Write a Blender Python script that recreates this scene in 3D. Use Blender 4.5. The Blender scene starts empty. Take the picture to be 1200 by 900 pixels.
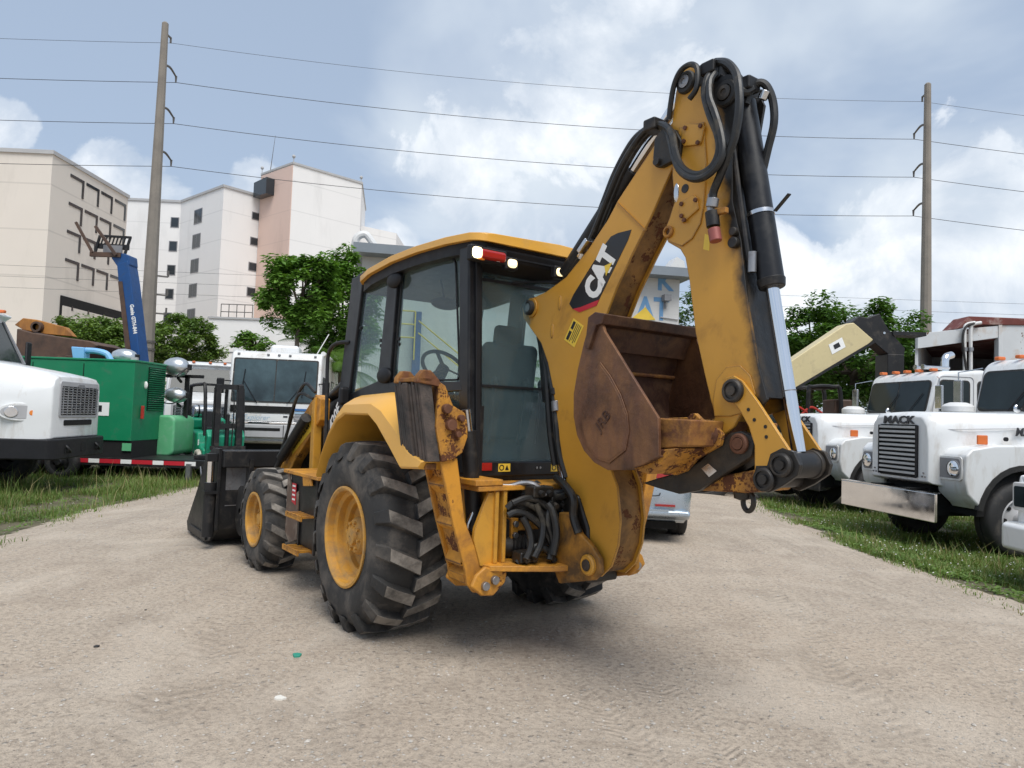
import bpy, bmesh, math, random
from mathutils import Vector, Matrix
random.seed(7)
SC = bpy.context.scene
COL = SC.collection
rad = math.radians
EXPOSURE = 0.55; SKY_K = .10; WORLD_STR = 1.08; SUN_STR = 2.3
SKY_HAZE = (.305, .37, .465); VEIL_A = (.335, .395, .485); VEIL_B = (.50, .55, .60); CUM_A = (.385, .44, .515); CUM_B = (.74, .755, .77)
G_A = (.535, .44, .345); G_B = (.46, .39, .315); G_C = (.58, .49, .39); G_D = (.345, .28, .22)
# ---------------------------------------------------------------- camera
F_PX, PITCH, ROLL, CAM_H = 832.0, rad(2.6), rad(2.0), 1.5
FW = Vector((0, math.cos(PITCH), math.sin(PITCH)))
U0 = Vector((0, -math.sin(PITCH), math.cos(PITCH)))
RT = math.cos(ROLL)*Vector((1, 0, 0)) + math.sin(ROLL)*U0
UP = math.cos(ROLL)*U0 - math.sin(ROLL)*Vector((1, 0, 0))
CAMP = Vector((0, 0, CAM_H))
cd = bpy.data.cameras.new('camera')
cam = bpy.data.objects.new('camera', cd)
COL.objects.link(cam)
m = Matrix((RT, UP, -FW)).transposed().to_4x4()
m.translation = CAMP
cam.matrix_world = m
cd.sensor_width = 36; cd.lens = F_PX/1200*36; cd.clip_start = .05; cd.clip_end = 6000
SC.camera = cam
# ---------------------------------------------------------------- view
SC.view_settings.view_transform = 'Standard'; SC.view_settings.look = 'None'
SC.view_settings.exposure = EXPOSURE; SC.view_settings.gamma = 1
SC.render.engine = 'CYCLES'
SC.cycles.use_denoising = True
SC.cycles.max_bounces = 6; SC.cycles.transparent_max_bounces = 16
SC.cycles.caustics_reflective = False; SC.cycles.caustics_refractive = False
SC.cycles.sample_clamp_indirect = 4
# ---------------------------------------------------------------- world: sky with broken cloud
SUN_EL, SUN_AZ = rad(60), rad(160)      # azimuth from +Y, clockwise
w = bpy.data.worlds.new('World'); SC.world = w; w.use_nodes = True
NT = w.node_tree; NT.nodes.clear()
def nd(nt, t, **k):
    n = nt.nodes.new(t)
    for a, b in k.items(): setattr(n, a, b)
    return n
def mth(nt, op, a, b=None, c=None, clamp=False):
    n = nt.nodes.new('ShaderNodeMath'); n.operation = op; n.use_clamp = clamp
    for i, x in enumerate((a, b, c)):
        if x is None: continue
        if isinstance(x, (int, float)): n.inputs[i].default_value = x
        else: nt.links.new(x, n.inputs[i])
    return n.outputs[0]
def vmth(nt, op, a, b=None):
    n = nt.nodes.new('ShaderNodeVectorMath'); n.operation = op
    for i, x in enumerate((a, b)):
        if x is None: continue
        if isinstance(x, (tuple, list, Vector)): n.inputs[i].default_value = x
        else: nt.links.new(x, n.inputs[i])
    return n.outputs['Value'] if op in ('DOT_PRODUCT', 'LENGTH', 'DISTANCE') else n.outputs[0]
def noise(nt, vec, scale, detail=5, rough=.55, dist=0.0):
    n = nt.nodes.new('ShaderNodeTexNoise')
    n.inputs['Scale'].default_value = scale; n.inputs['Detail'].default_value = detail
    n.inputs['Roughness'].default_value = rough; n.inputs['Distortion'].default_value = dist
    if vec is not None: nt.links.new(vec, n.inputs['Vector'])
    return n.outputs['Fac']
def ramp(nt, fac, stops, interp='LINEAR'):
    n = nt.nodes.new('ShaderNodeValToRGB'); cr = n.color_ramp; cr.interpolation = interp
    while len(cr.elements) < len(stops): cr.elements.new(.5)
    for e, (p, c) in zip(cr.elements, stops):
        e.position = p; e.color = (c, c, c, 1) if isinstance(c, (int, float)) else (*c, 1)
    nt.links.new(fac, n.inputs[0]); return n.outputs[0]
def mixc(nt, fac, a, b, mode='MIX'):
    n = nt.nodes.new('ShaderNodeMix'); n.data_type = 'RGBA'; n.blend_type = mode
    for s, x in ((n.inputs[0], fac), (n.inputs[6], a), (n.inputs[7], b)):
        if isinstance(x, (int, float)): s.default_value = x
        elif isinstance(x, (tuple, list)): s.default_value = (*x, 1)
        else: nt.links.new(x, s)
    return n.outputs[2]
def pix_ray(u, v):
    return (FW + RT*((u-600)/F_PX) - UP*((v-450)/F_PX)).normalized()
def build_world():
    nt = NT
    sky = nd(nt, 'ShaderNodeTexSky', sky_type='NISHITA', sun_disc=False, sun_elevation=SUN_EL, sun_rotation=SUN_AZ,
             air_density=1.0, dust_density=1.6, ozone_density=1.0)
    tc = nd(nt, 'ShaderNodeTexCoord').outputs['Generated']
    sep = nd(nt, 'ShaderNodeSeparateXYZ'); nt.links.new(tc, sep.inputs[0])
    z = sep.outputs[2]
    den = mth(nt, 'ADD', mth(nt, 'MAXIMUM', z, 0.0), .22)
    comb = nd(nt, 'ShaderNodeCombineXYZ')
    nt.links.new(mth(nt, 'DIVIDE', sep.outputs[0], den), comb.inputs[0])
    nt.links.new(mth(nt, 'DIVIDE', sep.outputs[1], den), comb.inputs[1])
    flat = comb.outputs[0]
    def blob(u, v, wid):
        d = vmth(nt, 'DOT_PRODUCT', tc, tuple(pix_ray(u, v)))
        c = math.cos(wid)
        return mth(nt, 'MULTIPLY', mth(nt, 'SUBTRACT', d, c), 1/(1-c), clamp=True)
    # veil of high grey cloud
    veil = noise(nt, flat, 1.3, 5, .55, .4)
    for (u, v, wd, a) in ((660, 120, .26, .30), (560, 240, .2, .16), (1010, 60, .22, .18), (1120, 290, .16, .30), (330, 120, .3, -.16), (80, 100, .25, -.08), (1000, 200, .18, -.12)):
        veil = mth(nt, 'ADD', veil, mth(nt, 'MULTIPLY', blob(u, v, wd), a))
    vf = ramp(nt, veil, [(.36, 0.0), (.72, 1.0)], 'EASE')
    # heaped cloud low down: puffs broken up by noise
    warp = noise(nt, tc, 6.5, 7, .60, .3)
    low = ramp(nt, z, [(0.0, 1.0), (.12, .9), (.30, .2), (.42, 0.0)])
    b = None
    for (u, v, wd, a) in ((165, 240, .10, 1.0), (296, 212, .05, .85), (462, 288, .07, 1.0), (0, 150, .05, .9), (1130, 330, .22, .9), (930, 340, .10, .7), (700, 70, .20, .72), (570, 230, .18, .70)):
        x = mth(nt, 'MULTIPLY', blob(u, v, wd), a)
        b = x if b is None else mth(nt, 'MAXIMUM', b, x)
    cum = mth(nt, 'ADD', mth(nt, 'ADD', mth(nt, 'MULTIPLY', warp, .85), mth(nt, 'MULTIPLY', low, .06)), mth(nt, 'MULTIPLY', b, .36))
    cf = ramp(nt, cum, [(.575, 0.0), (.635, .60), (.78, 1.0)], 'EASE')
    shade = noise(nt, tc, 4.2, 5, .5)
    skyc = mixc(nt, 1.0, sky.outputs[0], (SKY_K,)*3, 'MULTIPLY')
    base = mixc(nt, .72, skyc, SKY_HAZE)
    veilc = mixc(nt, ramp(nt, shade, [(.35, 0.0), (.65, 1.0)]), VEIL_A, VEIL_B)
    c = mixc(nt, mth(nt, 'MULTIPLY', vf, .9), base, veilc)
    cumc = mixc(nt, ramp(nt, mth(nt, 'ADD', mth(nt, 'MULTIPLY', warp, .6), mth(nt, 'MULTIPLY', shade, .5)), [(.46, 0.0), (.66, 1.0)]), CUM_A, CUM_B)
    c = mixc(nt, mth(nt, 'MULTIPLY', cf, .85), c, cumc)
    bg = nd(nt, 'ShaderNodeBackground'); nt.links.new(c, bg.inputs[0]); bg.inputs[1].default_value = WORLD_STR
    out = nd(nt, 'ShaderNodeOutputWorld'); nt.links.new(bg.outputs[0], out.inputs[0])
build_world()
sl = bpy.data.lights.new('sun', 'SUN'); sl.energy = SUN_STR; sl.angle = rad(38); sl.color = (1, .97, .92)
sun = bpy.data.objects.new('sun', sl); COL.objects.link(sun)
sd = Vector((math.sin(SUN_AZ)*math.cos(SUN_EL), math.cos(SUN_AZ)*math.cos(SUN_EL), math.sin(SUN_EL)))
sun.rotation_euler = sd.to_track_quat('Z', 'Y').to_euler(); sun.location = sd*60

# ---------------------------------------------------------------- pixel -> place
def ray(u, v): return FW + RT*((u-600)/F_PX) - UP*((v-450)/F_PX)
def ground(u, v, z=0.0):
    r = ray(u, v); return CAMP + r*((z-CAM_H)/r.z)
def at(u, v, y):
    r = ray(u, v); return CAMP + r*(y/r.y)
class Frame:
    def __init__(s, o, h):
        s.o = Vector((o[0], o[1], 0)); s.h = h
        s.fx = Vector((math.cos(h), math.sin(h), 0)); s.fy = Vector((-math.sin(h), math.cos(h), 0))
    def inv(s, q):
        d = q - s.o; return Vector((d.dot(s.fx), d.dot(s.fy), d.z))
    def w(s, x, y, z): return s.o + s.fx*x + s.fy*y + Vector((0, 0, z))
    def Y(s, u, v, y):
        r = ray(u, v); t = (y-(CAMP-s.o).dot(s.fy))/r.dot(s.fy); return s.inv(CAMP+r*t)
    def X(s, u, v, x):
        r = ray(u, v); t = (x-(CAMP-s.o).dot(s.fx))/r.dot(s.fx); return s.inv(CAMP+r*t)
    def xz(s, pts, y): return [(p.x, p.z) for p in (s.Y(u, v, y) for u, v in pts)]
    def yz(s, pts, x): return [(p.y, p.z) for p in (s.X(u, v, x) for u, v in pts)]
# ---------------------------------------------------------------- mesh builder
def offset_poly(poly, d):
    n = len(poly); area = sum(poly[i][0]*poly[(i+1) % n][1]-poly[(i+1) % n][0]*poly[i][1] for i in range(n))
    sg = 1 if area > 0 else -1; out = []
    for i in range(n):
        a, b, c = Vector(poly[i-1]), Vector(poly[i]), Vector(poly[(i+1) % n])
        e1, e2 = (b-a).normalized(), (c-b).normalized()
        n1, n2 = Vector((-e1.y, e1.x))*sg, Vector((-e2.y, e2.x))*sg
        k = n1+n2; L = max(k.length_squared, .5); p = b + k*(2*d/L); out.append((p.x, p.y))
    return out
def smooth_path(pts, k=5, closed=False):
    P = [Vector(p) for p in pts]; n = len(P)
    if n < 3: return P
    out = []
    for i in range(n if closed else n-1):
        a = P[i-1] if (closed or i > 0) else P[0]*2-P[1]
        b, c = P[i], P[(i+1) % n]
        d = P[(i+2) % n] if (closed or i+2 < n) else P[-1]*2-P[-2]
        for j in range(k):
            t = j/k
            out.append(.5*((2*b)+(c-a)*t+(2*a-5*b+4*c-d)*t*t+(3*b-a-3*c+d)*t**3))
    if not closed: out.append(P[-1])
    return out
def smooth_corner(pl, r):
    """round the corners of a closed 2-D loop and close it"""
    out = []; n = len(pl)
    for i in range(n):
        a, b, c = Vector(pl[i-1]), Vector(pl[i]), Vector(pl[(i+1) % n])
        p, q = b+(a-b).normalized()*r, b+(c-b).normalized()*r
        for t in (0, .25, .5, .75, 1): out.append(tuple(p*(1-t)**2+b*2*t*(1-t)+q*t*t))
    return out+[out[0]]
class MB:
    def __init__(s): s.v = []; s.f = []
    def add(s, vs, fs):
        o = len(s.v); s.v += [tuple(v) for v in vs]; s.f += [tuple(i+o for i in f) for f in fs]; return s
    def box(s, c, d, R=None):
        x, y, z = d[0]/2, d[1]/2, d[2]/2
        vs = [Vector((i*x, j*y, k*z)) for i in (-1, 1) for j in (-1, 1) for k in (-1, 1)]
        if R is not None: vs = [R @ v for v in vs]
        c = Vector(c)
        return s.add([v+c for v in vs], [(0, 1, 3, 2), (4, 6, 7, 5), (0, 4, 5, 1), (2, 3, 7, 6), (0, 2, 6, 4), (1, 5, 7, 3)])
    def bb(s, a, b):
        return s.box([(a[i]+b[i])/2 for i in range(3)], [abs(b[i]-a[i]) for i in range(3)])
    def bar(s, p0, p1, wd, th, up=(0, 0, 1)):
        p0, p1 = Vector(p0), Vector(p1); d = p1-p0; L = d.length; d.normalize()
        a = d.cross(Vector(up)); a = a.normalized() if a.length > 1e-4 else d.orthogonal().normalized()
        b = a.cross(d)
        return s.box((p0+p1)/2, (L, wd, th), Matrix((d, a, b)).transposed())
    def prism(s, poly, ax, a0, a1):
        n = len(poly)
        def P(p, a): return {'y': (p[0], a, p[1]), 'x': (a, p[0], p[1]), 'z': (p[0], p[1], a)}[ax]
        return s.add([P(p, a0) for p in poly]+[P(p, a1) for p in poly],
                     [tuple(range(n))[::-1], tuple(range(n, 2*n))]+[(i, (i+1) % n, n+(i+1) % n, n+i) for i in range(n)])
    def rings(s, R, closed=True, caps=True, loop=False):
        n = len(R[0]); vs = [p for r in R for p in r]; fs = []
        m = len(R)
        for j in range(m if loop else m-1):
            k = (j+1) % m
            for i in range(n if closed else n-1):
                fs.append((j*n+i, j*n+(i+1) % n, k*n+(i+1) % n, k*n+i))
        if caps and closed and not loop: fs += [tuple(range(n))[::-1], tuple(range((m-1)*n, m*n))]
        return s.add(vs, fs)
    def cyl(s, p0, p1, r0, r1=None, n=18, caps=True):
        p0, p1 = Vector(p0), Vector(p1); r1 = r0 if r1 is None else r1
        d = (p1-p0).normalized(); a = d.orthogonal().normalized(); b = d.cross(a)
        return s.rings([[p+(a*math.cos(t)+b*math.sin(t))*r for t in [2*math.pi*i/n for i in range(n)]] for p, r in ((p0, r0), (p1, r1))], caps=caps)
    def lathe(s, prof, c, ax, n=32, caps=False):
        c = Vector(c); d = Vector(ax).normalized(); a = d.orthogonal().normalized(); b = d.cross(a)
        return s.rings([[c+d*h+(a*math.cos(t)+b*math.sin(t))*r for t in [2*math.pi*i/n for i in range(n)]] for r, h in prof], caps=caps)
    def tube(s, pts, r, n=8, k=5, sm=True):
        P = smooth_path(pts, k) if sm else [Vector(p) for p in pts]
        R = []; a = None
        for i, p in enumerate(P):
            d = (P[min(i+1, len(P)-1)]-P[max(i-1, 0)])
            if d.length < 1e-7: d = Vector((0, 0, 1))
            d.normalize()
            if a is None: a = d.orthogonal().normalized()
            a = (a-d*a.dot(d)); a = a.normalized() if a.length > 1e-5 else d.orthogonal().normalized()
            b = d.cross(a); rr = r(i/(len(P)-1)) if callable(r) else r
            R.append([p+(a*math.cos(t)+b*math.sin(t))*rr for t in [2*math.pi*j/n for j in range(n)]])
        return s.rings(R)
    def ball(s, c, r, n=14, m=8, R=None):
        c = Vector(c); r = (r, r, r) if isinstance(r, (int, float)) else r; rg = []
        for j in range(m+1):
            ph = -math.pi/2+math.pi*j/m; ph = max(-1.56, min(1.56, ph)); ring = []
            for i in range(n):
                t = 2*math.pi*i/n; q = Vector((r[0]*math.cos(ph)*math.cos(t), r[1]*math.cos(ph)*math.sin(t), r[2]*math.sin(ph)))
                ring.append(c+(R @ q if R is not None else q))
            rg.append(ring)
        return s.rings(rg)
    def mesh(s, name, smooth=35):
        me = bpy.data.meshes.new(name); me.from_pydata(s.v, [], s.f)
        bm = bmesh.new(); bm.from_mesh(me); bmesh.ops.recalc_face_normals(bm, faces=bm.faces); bm.to_mesh(me); bm.free()
        if smooth:
            me.polygons.foreach_set('use_smooth', [True]*len(me.polygons)); me.set_sharp_from_angle(angle=rad(smooth))
        return me
    def build(s, name, mat, parent=None, bevel=0, smooth=35, seg=2):
        o = bpy.data.objects.new(name, s.mesh(name, smooth)); COL.objects.link(o)
        o.data.materials.append(MATS[mat] if isinstance(mat, str) else mat); o.parent = parent
        if bevel:
            b = o.modifiers.new('bevel', 'BEVEL'); b.width = bevel; b.segments = seg; b.limit_method = 'ANGLE'; b.angle_limit = rad(40); b.harden_normals = True
        return o
def tag(o, label, cat=None, group=None, kind=None):
    if label: o['label'] = label
    if cat: o['category'] = cat
    if group: o['group'] = group
    if kind: o['kind'] = kind
    return o
def empty(name, loc, rz=0, label=None, cat=None, group=None):
    o = bpy.data.objects.new(name, None); COL.objects.link(o); o.location = loc; o.rotation_euler.z = rz; o.empty_display_size = .2
    return tag(o, label, cat, group)
def copy_tree(o, parent=None):
    c = o.copy(); COL.objects.link(c); c.parent = parent
    for ch in [x for x in bpy.data.objects if x.parent == o]: copy_tree(ch, c)
    return c
def text(name, s, size, mat, parent, o, xd, yd, ext=.002, bold=0.0, align='CENTER', sx=1.0, shear=0):
    cu = bpy.data.curves.new(name, 'FONT'); cu.body = s; cu.size = size; cu.extrude = ext; cu.offset = bold; cu.shear = shear
    cu.align_x = align; cu.align_y = 'CENTER'; cu.resolution_u = 3
    t = bpy.data.objects.new(name, cu); COL.objects.link(t)
    dg = bpy.context.evaluated_depsgraph_get(); me = bpy.data.meshes.new_from_object(t.evaluated_get(dg))
    bpy.data.objects.remove(t)
    xd, yd = Vector(xd).normalized(), Vector(yd); yd = (yd-xd*yd.dot(xd)).normalized(); zd = xd.cross(yd)
    M = Matrix((xd*sx, yd, zd)).transposed().to_4x4(); M.translation = Vector(o); me.transform(M)
    ob = bpy.data.objects.new(name, me); COL.objects.link(ob); me.materials.clear(); me.materials.append(MATS[mat]); ob.parent = parent
    return ob
# ---------------------------------------------------------------- materials
MATS = {}
RUST_A, RUST_B = (.16, .055, .02), (.055, .022, .012)
def mat(name, base, rough=.5, metal=0.0, var=.12, vscale=2.5, dirt=None, rust=0, rscale=5, bump=0, bscale=50, coat=0, emit=0, spec=.5, coord='Object', streak=0, edge=0, grease=None):
    mt = bpy.data.materials.new(name); mt.use_nodes = True; nt = mt.node_tree; MATS[name] = mt
    P = nt.nodes['Principled BSDF']; L = nt.links.new
    tc = nd(nt, 'ShaderNodeTexCoord').outputs[coord]
    c = mixc(nt, ramp(nt, noise(nt, tc, vscale, 6, .6), [(.3, 0.0), (.7, 1.0)]), tuple(x*(1-var) for x in base), tuple(min(1, x*(1+var)) for x in base))
    ro = mth(nt, 'ADD', mth(nt, 'MULTIPLY', noise(nt, tc, vscale*3, 4), .24), rough-.12, clamp=True)
    if dirt:
        dc, da, ds = dirt
        vec = tc
        if streak:
            mp = nd(nt, 'ShaderNodeMapping'); mp.inputs['Scale'].default_value = (1, 1, streak); L(tc, mp.inputs[0]); vec = mp.outputs[0]
        f = ramp(nt, noise(nt, vec, ds, 8, .68, .3), [(.62-.45*da, 0.0), (.80-.35*da, 1.0)])
        f = mth(nt, 'MULTIPLY', f, .85)
        c = mixc(nt, f, c, dc); ro = mth(nt, 'ADD', ro, mth(nt, 'MULTIPLY', f, .25), clamp=True)
    rf = None
    if rust:
        n1 = mth(nt, 'ADD', mth(nt, 'MULTIPLY', noise(nt, tc, rscale, 6, .6, .2), .62), mth(nt, 'MULTIPLY', noise(nt, tc, rscale*6, 5, .7), .38))
        rf = ramp(nt, n1, [(.66-.34*rust, 0.0), (.675-.33*rust, 1.0)])
        rc = mixc(nt, noise(nt, tc, rscale*4, 6, .65), RUST_B, RUST_A)
        c = mixc(nt, rf, c, rc); ro = mth(nt, 'ADD', ro, mth(nt, 'MULTIPLY', rf, .4), clamp=True)
    if edge:      # paint worn off along edges and corners
        bv = nd(nt, 'ShaderNodeBevel'); bv.samples = 4; bv.inputs['Radius'].default_value = .014; gn = nd(nt, 'ShaderNodeNewGeometry')
        e_ = mth(nt, 'SUBTRACT', 1.0, vmth(nt, 'DOT_PRODUCT', bv.outputs[0], gn.outputs['Normal']))
        e_ = mth(nt, 'MULTIPLY', ramp(nt, mth(nt, 'ADD', mth(nt, 'MULTIPLY', e_, 1.6), mth(nt, 'MULTIPLY', noise(nt, tc, 7, 6, .7), .8)), [(.50, 0.0), (.62, 1.0)]), ramp(nt, e_, [(.012, 0.0), (.05, 1.0)]))
        c = mixc(nt, mth(nt, 'MULTIPLY', e_, edge), c, mixc(nt, noise(nt, tc, 25, 4), RUST_B, (.13, .06, .03)))
        sc_ = ramp(nt, noise(nt, tc, 38, 8, .75, 1.5), [(.66, 0.0), (.69, 1.0)]); c = mixc(nt, mth(nt, 'MULTIPLY', sc_, .5), c, (.12, .065, .03))
    if grease:    # black grease spread along the rear edge of the part: (x0, z0, slope, reach)
        sx_ = nd(nt, 'ShaderNodeSeparateXYZ'); L(tc, sx_.inputs[0]); x0, z0, k_, rc_ = grease
        s_ = mth(nt, 'SUBTRACT', sx_.outputs[0], mth(nt, 'ADD', mth(nt, 'MULTIPLY', mth(nt, 'SUBTRACT', sx_.outputs[2], z0), k_), x0))
        s_ = mth(nt, 'ADD', s_, mth(nt, 'MULTIPLY', mth(nt, 'SUBTRACT', noise(nt, tc, 4, 6, .6), .5), rc_*2.2))
        c = mixc(nt, ramp(nt, s_, [(max(0, rc_*.35), 1.0), (rc_, 0.0)]), c, (.014, .012, .010))
    L(c, P.inputs['Base Color']); L(ro, P.inputs['Roughness'])
    P.inputs['Metallic'].default_value = metal; P.inputs['Specular IOR Level'].default_value = spec
    if coat: P.inputs['Coat Weight'].default_value = coat; P.inputs['Coat Roughness'].default_value = .12
    if emit: L(c, P.inputs['Emission Color']); P.inputs['Emission Strength'].default_value = emit
    if bump or rust:
        b = nd(nt, 'ShaderNodeBump'); b.inputs['Distance'].default_value = .01; b.inputs['Strength'].default_value = min(1, bump+.25*rust)
        h = noise(nt, tc, bscale, 6, .6)
        if rf is not None: h = mth(nt, 'SUBTRACT', h, mth(nt, 'MULTIPLY', rf, .3))
        L(h, b.inputs['Height']); L(b.outputs[0], P.inputs['Normal'])
    return mt
def glass(name, tint, refl=1.0, rough=.01, film=0.0, sky_film_c=(.30, .42, .45)):
    mt = bpy.data.materials.new(name); mt.use_nodes = True; nt = mt.node_tree; MATS[name] = mt; nt.nodes.clear(); L = nt.links.new
    tr = nd(nt, 'ShaderNodeBsdfTransparent'); tr.inputs[0].default_value = (*tint, 1)
    gl = nd(nt, 'ShaderNodeBsdfGlossy'); gl.inputs['Roughness'].default_value = rough; gl.inputs['Color'].default_value = (refl, refl, refl, 1)
    fr = nd(nt, 'ShaderNodeFresnel'); fr.inputs[0].default_value = 1.6
    ge = nd(nt, 'ShaderNodeNewGeometry'); mx = nd(nt, 'ShaderNodeMixShader'); L(mth(nt, 'MULTIPLY', fr.outputs[0], mth(nt, 'SUBTRACT', 1.0, ge.outputs['Backfacing'])), mx.inputs[0]); L(tr.outputs[0], mx.inputs[1]); L(gl.outputs[0], mx.inputs[2])
    last = mx
    if film:  # dusty haze layer, blue-teal sky sheen put into its diffuse colour
        df = nd(nt, 'ShaderNodeBsdfDiffuse'); df.inputs[0].default_value = (*sky_film_c, 1); m2 = nd(nt, 'ShaderNodeMixShader')
        tc = nd(nt, 'ShaderNodeTexCoord').outputs['Object']
        L(mth(nt, 'MULTIPLY', ramp(nt, noise(nt, tc, 1.6, 5, .6, .6), [(.25, .45), (.75, 1.4)]), film), m2.inputs[0]); L(mx.outputs[0], m2.inputs[1]); L(df.outputs[0], m2.inputs[2]); last = m2
    o = nd(nt, 'ShaderNodeOutputMaterial'); L(last.outputs[0], o.inputs[0]); return mt
DUST = (.36, .31, .25)
YEL = (.56, .282, .034)
mat('cat_yellow', YEL, .42, 0, .08, 2.2, dirt=((.32, .155, .03), .16, 3.2), coat=.12, edge=.9)
mat('worn_yellow', (.60, .27, .028), .5, 0, .14, 2.5, dirt=((.25, .11, .03), .40, 6), rust=.16, rscale=9, edge=.9)
mat('rusty_yellow', (.52, .24, .03), .55, 0, .15, 3, dirt=((.20, .09, .03), .5, 7), rust=.44, rscale=11, bump=.2)
mat('greasy_yellow', (.46, .21, .028), .5, 0, .14, 3, dirt=((.022, .018, .014), .56, 4), bump=.2)
mat('fender_yellow', (.74, .39, .06), .38, 0, .04, 1.5, dirt=((.55, .32, .09), .15, 3), coat=.25)
mat('rim_yellow', (.58, .29, .04), .5, 0, .10, 4, dirt=((.30, .19, .09), .42, 6))
mat('boom_belly', (.30, .145, .028), .5, 0, .2, 3, dirt=((.05, .03, .018), .5, 3.5), rust=.30, rscale=9, bump=.2)
mat('rust_bucket', (.125, .058, .032), .42, .25, .45, 6, dirt=((.26, .125, .05), .40, 5), bump=.35, bscale=35, streak=.4)
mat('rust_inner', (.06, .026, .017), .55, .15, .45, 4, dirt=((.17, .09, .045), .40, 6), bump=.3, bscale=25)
mat('rust_edge', (.15, .058, .024), .7, .1, .4, 8, dirt=((.40, .19, .035), .40, 6), bump=.4, bscale=40)
mat('grease_black', (.013, .0115, .010), .42, 0, .3, 5, dirt=((.06, .045, .03), .30, 5), bump=.3, bscale=25)
mat('black_steel', (.014, .014, .015), .45, 0, .2, 4, dirt=((.07, .06, .05), .20, 5), spec=.35)
mat('black_paint', (.009, .0095, .012), .38, 0, .15, 3, dirt=((.035, .035, .035), .2, 5), coat=.08, spec=.35)
mat('black_plastic', (.013, .013, .015), .55, 0, .15, 6, spec=.3)
mat('black_rubber', (.020, .019, .018), .62, 0, .25, 6, dirt=(DUST, .10, 8))
mat('hose_rubber', (.014, .014, .014), .42, 0, .3, 10, dirt=((.10, .085, .06), .18, 9))
mat('tyre', (.030, .029, .028), .75, 0, .25, 4, dirt=((.15, .13, .11), .34, 4), bump=.2, bscale=70)
mat('tread_dusty', (.27, .245, .215), .88, 0, .25, 5, dirt=((.05, .046, .042), .42, 6), bump=.25, bscale=60)
mat('dark_tyre', (.022, .022, .023), .7, 0, .25, 4, dirt=((.09, .08, .07), .25, 5), bump=.1)
mat('chrome', (.80, .81, .83), .10, 1.0, .03, 3)
mat('worn_chrome', (.62, .63, .65), .22, 1.0, .1, 6, dirt=((.25, .2, .16), .15, 6))
mat('slat_metal', (.46, .47, .48), .4, .3, .08, 6)
mat('steel', (.35, .35, .36), .4, .9, .15, 6, dirt=((.12, .09, .07), .3, 7))
mat('dark_pin', (.045, .042, .04), .45, .5, .25, 9, dirt=((.12, .10, .08), .3, 9))
mat('rust_pin', (.13, .055, .03), .7, .2, .35, 12, bump=.3)
mat('laminate_rubber', (.05, .046, .044), .85, 0, .35, 8, dirt=((.17, .13, .11), .35, 3), bump=.5, bscale=90)
mat('brown_plate', (.13, .085, .06), .7, 0, .25, 6, dirt=(DUST, .3, 5))
mat('decal_black', (.015, .015, .017), .35, 0, .05)
mat('decal_white', (.80, .80, .78), .4, 0, .03)
mat('decal_red', (.50, .02, .035), .4, 0, .05)
mat('decal_yellow', (.80, .55, .06), .45, 0, .06)
mat('decal_blue', (.16, .33, .55), .7, 0, .15, 2)
mat('red_lens', (.35, .012, .012), .2, 0, .1, coat=.6)
mat('amber_lens', (.75, .22, .03), .25, 0, .1, coat=.5)
mat('amber_orange', (.62, .15, .035), .4, 0, .1)
mat('lamp_lit', (1.0, .80, .42), .3, 0, .02, emit=3.5)
mat('lamp_dim', (1.0, .80, .45), .3, 0, .02, emit=1.1)
mat('seat_fabric', (.012, .013, .015), .9, 0, .2, 20)
mat('interior', (.035, .038, .042), .8, 0, .2)
mat('copper_red', (.34, .10, .085), .5, .2, .2)
glass('cab_glass', (.86, .92, .905), .7, film=.07)
glass('rear_glass', (.88, .95, .96), .45, film=.10, sky_film_c=(.32, .47, .52))
glass('truck_glass', (.62, .70, .70), .9)
glass('lamp_glass', (.9, .92, .92), .9)

mat('white_paint', (.72, .73, .73), .32, 0, .03, 1.5, dirt=((.48, .44, .39), .20, 3.5), coat=.3, streak=.3)
mat('white_dull', (.66, .66, .65), .5, 0, .05, 1.5, dirt=((.40, .36, .31), .22, 3))
mat('silver_paint', (.40, .47, .54), .28, .55, .03, 2, coat=.6)
mat('dark_glass', (.016, .024, .026), .10, 0, .3, 1.2, spec=.30)
mat('rv_glass', (.05, .08, .09), .10, 0, .7, .7, spec=.5)
mat('grey_trim', (.22, .22, .23), .45, 0, .12, 4)
mat('grey_light', (.42, .42, .43), .5, 0, .08, 3)
mat('gen_green', (.005, .20, .085), .42, 0, .08, 2, dirt=((.05, .16, .09), .16, 4), coat=.1)
mat('pale_green', (.11, .42, .20), .55, 0, .08, 2, dirt=((.25, .42, .30), .2, 4))
mat('teal_green', (.012, .30, .17), .42, 0, .08, 3, dirt=((.05, .12, .09), .22, 5))
mat('sky_blue', (.20, .45, .75), .5, 0, .08, 4, dirt=((.30, .42, .55), .2, 5))
mat('lift_blue', (.006, .06, .205), .4, 0, .1, 3, dirt=((.03, .06, .12), .2, 4))
mat('beige_paint', (.56, .47, .26), .45, 0, .06, 2, dirt=((.40, .33, .20), .2, 4))
mat('orange_rust', (.40, .17, .035), .65, 0, .2, 1.6, dirt=((.16, .07, .03), .4, 3), streak=.25)
mat('brown_steel', (.075, .045, .032), .6, .1, .3, 2.5, dirt=((.13, .075, .05), .4, 3), bump=.2)
mat('rusty_white', (.56, .58, .59), .55, 0, .06, 1.5, dirt=((.42, .30, .20), .22, 1.6), rust=.12, rscale=2.0)
mat('rust_roof', (.14, .030, .022), .65, 0, .25, 2, dirt=((.45, .40, .36), .25, 2))
mat('void_shade', (.006, .006, .006), .9, 0, .1)  # near-black colour standing for the shade in gaps, wells, grilles and undersides
mat('lamp_silver', (.60, .62, .63), .3, .85, .08, 4)
mat('red_paint', (.42, .035, .022), .45, 0, .1, 4)
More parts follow.
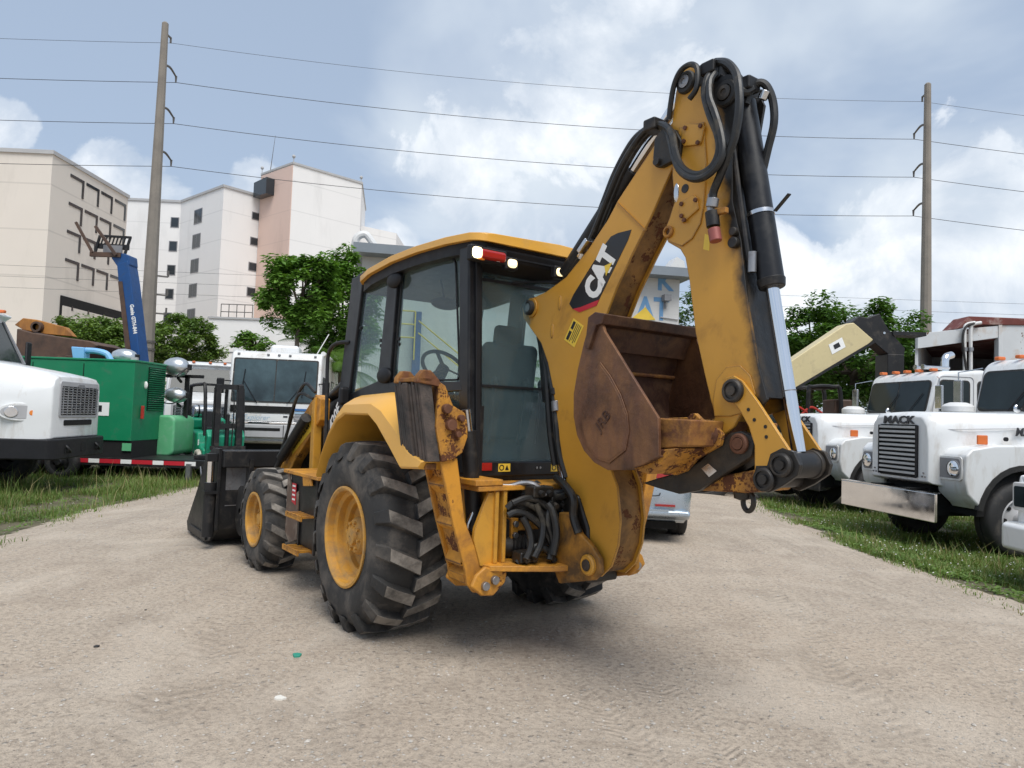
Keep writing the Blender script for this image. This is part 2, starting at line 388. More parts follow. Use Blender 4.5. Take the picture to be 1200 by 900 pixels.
mat('stripe_blue', (.03, .12, .32), .4, 0, .05)
mat('stripe_light', (.32, .46, .60), .4, 0, .05)
mat('letter_grey', (.05, .05, .055), .4, .3, .05)
mat('concrete_pole', (.23, .205, .175), .85, 0, .12, 1.2, dirt=((.20, .18, .16), .3, 2.5), bump=.1)
mat('pole_steel', (.14, .13, .12), .6, .3, .15, 4)
mat('wire', (.05, .05, .055), .5, .2, .1)
mat('window_dark', (.02, .028, .035), .1, 0, .3, .3, spec=.7)
mat('white_tyre', (.55, .52, .46), .8, 0, .1, 6, dirt=((.25, .22, .18), .3, 6))
mat('scrap_green', (.03, .28, .20), .5, 0, .1)
mat('scrap_white', (.70, .68, .62), .6, 0, .1)

# ================================================================ ground
from mathutils import noise as mnoise
def ground_material():
    mt = bpy.data.materials.new('dirt'); mt.use_nodes = True; nt = mt.node_tree; MATS['dirt'] = mt
    P = nt.nodes['Principled BSDF']; L = nt.links.new
    tc = nd(nt, 'ShaderNodeTexCoord').outputs['Object']
    big = noise(nt, tc, .35, 5, .6, .4); mid = noise(nt, tc, 1.7, 7, .65, .5); fine = noise(nt, tc, 28, 6, .7); grit = noise(nt, tc, 120, 4, .7)
    mp = nd(nt, 'ShaderNodeMapping'); mp.inputs['Rotation'].default_value = (0, 0, rad(-24)); mp.inputs['Scale'].default_value = (2.6, .28, 1); L(tc, mp.inputs[0])
    trk = noise(nt, mp.outputs[0], 1.0, 6, .62, .6)
    c = mixc(nt, ramp(nt, big, [(.35, 0.0), (.65, 1.0)]), G_A, G_B)
    c = mixc(nt, mth(nt, 'MULTIPLY', ramp(nt, trk, [(.42, 0.0), (.62, 1.0)]), .45), c, G_C)
    c = mixc(nt, mth(nt, 'MULTIPLY', ramp(nt, mid, [(.50, 0.0), (.66, 1.0)]), .5), c, G_D)
    c = mixc(nt, mth(nt, 'MULTIPLY', ramp(nt, fine, [(.46, 0.0), (.62, 1.0)]), .62), c, (.25, .205, .165))
    c = mixc(nt, mth(nt, 'MULTIPLY', ramp(nt, noise(nt, tc, .8, 6, .65, .8), [(.50, 0.0), (.64, 1.0)]), .55), c, (.61, .525, .43))
    v2 = nd(nt, 'ShaderNodeTexVoronoi'); v2.inputs['Scale'].default_value = 20; L(tc, v2.inputs['Vector']); s2 = nd(nt, 'ShaderNodeSeparateColor'); L(v2.outputs['Color'], s2.inputs[0])
    p2 = mth(nt, 'MULTIPLY', ramp(nt, v2.outputs['Distance'], [(.12, 1.0), (.30, 0.0)]), ramp(nt, s2.outputs[0], [(.72, 0.0), (.78, 1.0)]))
    c = mixc(nt, mth(nt, 'MULTIPLY', p2, .6), c, mixc(nt, s2.outputs[1], (.22, .20, .18), (.62, .58, .52)))
    vo = nd(nt, 'ShaderNodeTexVoronoi'); vo.inputs['Scale'].default_value = 55; L(tc, vo.inputs['Vector'])
    peb = ramp(nt, vo.outputs['Distance'], [(.10, 1.0), (.24, 0.0)])
    sel = nd(nt, 'ShaderNodeSeparateColor'); L(vo.outputs['Color'], sel.inputs[0])
    pk = mth(nt, 'MULTIPLY', peb, ramp(nt, sel.outputs[0], [(.35, 0.0), (.4, 1.0)]))
    c = mixc(nt, mth(nt, 'MULTIPLY', pk, .9), c, mixc(nt, sel.outputs[1], (.20, .18, .16), (.66, .62, .55)))
    c = mixc(nt, mth(nt, 'MULTIPLY', ramp(nt, grit, [(.45, 0.0), (.65, 1.0)]), .42), c, (.20, .175, .15))
    # pressed tyre tracks: (start pixel, end pixel, half width, tread pitch, strength)
    sx_ = nd(nt, 'ShaderNodeSeparateXYZ'); L(tc, sx_.inputs[0]); tr_h = None; tr_m = None
    wob = mth(nt, 'MULTIPLY', mth(nt, 'SUBTRACT', noise(nt, tc, .7, 2), .5), .5)
    for (p0_, p1_, hw, pitch, st) in (((735, 770), (850, 890), .11, .055, 1.0), ((690, 800), (760, 900), .12, .06, .6), ((830, 610), (1050, 860), .16, .10, .75), ((300, 700), (150, 900), .17, .11, .7), ((960, 660), (1240, 860), .2, .13, .6), ((420, 780), (330, 900), .15, .09, .5)):
        a, b_ = ground(*p0_), ground(*p1_); d = (b_-a).xy; ln = d.length; d.normalize()
        X_, Y_ = mth(nt, 'SUBTRACT', sx_.outputs[0], a.x), mth(nt, 'SUBTRACT', sx_.outputs[1], a.y)
        u_ = mth(nt, 'ADD', mth(nt, 'MULTIPLY', X_, d.x), mth(nt, 'MULTIPLY', Y_, d.y))
        v_ = mth(nt, 'ABSOLUTE', mth(nt, 'ADD', wob, mth(nt, 'SUBTRACT', mth(nt, 'MULTIPLY', X_, -d.y), mth(nt, 'MULTIPLY', Y_, -d.x))))
        msk = mth(nt, 'MULTIPLY', mth(nt, 'MULTIPLY', mth(nt, 'SUBTRACT', hw, v_), 30.0, clamp=True), mth(nt, 'MULTIPLY', mth(nt, 'MULTIPLY', mth(nt, 'ADD', u_, .3), 2.0, clamp=True), mth(nt, 'MULTIPLY', mth(nt, 'SUBTRACT', ln+.4, u_), 2.0, clamp=True)))
        st *= .75
        msk = mth(nt, 'MULTIPLY', msk, mth(nt, 'MULTIPLY', ramp(nt, mid, [(.40, 0.0), (.55, 1.0)]), st))
        pt = mth(nt, 'SINE', mth(nt, 'MULTIPLY', mth(nt, 'ADD', u_, mth(nt, 'MULTIPLY', v_, .8)), 6.283/pitch))
        hh = mth(nt, 'MULTIPLY', msk, mth(nt, 'SUBTRACT', mth(nt, 'MULTIPLY', pt, .6), .9))
        tr_h = hh if tr_h is None else mth(nt, 'ADD', tr_h, hh); tr_m = msk if tr_m is None else mth(nt, 'MAXIMUM', tr_m, msk)
    c = mixc(nt, mth(nt, 'MULTIPLY', tr_m, .30), c, (.33, .275, .22))
    at_ = nd(nt, 'ShaderNodeAttribute', attribute_name='verge')
    vf = ramp(nt, mth(nt, 'ADD', at_.outputs['Fac'], mth(nt, 'MULTIPLY', mth(nt, 'SUBTRACT', noise(nt, tc, 3.2, 6, .65), .5), .9)), [(.40, 0.0), (.62, 1.0)])
    c = mixc(nt, mth(nt, 'MULTIPLY', vf, .85), c, mixc(nt, ramp(nt, mid, [(.35, 0.0), (.65, 1.0)]), (.13, .11, .07), (.055, .065, .025)))
    L(c, P.inputs['Base Color']); P.inputs['Roughness'].default_value = .95; P.inputs['Specular IOR Level'].default_value = .15
    # relief: grit, ruts and tyre marks
    wv = nd(nt, 'ShaderNodeTexWave', wave_type='BANDS', bands_direction='X'); wv.inputs['Scale'].default_value = 2.2; wv.inputs['Distortion'].default_value = 5; wv.inputs['Detail'].default_value = 3; wv.inputs['Detail Scale'].default_value = .8; L(tc, wv.inputs['Vector'])
    h = mth(nt, 'ADD', mth(nt, 'MULTIPLY', fine, .55), mth(nt, 'MULTIPLY', grit, .30))
    h = mth(nt, 'ADD', h, mth(nt, 'MULTIPLY', pk, .35))
    h = mth(nt, 'ADD', h, mth(nt, 'MULTIPLY', mth(nt, 'MULTIPLY', wv.outputs['Fac'], ramp(nt, big, [(.45, 0.0), (.62, 1.0)])), .5))
    h = mth(nt, 'ADD', h, mth(nt, 'MULTIPLY', mid, .9)); h = mth(nt, 'ADD', h, mth(nt, 'MULTIPLY', p2, .5)); h = mth(nt, 'ADD', h, mth(nt, 'MULTIPLY', tr_h, .55))
    b = nd(nt, 'ShaderNodeBump'); b.inputs['Strength'].default_value = .75; b.inputs['Distance'].default_value = .035; L(h, b.inputs['Height']); L(b.outputs[0], P.inputs['Normal'])
    return mt
ground_material()
def gh(x, y):
    """gentle height of the yard"""
    def sst(a, b, t):
        t = max(0.0, min(1.0, (t-a)/(b-a))); return t*t*(3-2*t)
    s = -.20*max(sst(4.0, 6.2, x), sst(-4.4, -7.0, x) if x < 0 else 0)
    if y > 40 or abs(x) > 30 or y < -5: return s
    return s+.012*mnoise.noise((x*.9, y*.9, 3.1))+.008*mnoise.noise((x*2.6, y*2.6, 7.7))+.004*mnoise.noise((x*7, y*7, 1.2))
def hit(u, v):
    p = ground(u, v)
    for _ in range(12): p = ground(u, v, gh(p.x, p.y))
    return p
def axis(a, b, fine, lim):
    out = []; x = 0.0
    while x < b: out.append(x); x += fine if x < lim else max(fine, (x-lim)*.35+fine)
    out.append(b); neg = []; x = -fine
    while x > a: neg.append(x); x -= fine if -x < lim else max(fine, (-x-lim)*.35+fine)
    neg.append(a); return neg[::-1]+out
def inside(poly, x, y):
    c = False; n = len(poly); j = n-1
    for i in range(n):
        xi, yi = poly[i]; xj, yj = poly[j]
        if (yi > y) != (yj > y) and x < (xj-xi)*(y-yi)/(yj-yi)+xi: c = not c
        j = i
    return c
VERGE = [([(886, 577), (900, 598), (960, 622), (1010, 648), (1080, 668), (1140, 690), (1200, 707), (1300, 745)], [(14, 5.5), (14, 34), (4.7, 34), (4.6, 16.5)]),
         ([(-90, 668), (0, 628), (45, 616), (100, 597), (170, 584), (222, 572)], [(-5.6, 17), (-6, 34), (-24, 34), (-24, 9)])]
VPOLY = [[(p.x, p.y) for p in (hit(u, v) for u, v in e)]+b for e, b in VERGE]
def build_ground():
    X = axis(-2500, 2500, .10, 11); Y = [y for y in axis(-200, 4000, .09, 16) if y > -200]
    n = len(X); vs = [(x, y, gh(x, y)) for y in Y for x in X]
    fs = [(j*n+i, j*n+i+1, (j+1)*n+i+1, (j+1)*n+i) for j in range(len(Y)-1) for i in range(n-1)]
    me = bpy.data.meshes.new('ground'); me.from_pydata(vs, [], fs); me.polygons.foreach_set('use_smooth', [True]*len(fs))
    at_ = me.attributes.new('verge', 'FLOAT', 'POINT')
    at_.data.foreach_set('value', [1.0 if (4 < abs(v[0]) < 26 and 4 < v[1] < 36 and any(inside(q, v[0], v[1]) for q in VPOLY)) else 0.0 for v in vs])
    o = bpy.data.objects.new('ground', me); COL.objects.link(o); me.materials.append(MATS['dirt'])
    tag(o, 'pale sandy dirt and gravel yard with faint tyre tracks', kind='structure')
    # loose stones
    random.seed(5); m = MB()
    for k in range(15000):
        y = 1.6+16*random.random()**2.0; x = random.uniform(-.8, .8)*(y+1.2)
        r = random.uniform(.003, .008)*(1+.04*y) if random.random() < .95 else random.uniform(.008, .017)
        z = gh(x, y); s = [random.uniform(.7, 1.4)*r for _ in range(4)]
        a = random.random()*6.28; ca, sa = math.cos(a), math.sin(a)
        q = [(s[0], 0, 0), (0, s[1], 0), (-s[2], 0, 0), (0, -s[3], 0)]
        m.add([(x+px*ca-py*sa, y+px*sa+py*ca, z+r*.15) for px, py, _ in q]+[(x, y, z+r*.7), (x, y, z-r*.4)], [(0, 1, 4), (1, 2, 4), (2, 3, 4), (3, 0, 4), (1, 0, 5), (2, 1, 5), (3, 2, 5), (0, 3, 5)])
    me = bpy.data.meshes.new('loose_gravel'); me.from_pydata(m.v, [], m.f)
    o = bpy.data.objects.new('loose_gravel', me); COL.objects.link(o); me.materials.append(MATS['pebble'])
    tag(o, 'small loose stones scattered over the dirt', 'gravel', kind='stuff')
mat('pebble', (.40, .37, .33), .85, 0, .5, 9)
build_ground()

# ================================================================ buildings
def wall_material(name, base, var, seam, sz):
    mt = mat(name, base, .8, 0, var, .12, dirt=(tuple(x*.82 for x in base), .18, .25), streak=.25)
    nt = mt.node_tree; P = nt.nodes['Principled BSDF']; L = nt.links.new
    src = P.inputs['Base Color'].links[0].from_socket
    tc = nd(nt, 'ShaderNodeTexCoord').outputs['Object']; sp = nd(nt, 'ShaderNodeSeparateXYZ'); L(tc, sp.inputs[0])
    fr = mth(nt, 'FRACT', mth(nt, 'DIVIDE', sp.outputs[2], sz)); ln = mth(nt, 'LESS_THAN', fr, .035)
    c = mixc(nt, mth(nt, 'MULTIPLY', ln, seam), src, tuple(x*.6 for x in base)); L(c, P.inputs['Base Color']); return mt
wall_material('tan_wall', (.68, .625, .555), .03, .35, 4.1)
wall_material('white_wall', (.79, .775, .755), .03, .30, 3.6)
wall_material('pink_wall', (.70, .52, .44), .03, .2, 3.6)
wall_material('block_wall', (.60, .59, .57), .05, .25, .4)
mat('grey_fascia', (.20, .23, .26), .6, 0, .08, 1)
mat('roof_trim', (.42, .42, .42), .7, 0, .06, 1)
mat('yellow_rail', (.65, .50, .06), .5, 0, .05)
def hface(P, Q):
    d = Q-P; return Frame((P.x, P.y), math.atan2(d.y, d.x))
def add_window(par, fr, px, depth=.10, mull=True):
    """px: corner pixels of the opening on the wall plane of fr (y = 0)"""
    pts = [fr.Y(u, v, 0) for u, v in px]
    x0, x1 = min(p.x for p in pts), max(p.x for p in pts); z0, z1 = min(p.z for p in pts), max(p.z for p in pts)
    M = Matrix.Translation(fr.o) @ Matrix.Rotation(fr.h, 4, 'Z')
    def put(mb, name, m, pr):
        mb.v = [tuple(M @ Vector(v)) for v in mb.v]; return mb.build(name, m, pr)
    w = put(MB().bb((x0, -.05, z0), (x1, .05, z1)), 'window', 'grey_trim', par)
    n = 2 if mull else 1; g = .10
    for k in range(n):
        a = x0+g+(x1-x0-2*g)*k/n+(.04 if k else 0); b = x0+g+(x1-x0-2*g)*(k+1)/n-(.04 if k < n-1 else 0)
        put(MB().bb((a, -.062, z0+g), (b, -.03, z1-g)), 'pane', 'window_dark', w)
    return w
def build_buildings():
    # tan block at the left
    dep = 62; c = at(62, 181, dep); X0 = c.x; H = c.z
    far = at(150, 233, dep*1.205); 
    b1 = empty('tan_building', (X0, dep, 0), 0, 'tall tan concrete building with rows of dark angular grooves', 'building')
    def L(p): return (p[0]-X0, p[1]-dep)
    fx, fy = far.x-X0, far.y-dep
    MB().prism([(0, 0), (fx, fy), (fx-46, fy+2), (-46, -1.5)], 'z', -1, H).build('wall', 'tan_wall', b1)
    MB().prism([(.15, -.15), (fx+.15, fy+.1), (fx-46, fy+2), (-46, -1.7)], 'z', H, H+.35).build('roof_edge', 'roof_trim', b1)
    fr = hface(c, far)
    M = Matrix.Translation(fr.o-b1.location) @ Matrix.Rotation(fr.h, 4, 'Z')
    def loc(mb): mb.v = [tuple(M @ Vector(v)) for v in mb.v]; return mb
    tl = [(82.7, 203.5), (101.3, 214.7), (118.7, 224), (134.7, 233.3)]; te = [(98.7, 212), (116.3, 223), (132, 231.5), (147.5, 240.5)]
    xs = [(fr.Y(*a, 0).x, fr.Y(*b, 0).x) for a, b in zip(tl, te)]
    zs = [fr.Y(u, v, 0).z for u, v in ((82.7, 203.5), (80, 236), (77.3, 268.5), (74, 301.3))]
    hh = fr.Y(98.7, 212, 0).z-fr.Y(97, 233, 0).z
    for z in zs:
        for a, b in xs:
            loc(MB().prism([(a, z), (b, z), (b, z-hh), (b-.28, z-hh), (b-.28, z-.28), (a, z-.28)], 'y', -.06, .05)).build('groove_shade', 'window_dark', b1)  # dark proud bars drawn for the shade of the recessed gaps
    q = [fr.Y(u, v, 0) for u, v in ((70.7, 346), (141, 366), (70, 380))]
    zt = q[0].z; x0 = q[0].x; x1 = fr.Y(150, 366, 0).x-.4
    loc(MB().bb((x0, -.12, 0), (x1, .05, zt))).build('recess', 'void_shade', b1)  # dark slab on the wall, painted shade of the opening
    loc(MB().bb((x0+.2, -.20, zt-2.2), (x1, -.10, zt-.9))).build('recess_beam', 'tan_wall', b1)
    for k in range(4):
        x = x0+(x1-x0)*(k+.6)/4.4; loc(MB().bb((x-.12, -.24, zt-1.2), (x+.12, -.12, zt-.8))).build('lamp', 'window_dark', b1)
    # white complex
    P = [at(149, 234.5, 92), at(212.6, 237.5, 92.3), at(262.4, 219.3, 85), at(330, 237.5, 91)]
    Hw = P[2].z
    b2 = empty('white_building', (0, 0, 0), 0, 'large white angled building with square windows and a pink sided tower', 'building')
    plan = [(p.x, p.y) for p in P]+[(P[3].x+8, P[3].y+8), (P[3].x+8, P[3].y+30), (P[0].x-4, P[0].y+30), (P[0].x-4, P[0].y)]
    MB().prism(plan, 'z', -1, Hw).build('wall', 'white_wall', b2)
    MB().prism(offset_poly(plan, -.15), 'z', Hw, Hw+.3).build('roof_edge', 'roof_trim', b2)
    f01, f12, f23 = hface(P[0], P[1]), hface(P[1], P[2]), hface(P[2], P[3])
    for k in range(5):
        u, v = 205-k*2.12, 260.7+k*27.9; add_window(b2, f01, [(u-4.6, v-6.3), (u+4.6, v+6.3)], mull=False)
        u, v = 232.4-k*2.1, 253.5+k*29; add_window(b2, f12, [(u-4.2, v-7), (u+4.2, v+7)])
    for k in range(4):
        u, v = 305-k*2.0, 254.8+k*29.4; add_window(b2, f23, [(u-9.7, v-7), (u+9.7, v+7)])
    T = [at(306.7, 206, 88.6), at(343.9, 192.3, 84), at(424, 216.4, 90.6)]; Ht = T[1].z
    tp = [(p.x, p.y) for p in T]+[(T[2].x-2, T[2].y+12), (T[0].x-2, T[0].y+12)]
    tw = MB().prism(tp, 'z', -1, Ht).build('tower', 'white_wall', b2)
    fp = hface(T[0], T[1]); M2 = Matrix.Translation(fp.o) @ Matrix.Rotation(fp.h, 4, 'Z')
    def loc2(mb): mb.v = [tuple(M2 @ Vector(v)) for v in mb.v]; return mb
    ln = (T[1]-T[0]).xy.length
    loc2(MB().bb((0, -.08, 0), (ln-.02, .02, Ht-.1))).build('pink_facing', 'pink_wall', tw)
    a, b = fp.Y(307, 217, -.1), fp.Y(321, 229, -.1)
    loc2(MB().prism([(a.x, b.z), (a.x, a.z), (b.x, a.z+.2), (b.x, b.z)], 'y', -1.2, -.09)).build('vent_hood', 'window_dark', tw)
    MB().prism(offset_poly(tp, -.12), 'z', Ht, Ht+.25).build('roof_edge', 'roof_trim', tw)
    for u, v, d in ((307, 205, 89), (344, 192, 84.3), (423, 216, 91)):
        p = at(u, v, d); MB().cyl((p.x, p.y, p.z), (p.x, p.y, p.z+.8), .06, n=6).ball((p.x, p.y, p.z+.9), .22, 8, 6).build('rooftop_lamp', 'roof_trim', tw)
    p = at(316, 200, 88); MB().cyl((p.x, p.y, p.z-1), (p.x+.5, p.y, p.z+4.5), .06, .02, n=6).build('antenna', 'pole_steel', tw)
    p = at(382, 203, 87.5); MB().bb((p.x-.5, p.y, p.z-.6), (p.x+.3, p.y+.5, p.z+.2)).build('roof_box', 'grey_trim', tw)
    W = [at(424, 263, 93), at(462, 274, 97)]
    MB().prism([(W[0].x-1, W[0].y), (W[1].x+.3, W[1].y), (W[1].x+.3, W[1].y+14), (W[0].x-1, W[0].y+14)], 'z', -1, W[0].z).build('side_wing', 'white_wall', b2)
    p = at(264, 217, 90); MB().ball((p.x+3, p.y+6, Hw), (3.2, 3.2, 1.4), 16, 8).build('roof_dome', 'roof_trim', b2)
    # low white annex with a railing on its roof
    a0 = at(245, 373, 46); b3 = empty('white_annex', (a0.x, 46, 0), 0, 'low white flat roofed annex with a pipe railing on top', 'building')
    ha = a0.z; MB().bb((0, 0, -1), (13, 10, ha)).build('wall', 'white_wall', b3)
    MB().bb((-.05, -.08, ha), (13.05, 10.05, ha+.12)).build('roof_edge', 'roof_trim', b3)
    for zz in (ha-2.2, ha-2.9): MB().bb((0, -.03, zz), (13, .02, zz+.07)).build('wall_line', 'grey_trim', b3)
    for k in range(5):
        x = .5+k*.52; MB().cyl((x, .6, ha+.1), (x, .6, ha+1.05), .03, n=6).build('rail_post', 'pole_steel', b3)
    for zz in (.55, 1.05): MB().cyl((.5, .6, ha+zz), (2.58, .6, ha+zz), .03, n=6).build('rail', 'pole_steel', b3)
    # block building with painted sign, behind the cab
    A, Bq = at(417, 297, 32), at(800, 322, 35); f = hface(A, Bq); Ln = (Bq-A).xy.length; Hs = A.z-.1
    b4 = empty('sign_building', f.o, f.h, 'white block building with grey roof overhang and faded blue painted letters', 'building')
    MB().bb((.3, 0, -1), (Ln-.15, 9, Hs)).build('wall', 'block_wall', b4)
    MB().bb((-.1, -.9, Hs), (Ln+.25, 9.4, Hs+.42)).build('roof', 'grey_fascia', b4)
    k1 = f.Y(779, 331, 0); text('painted_letter', 'K', 1.25, 'decal_blue', b4, (k1.x, -.012, k1.z), (1, 0, 0), (0, 0, 1), .004, .04)
    k2 = f.Y(765, 363, 0); text('painted_letters', 'AT', 1.55, 'decal_blue', b4, (k2.x, -.012, k2.z), (1, 0, 0), (0, 0, 1), .004, .04, sx=.85)
    t0 = [f.Y(u, v, 0) for u, v in ((738, 375), (756, 360), (768, 375))]
    MB().prism([(t.x, t.z) for t in t0], 'y', -.03, -.018).build('painted_triangle', 'decal_yellow', b4)
    p = f.Y(779, 350, 0); MB().box((p.x, -.22, p.z), (.35, .4, .3)).cyl((p.x, 0, p.z-.15), (p.x, -.1, p.z-.5), .05, n=8).build('flood_lamp', 'grey_trim', b4)
    for u in (779, 797):
        p = f.Y(u, 367, 0)
    MB().cyl((k1.x-.2, -.05, k2.z-.35), (Ln-.2, -.05, k2.z-.42), .03, n=6).build('conduit', 'grey_light', b4)
    p = f.Y(487, 415, 0); MB().bb((p.x-.18, -.5, 0), (p.x+.18, -.15, p.z+1.9)).build('blue_column', 'lift_blue', b4)
    a, b = f.Y(490, 390, -.6), f.Y(540, 440, -.6)
    for dz in (0, .55): MB().cyl((a.x, -.6, a.z+dz), (b.x+1.5, -.6, b.z+dz-.8), .035, n=6).build('stair_rail', 'yellow_rail', b4)
    a = f.Y(470, 395, -.6)
    for dz in (0, .6, 1.2): MB().cyl((a.x-.4, -.6, a.z+dz), (a.x+.6, -.6, a.z+dz), .035, n=6).build('landing_rail', 'yellow_rail', b4)
    for k in range(2): MB().cyl((a.x-.4+k*1.0, -.6, a.z-1), (a.x-.4+k*1.0, -.6, a.z+1.2), .035, n=6).build('rail_post', 'yellow_rail', b4)
    p = f.Y(430, 280, 1); MB().tube([(p.x-.5, 1, Hs+.3), (p.x-.5, 1, Hs+1.0), (p.x-.1, 1, Hs+1.25), (p.x+.25, 1, Hs+.9), (p.x+.6, 1, Hs+.4)], .17, 10).build('roof_duct', 'white_dull', b4)
    p = f.Y(790, 300, 2); MB().prism([(p.x-.9, Hs+.4), (p.x+.5, Hs+.4), (p.x+.3, Hs+1.3), (p.x-.1, Hs+1.5)], 'y', 1.4, 2.4).build('roof_unit', 'white_dull', b4)
build_buildings()
# ================================================================ utility poles and wires
def pole(u, v, depth, r0, r1, ztop, arms, label, ringz=None):
    p = at(u, v, depth); x, y = p.x, p.y
    e = empty('utility_pole', (x, y, 0), 0, label, 'utility pole', 'concrete poles carrying the power lines')
    MB().lathe([(r0*1.05, -.6), (r0, .2), (r1, ztop), (r1*.6, ztop+.06)], (0, 0, 0), (0, 0, 1), 10, True).build('shaft', 'concrete_pole', e, smooth=20)
    pts = []
    for z in arms:
        ln = 1.15
        MB().tube([(0, 0, z), (.02, ln*.45, z+.16), (.03, ln*.92, z+.02)], lambda t: .06-.025*t, 8).build('davit_arm', 'pole_steel', e)
        MB().cyl((.03, ln*.92, z+.05), (.03, ln*.92, z-.22), .05, .03, n=8).build('insulator', 'pole_steel', e)
        pts.append(Vector((x+.03, y+ln*.92, z-.22)))
    MB().bar((0, .05, ztop-.35), (.03, .45, ztop-.35), .06, .06).cyl((.03, .45, ztop-.32), (.03, .45, ztop-.55), .04, n=8).build('top_bracket', 'pole_steel', e)
    pts.insert(0, Vector((x+.03, y+.45, ztop-.55)))
    if ringz:
        for z in ringz: MB().lathe([(r0*.98, z), (r0*.98, z+.08)], (0, 0, 0), (0, 0, 1), 10).build('steel_band', 'pole_steel', e)
    return e, pts
zt1 = at(197, 28, 28).z; zt2 = at(1087.5, 99, 30).z
pL, aL = pole(172, 400, 28, .34, .13, zt1, [at(193, v, 28).z for v in (76, 126, 178)], 'concrete utility pole with three arms beside the blue lift boom', (3.6, 3.9))
pR, aR = pole(1084.7, 393, 30, .27, .13, zt2, [at(1087, v, 30).z for v in (146, 192, 239)], 'concrete utility pole with three arms behind the rusty white container')
def wire(a, b, sag, r, label):
    n = 22; pts = [a.lerp(b, i/n)-Vector((0, 0, sag*4*(i/n)*(1-i/n))) for i in range(n+1)]
    o = MB().tube(pts, r, 5, sm=False).build('power_line', 'wire'); return tag(o, label, 'power line', 'overhead wires')
nm = ('top', 'upper', 'middle', 'lower')
for i, (a, b) in enumerate(zip(aL, aR)):
    r = .008 if i == 0 else .0125
    wire(a, b, .55, r, 'overhead wire, %s of the four, running between the two concrete poles' % nm[i])
    d = b-a
    wire(a, a+Vector((-d.x*1.1, -2.0, .1)), .45, r, 'overhead wire, %s of the four, leaving the pole beside the blue boom' % nm[i])
    wire(b, b+Vector((d.x*1.1, 1.5, -.8)), .6, r, 'overhead wire, %s of the four, leaving the pole behind the container' % nm[i])
for k, z in enumerate((9.55, 8.9, 8.25)):
    wire(Vector((-75, 41, z+.1)), Vector((75, 42, z-.2)), .3, .008, 'thin low distribution wire passing before the white building, %s of three' % ('highest', 'middle', 'lowest')[k])
# small cross-arms with insulators on the poles for the low wires
for e, dx in ((pL, .55), (pR, -.6)):
    z = 6.6 if e is pL else 5.9
    for k in range(3 if e is pL else 1):
        MB().bar((0, 0, z-.75*k), (dx, .3, z-.75*k), .05, .06).cyl((dx, .3, z-.75*k), (dx, .3, z+.25-.75*k), .04, n=6).build('bracket', 'pole_steel', e)
# ================================================================ trees
def leaf_material(name, a, b):
    mt = bpy.data.materials.new(name); mt.use_nodes = True; nt = mt.node_tree; MATS[name] = mt; L = nt.links.new; nt.nodes.clear()
    tc = nd(nt, 'ShaderNodeTexCoord').outputs['Object']
    c = mixc(nt, ramp(nt, noise(nt, tc, 1.1, 3), [(.35, 0.0), (.65, 1.0)]), a, b)
    c = mixc(nt, mth(nt, 'MULTIPLY', noise(nt, tc, 14, 2), .5), c, tuple(x*1.5 for x in b))
    d = nd(nt, 'ShaderNodeBsdfPrincipled'); L(c, d.inputs['Base Color']); d.inputs['Roughness'].default_value = .5; d.inputs['Specular IOR Level'].default_value = .35
    t = nd(nt, 'ShaderNodeBsdfTranslucent'); L(mixc(nt, 1.0, c, (1.2, 1.25, .6), 'MULTIPLY'), t.inputs[0])
    m = nd(nt, 'ShaderNodeMixShader'); m.inputs[0].default_value = .28; L(d.outputs[0], m.inputs[1]); L(t.outputs[0], m.inputs[2])
    o = nd(nt, 'ShaderNodeOutputMaterial'); L(m.outputs[0], o.inputs[0])
leaf_material('leaf_bright', (.055, .14, .022), (.14, .26, .045))
leaf_material('leaf_dark', (.035, .09, .018), (.09, .18, .03))
leaf_material('leaf_hedge', (.045, .10, .02), (.14, .22, .045))
leaf_material('leaf_palm', (.03, .085, .014), (.10, .18, .03))
mat('bark', (.085, .065, .05), .9, 0, .3, 6, bump=.5)
def leaf_cards(m, c, n, rad3, size, rng, droop=.2, slim=.45):
    for _ in range(n):
        while True:
            q = Vector((rng.uniform(-1, 1), rng.uniform(-1, 1), rng.uniform(-1, 1)))
            if q.length < 1: break
        p = c+Vector((q.x*rad3[0], q.y*rad3[1], q.z*rad3[2]))
        a = rng.uniform(0, 6.283); d = Vector((math.cos(a), math.sin(a), rng.uniform(-.6, .35)-droop)).normalized()
        s = d.cross(Vector((rng.uniform(-.5, .5), rng.uniform(-.5, .5), 1))).normalized()
        L = size*rng.uniform(.6, 1.3); w = L*slim*.5; up = s.cross(d)
        m.add([p, p+d*L*.5+s*w+up*L*.05, p+d*L, p+d*L*.5-s*w+up*L*.05], [(0, 1, 2, 3)])
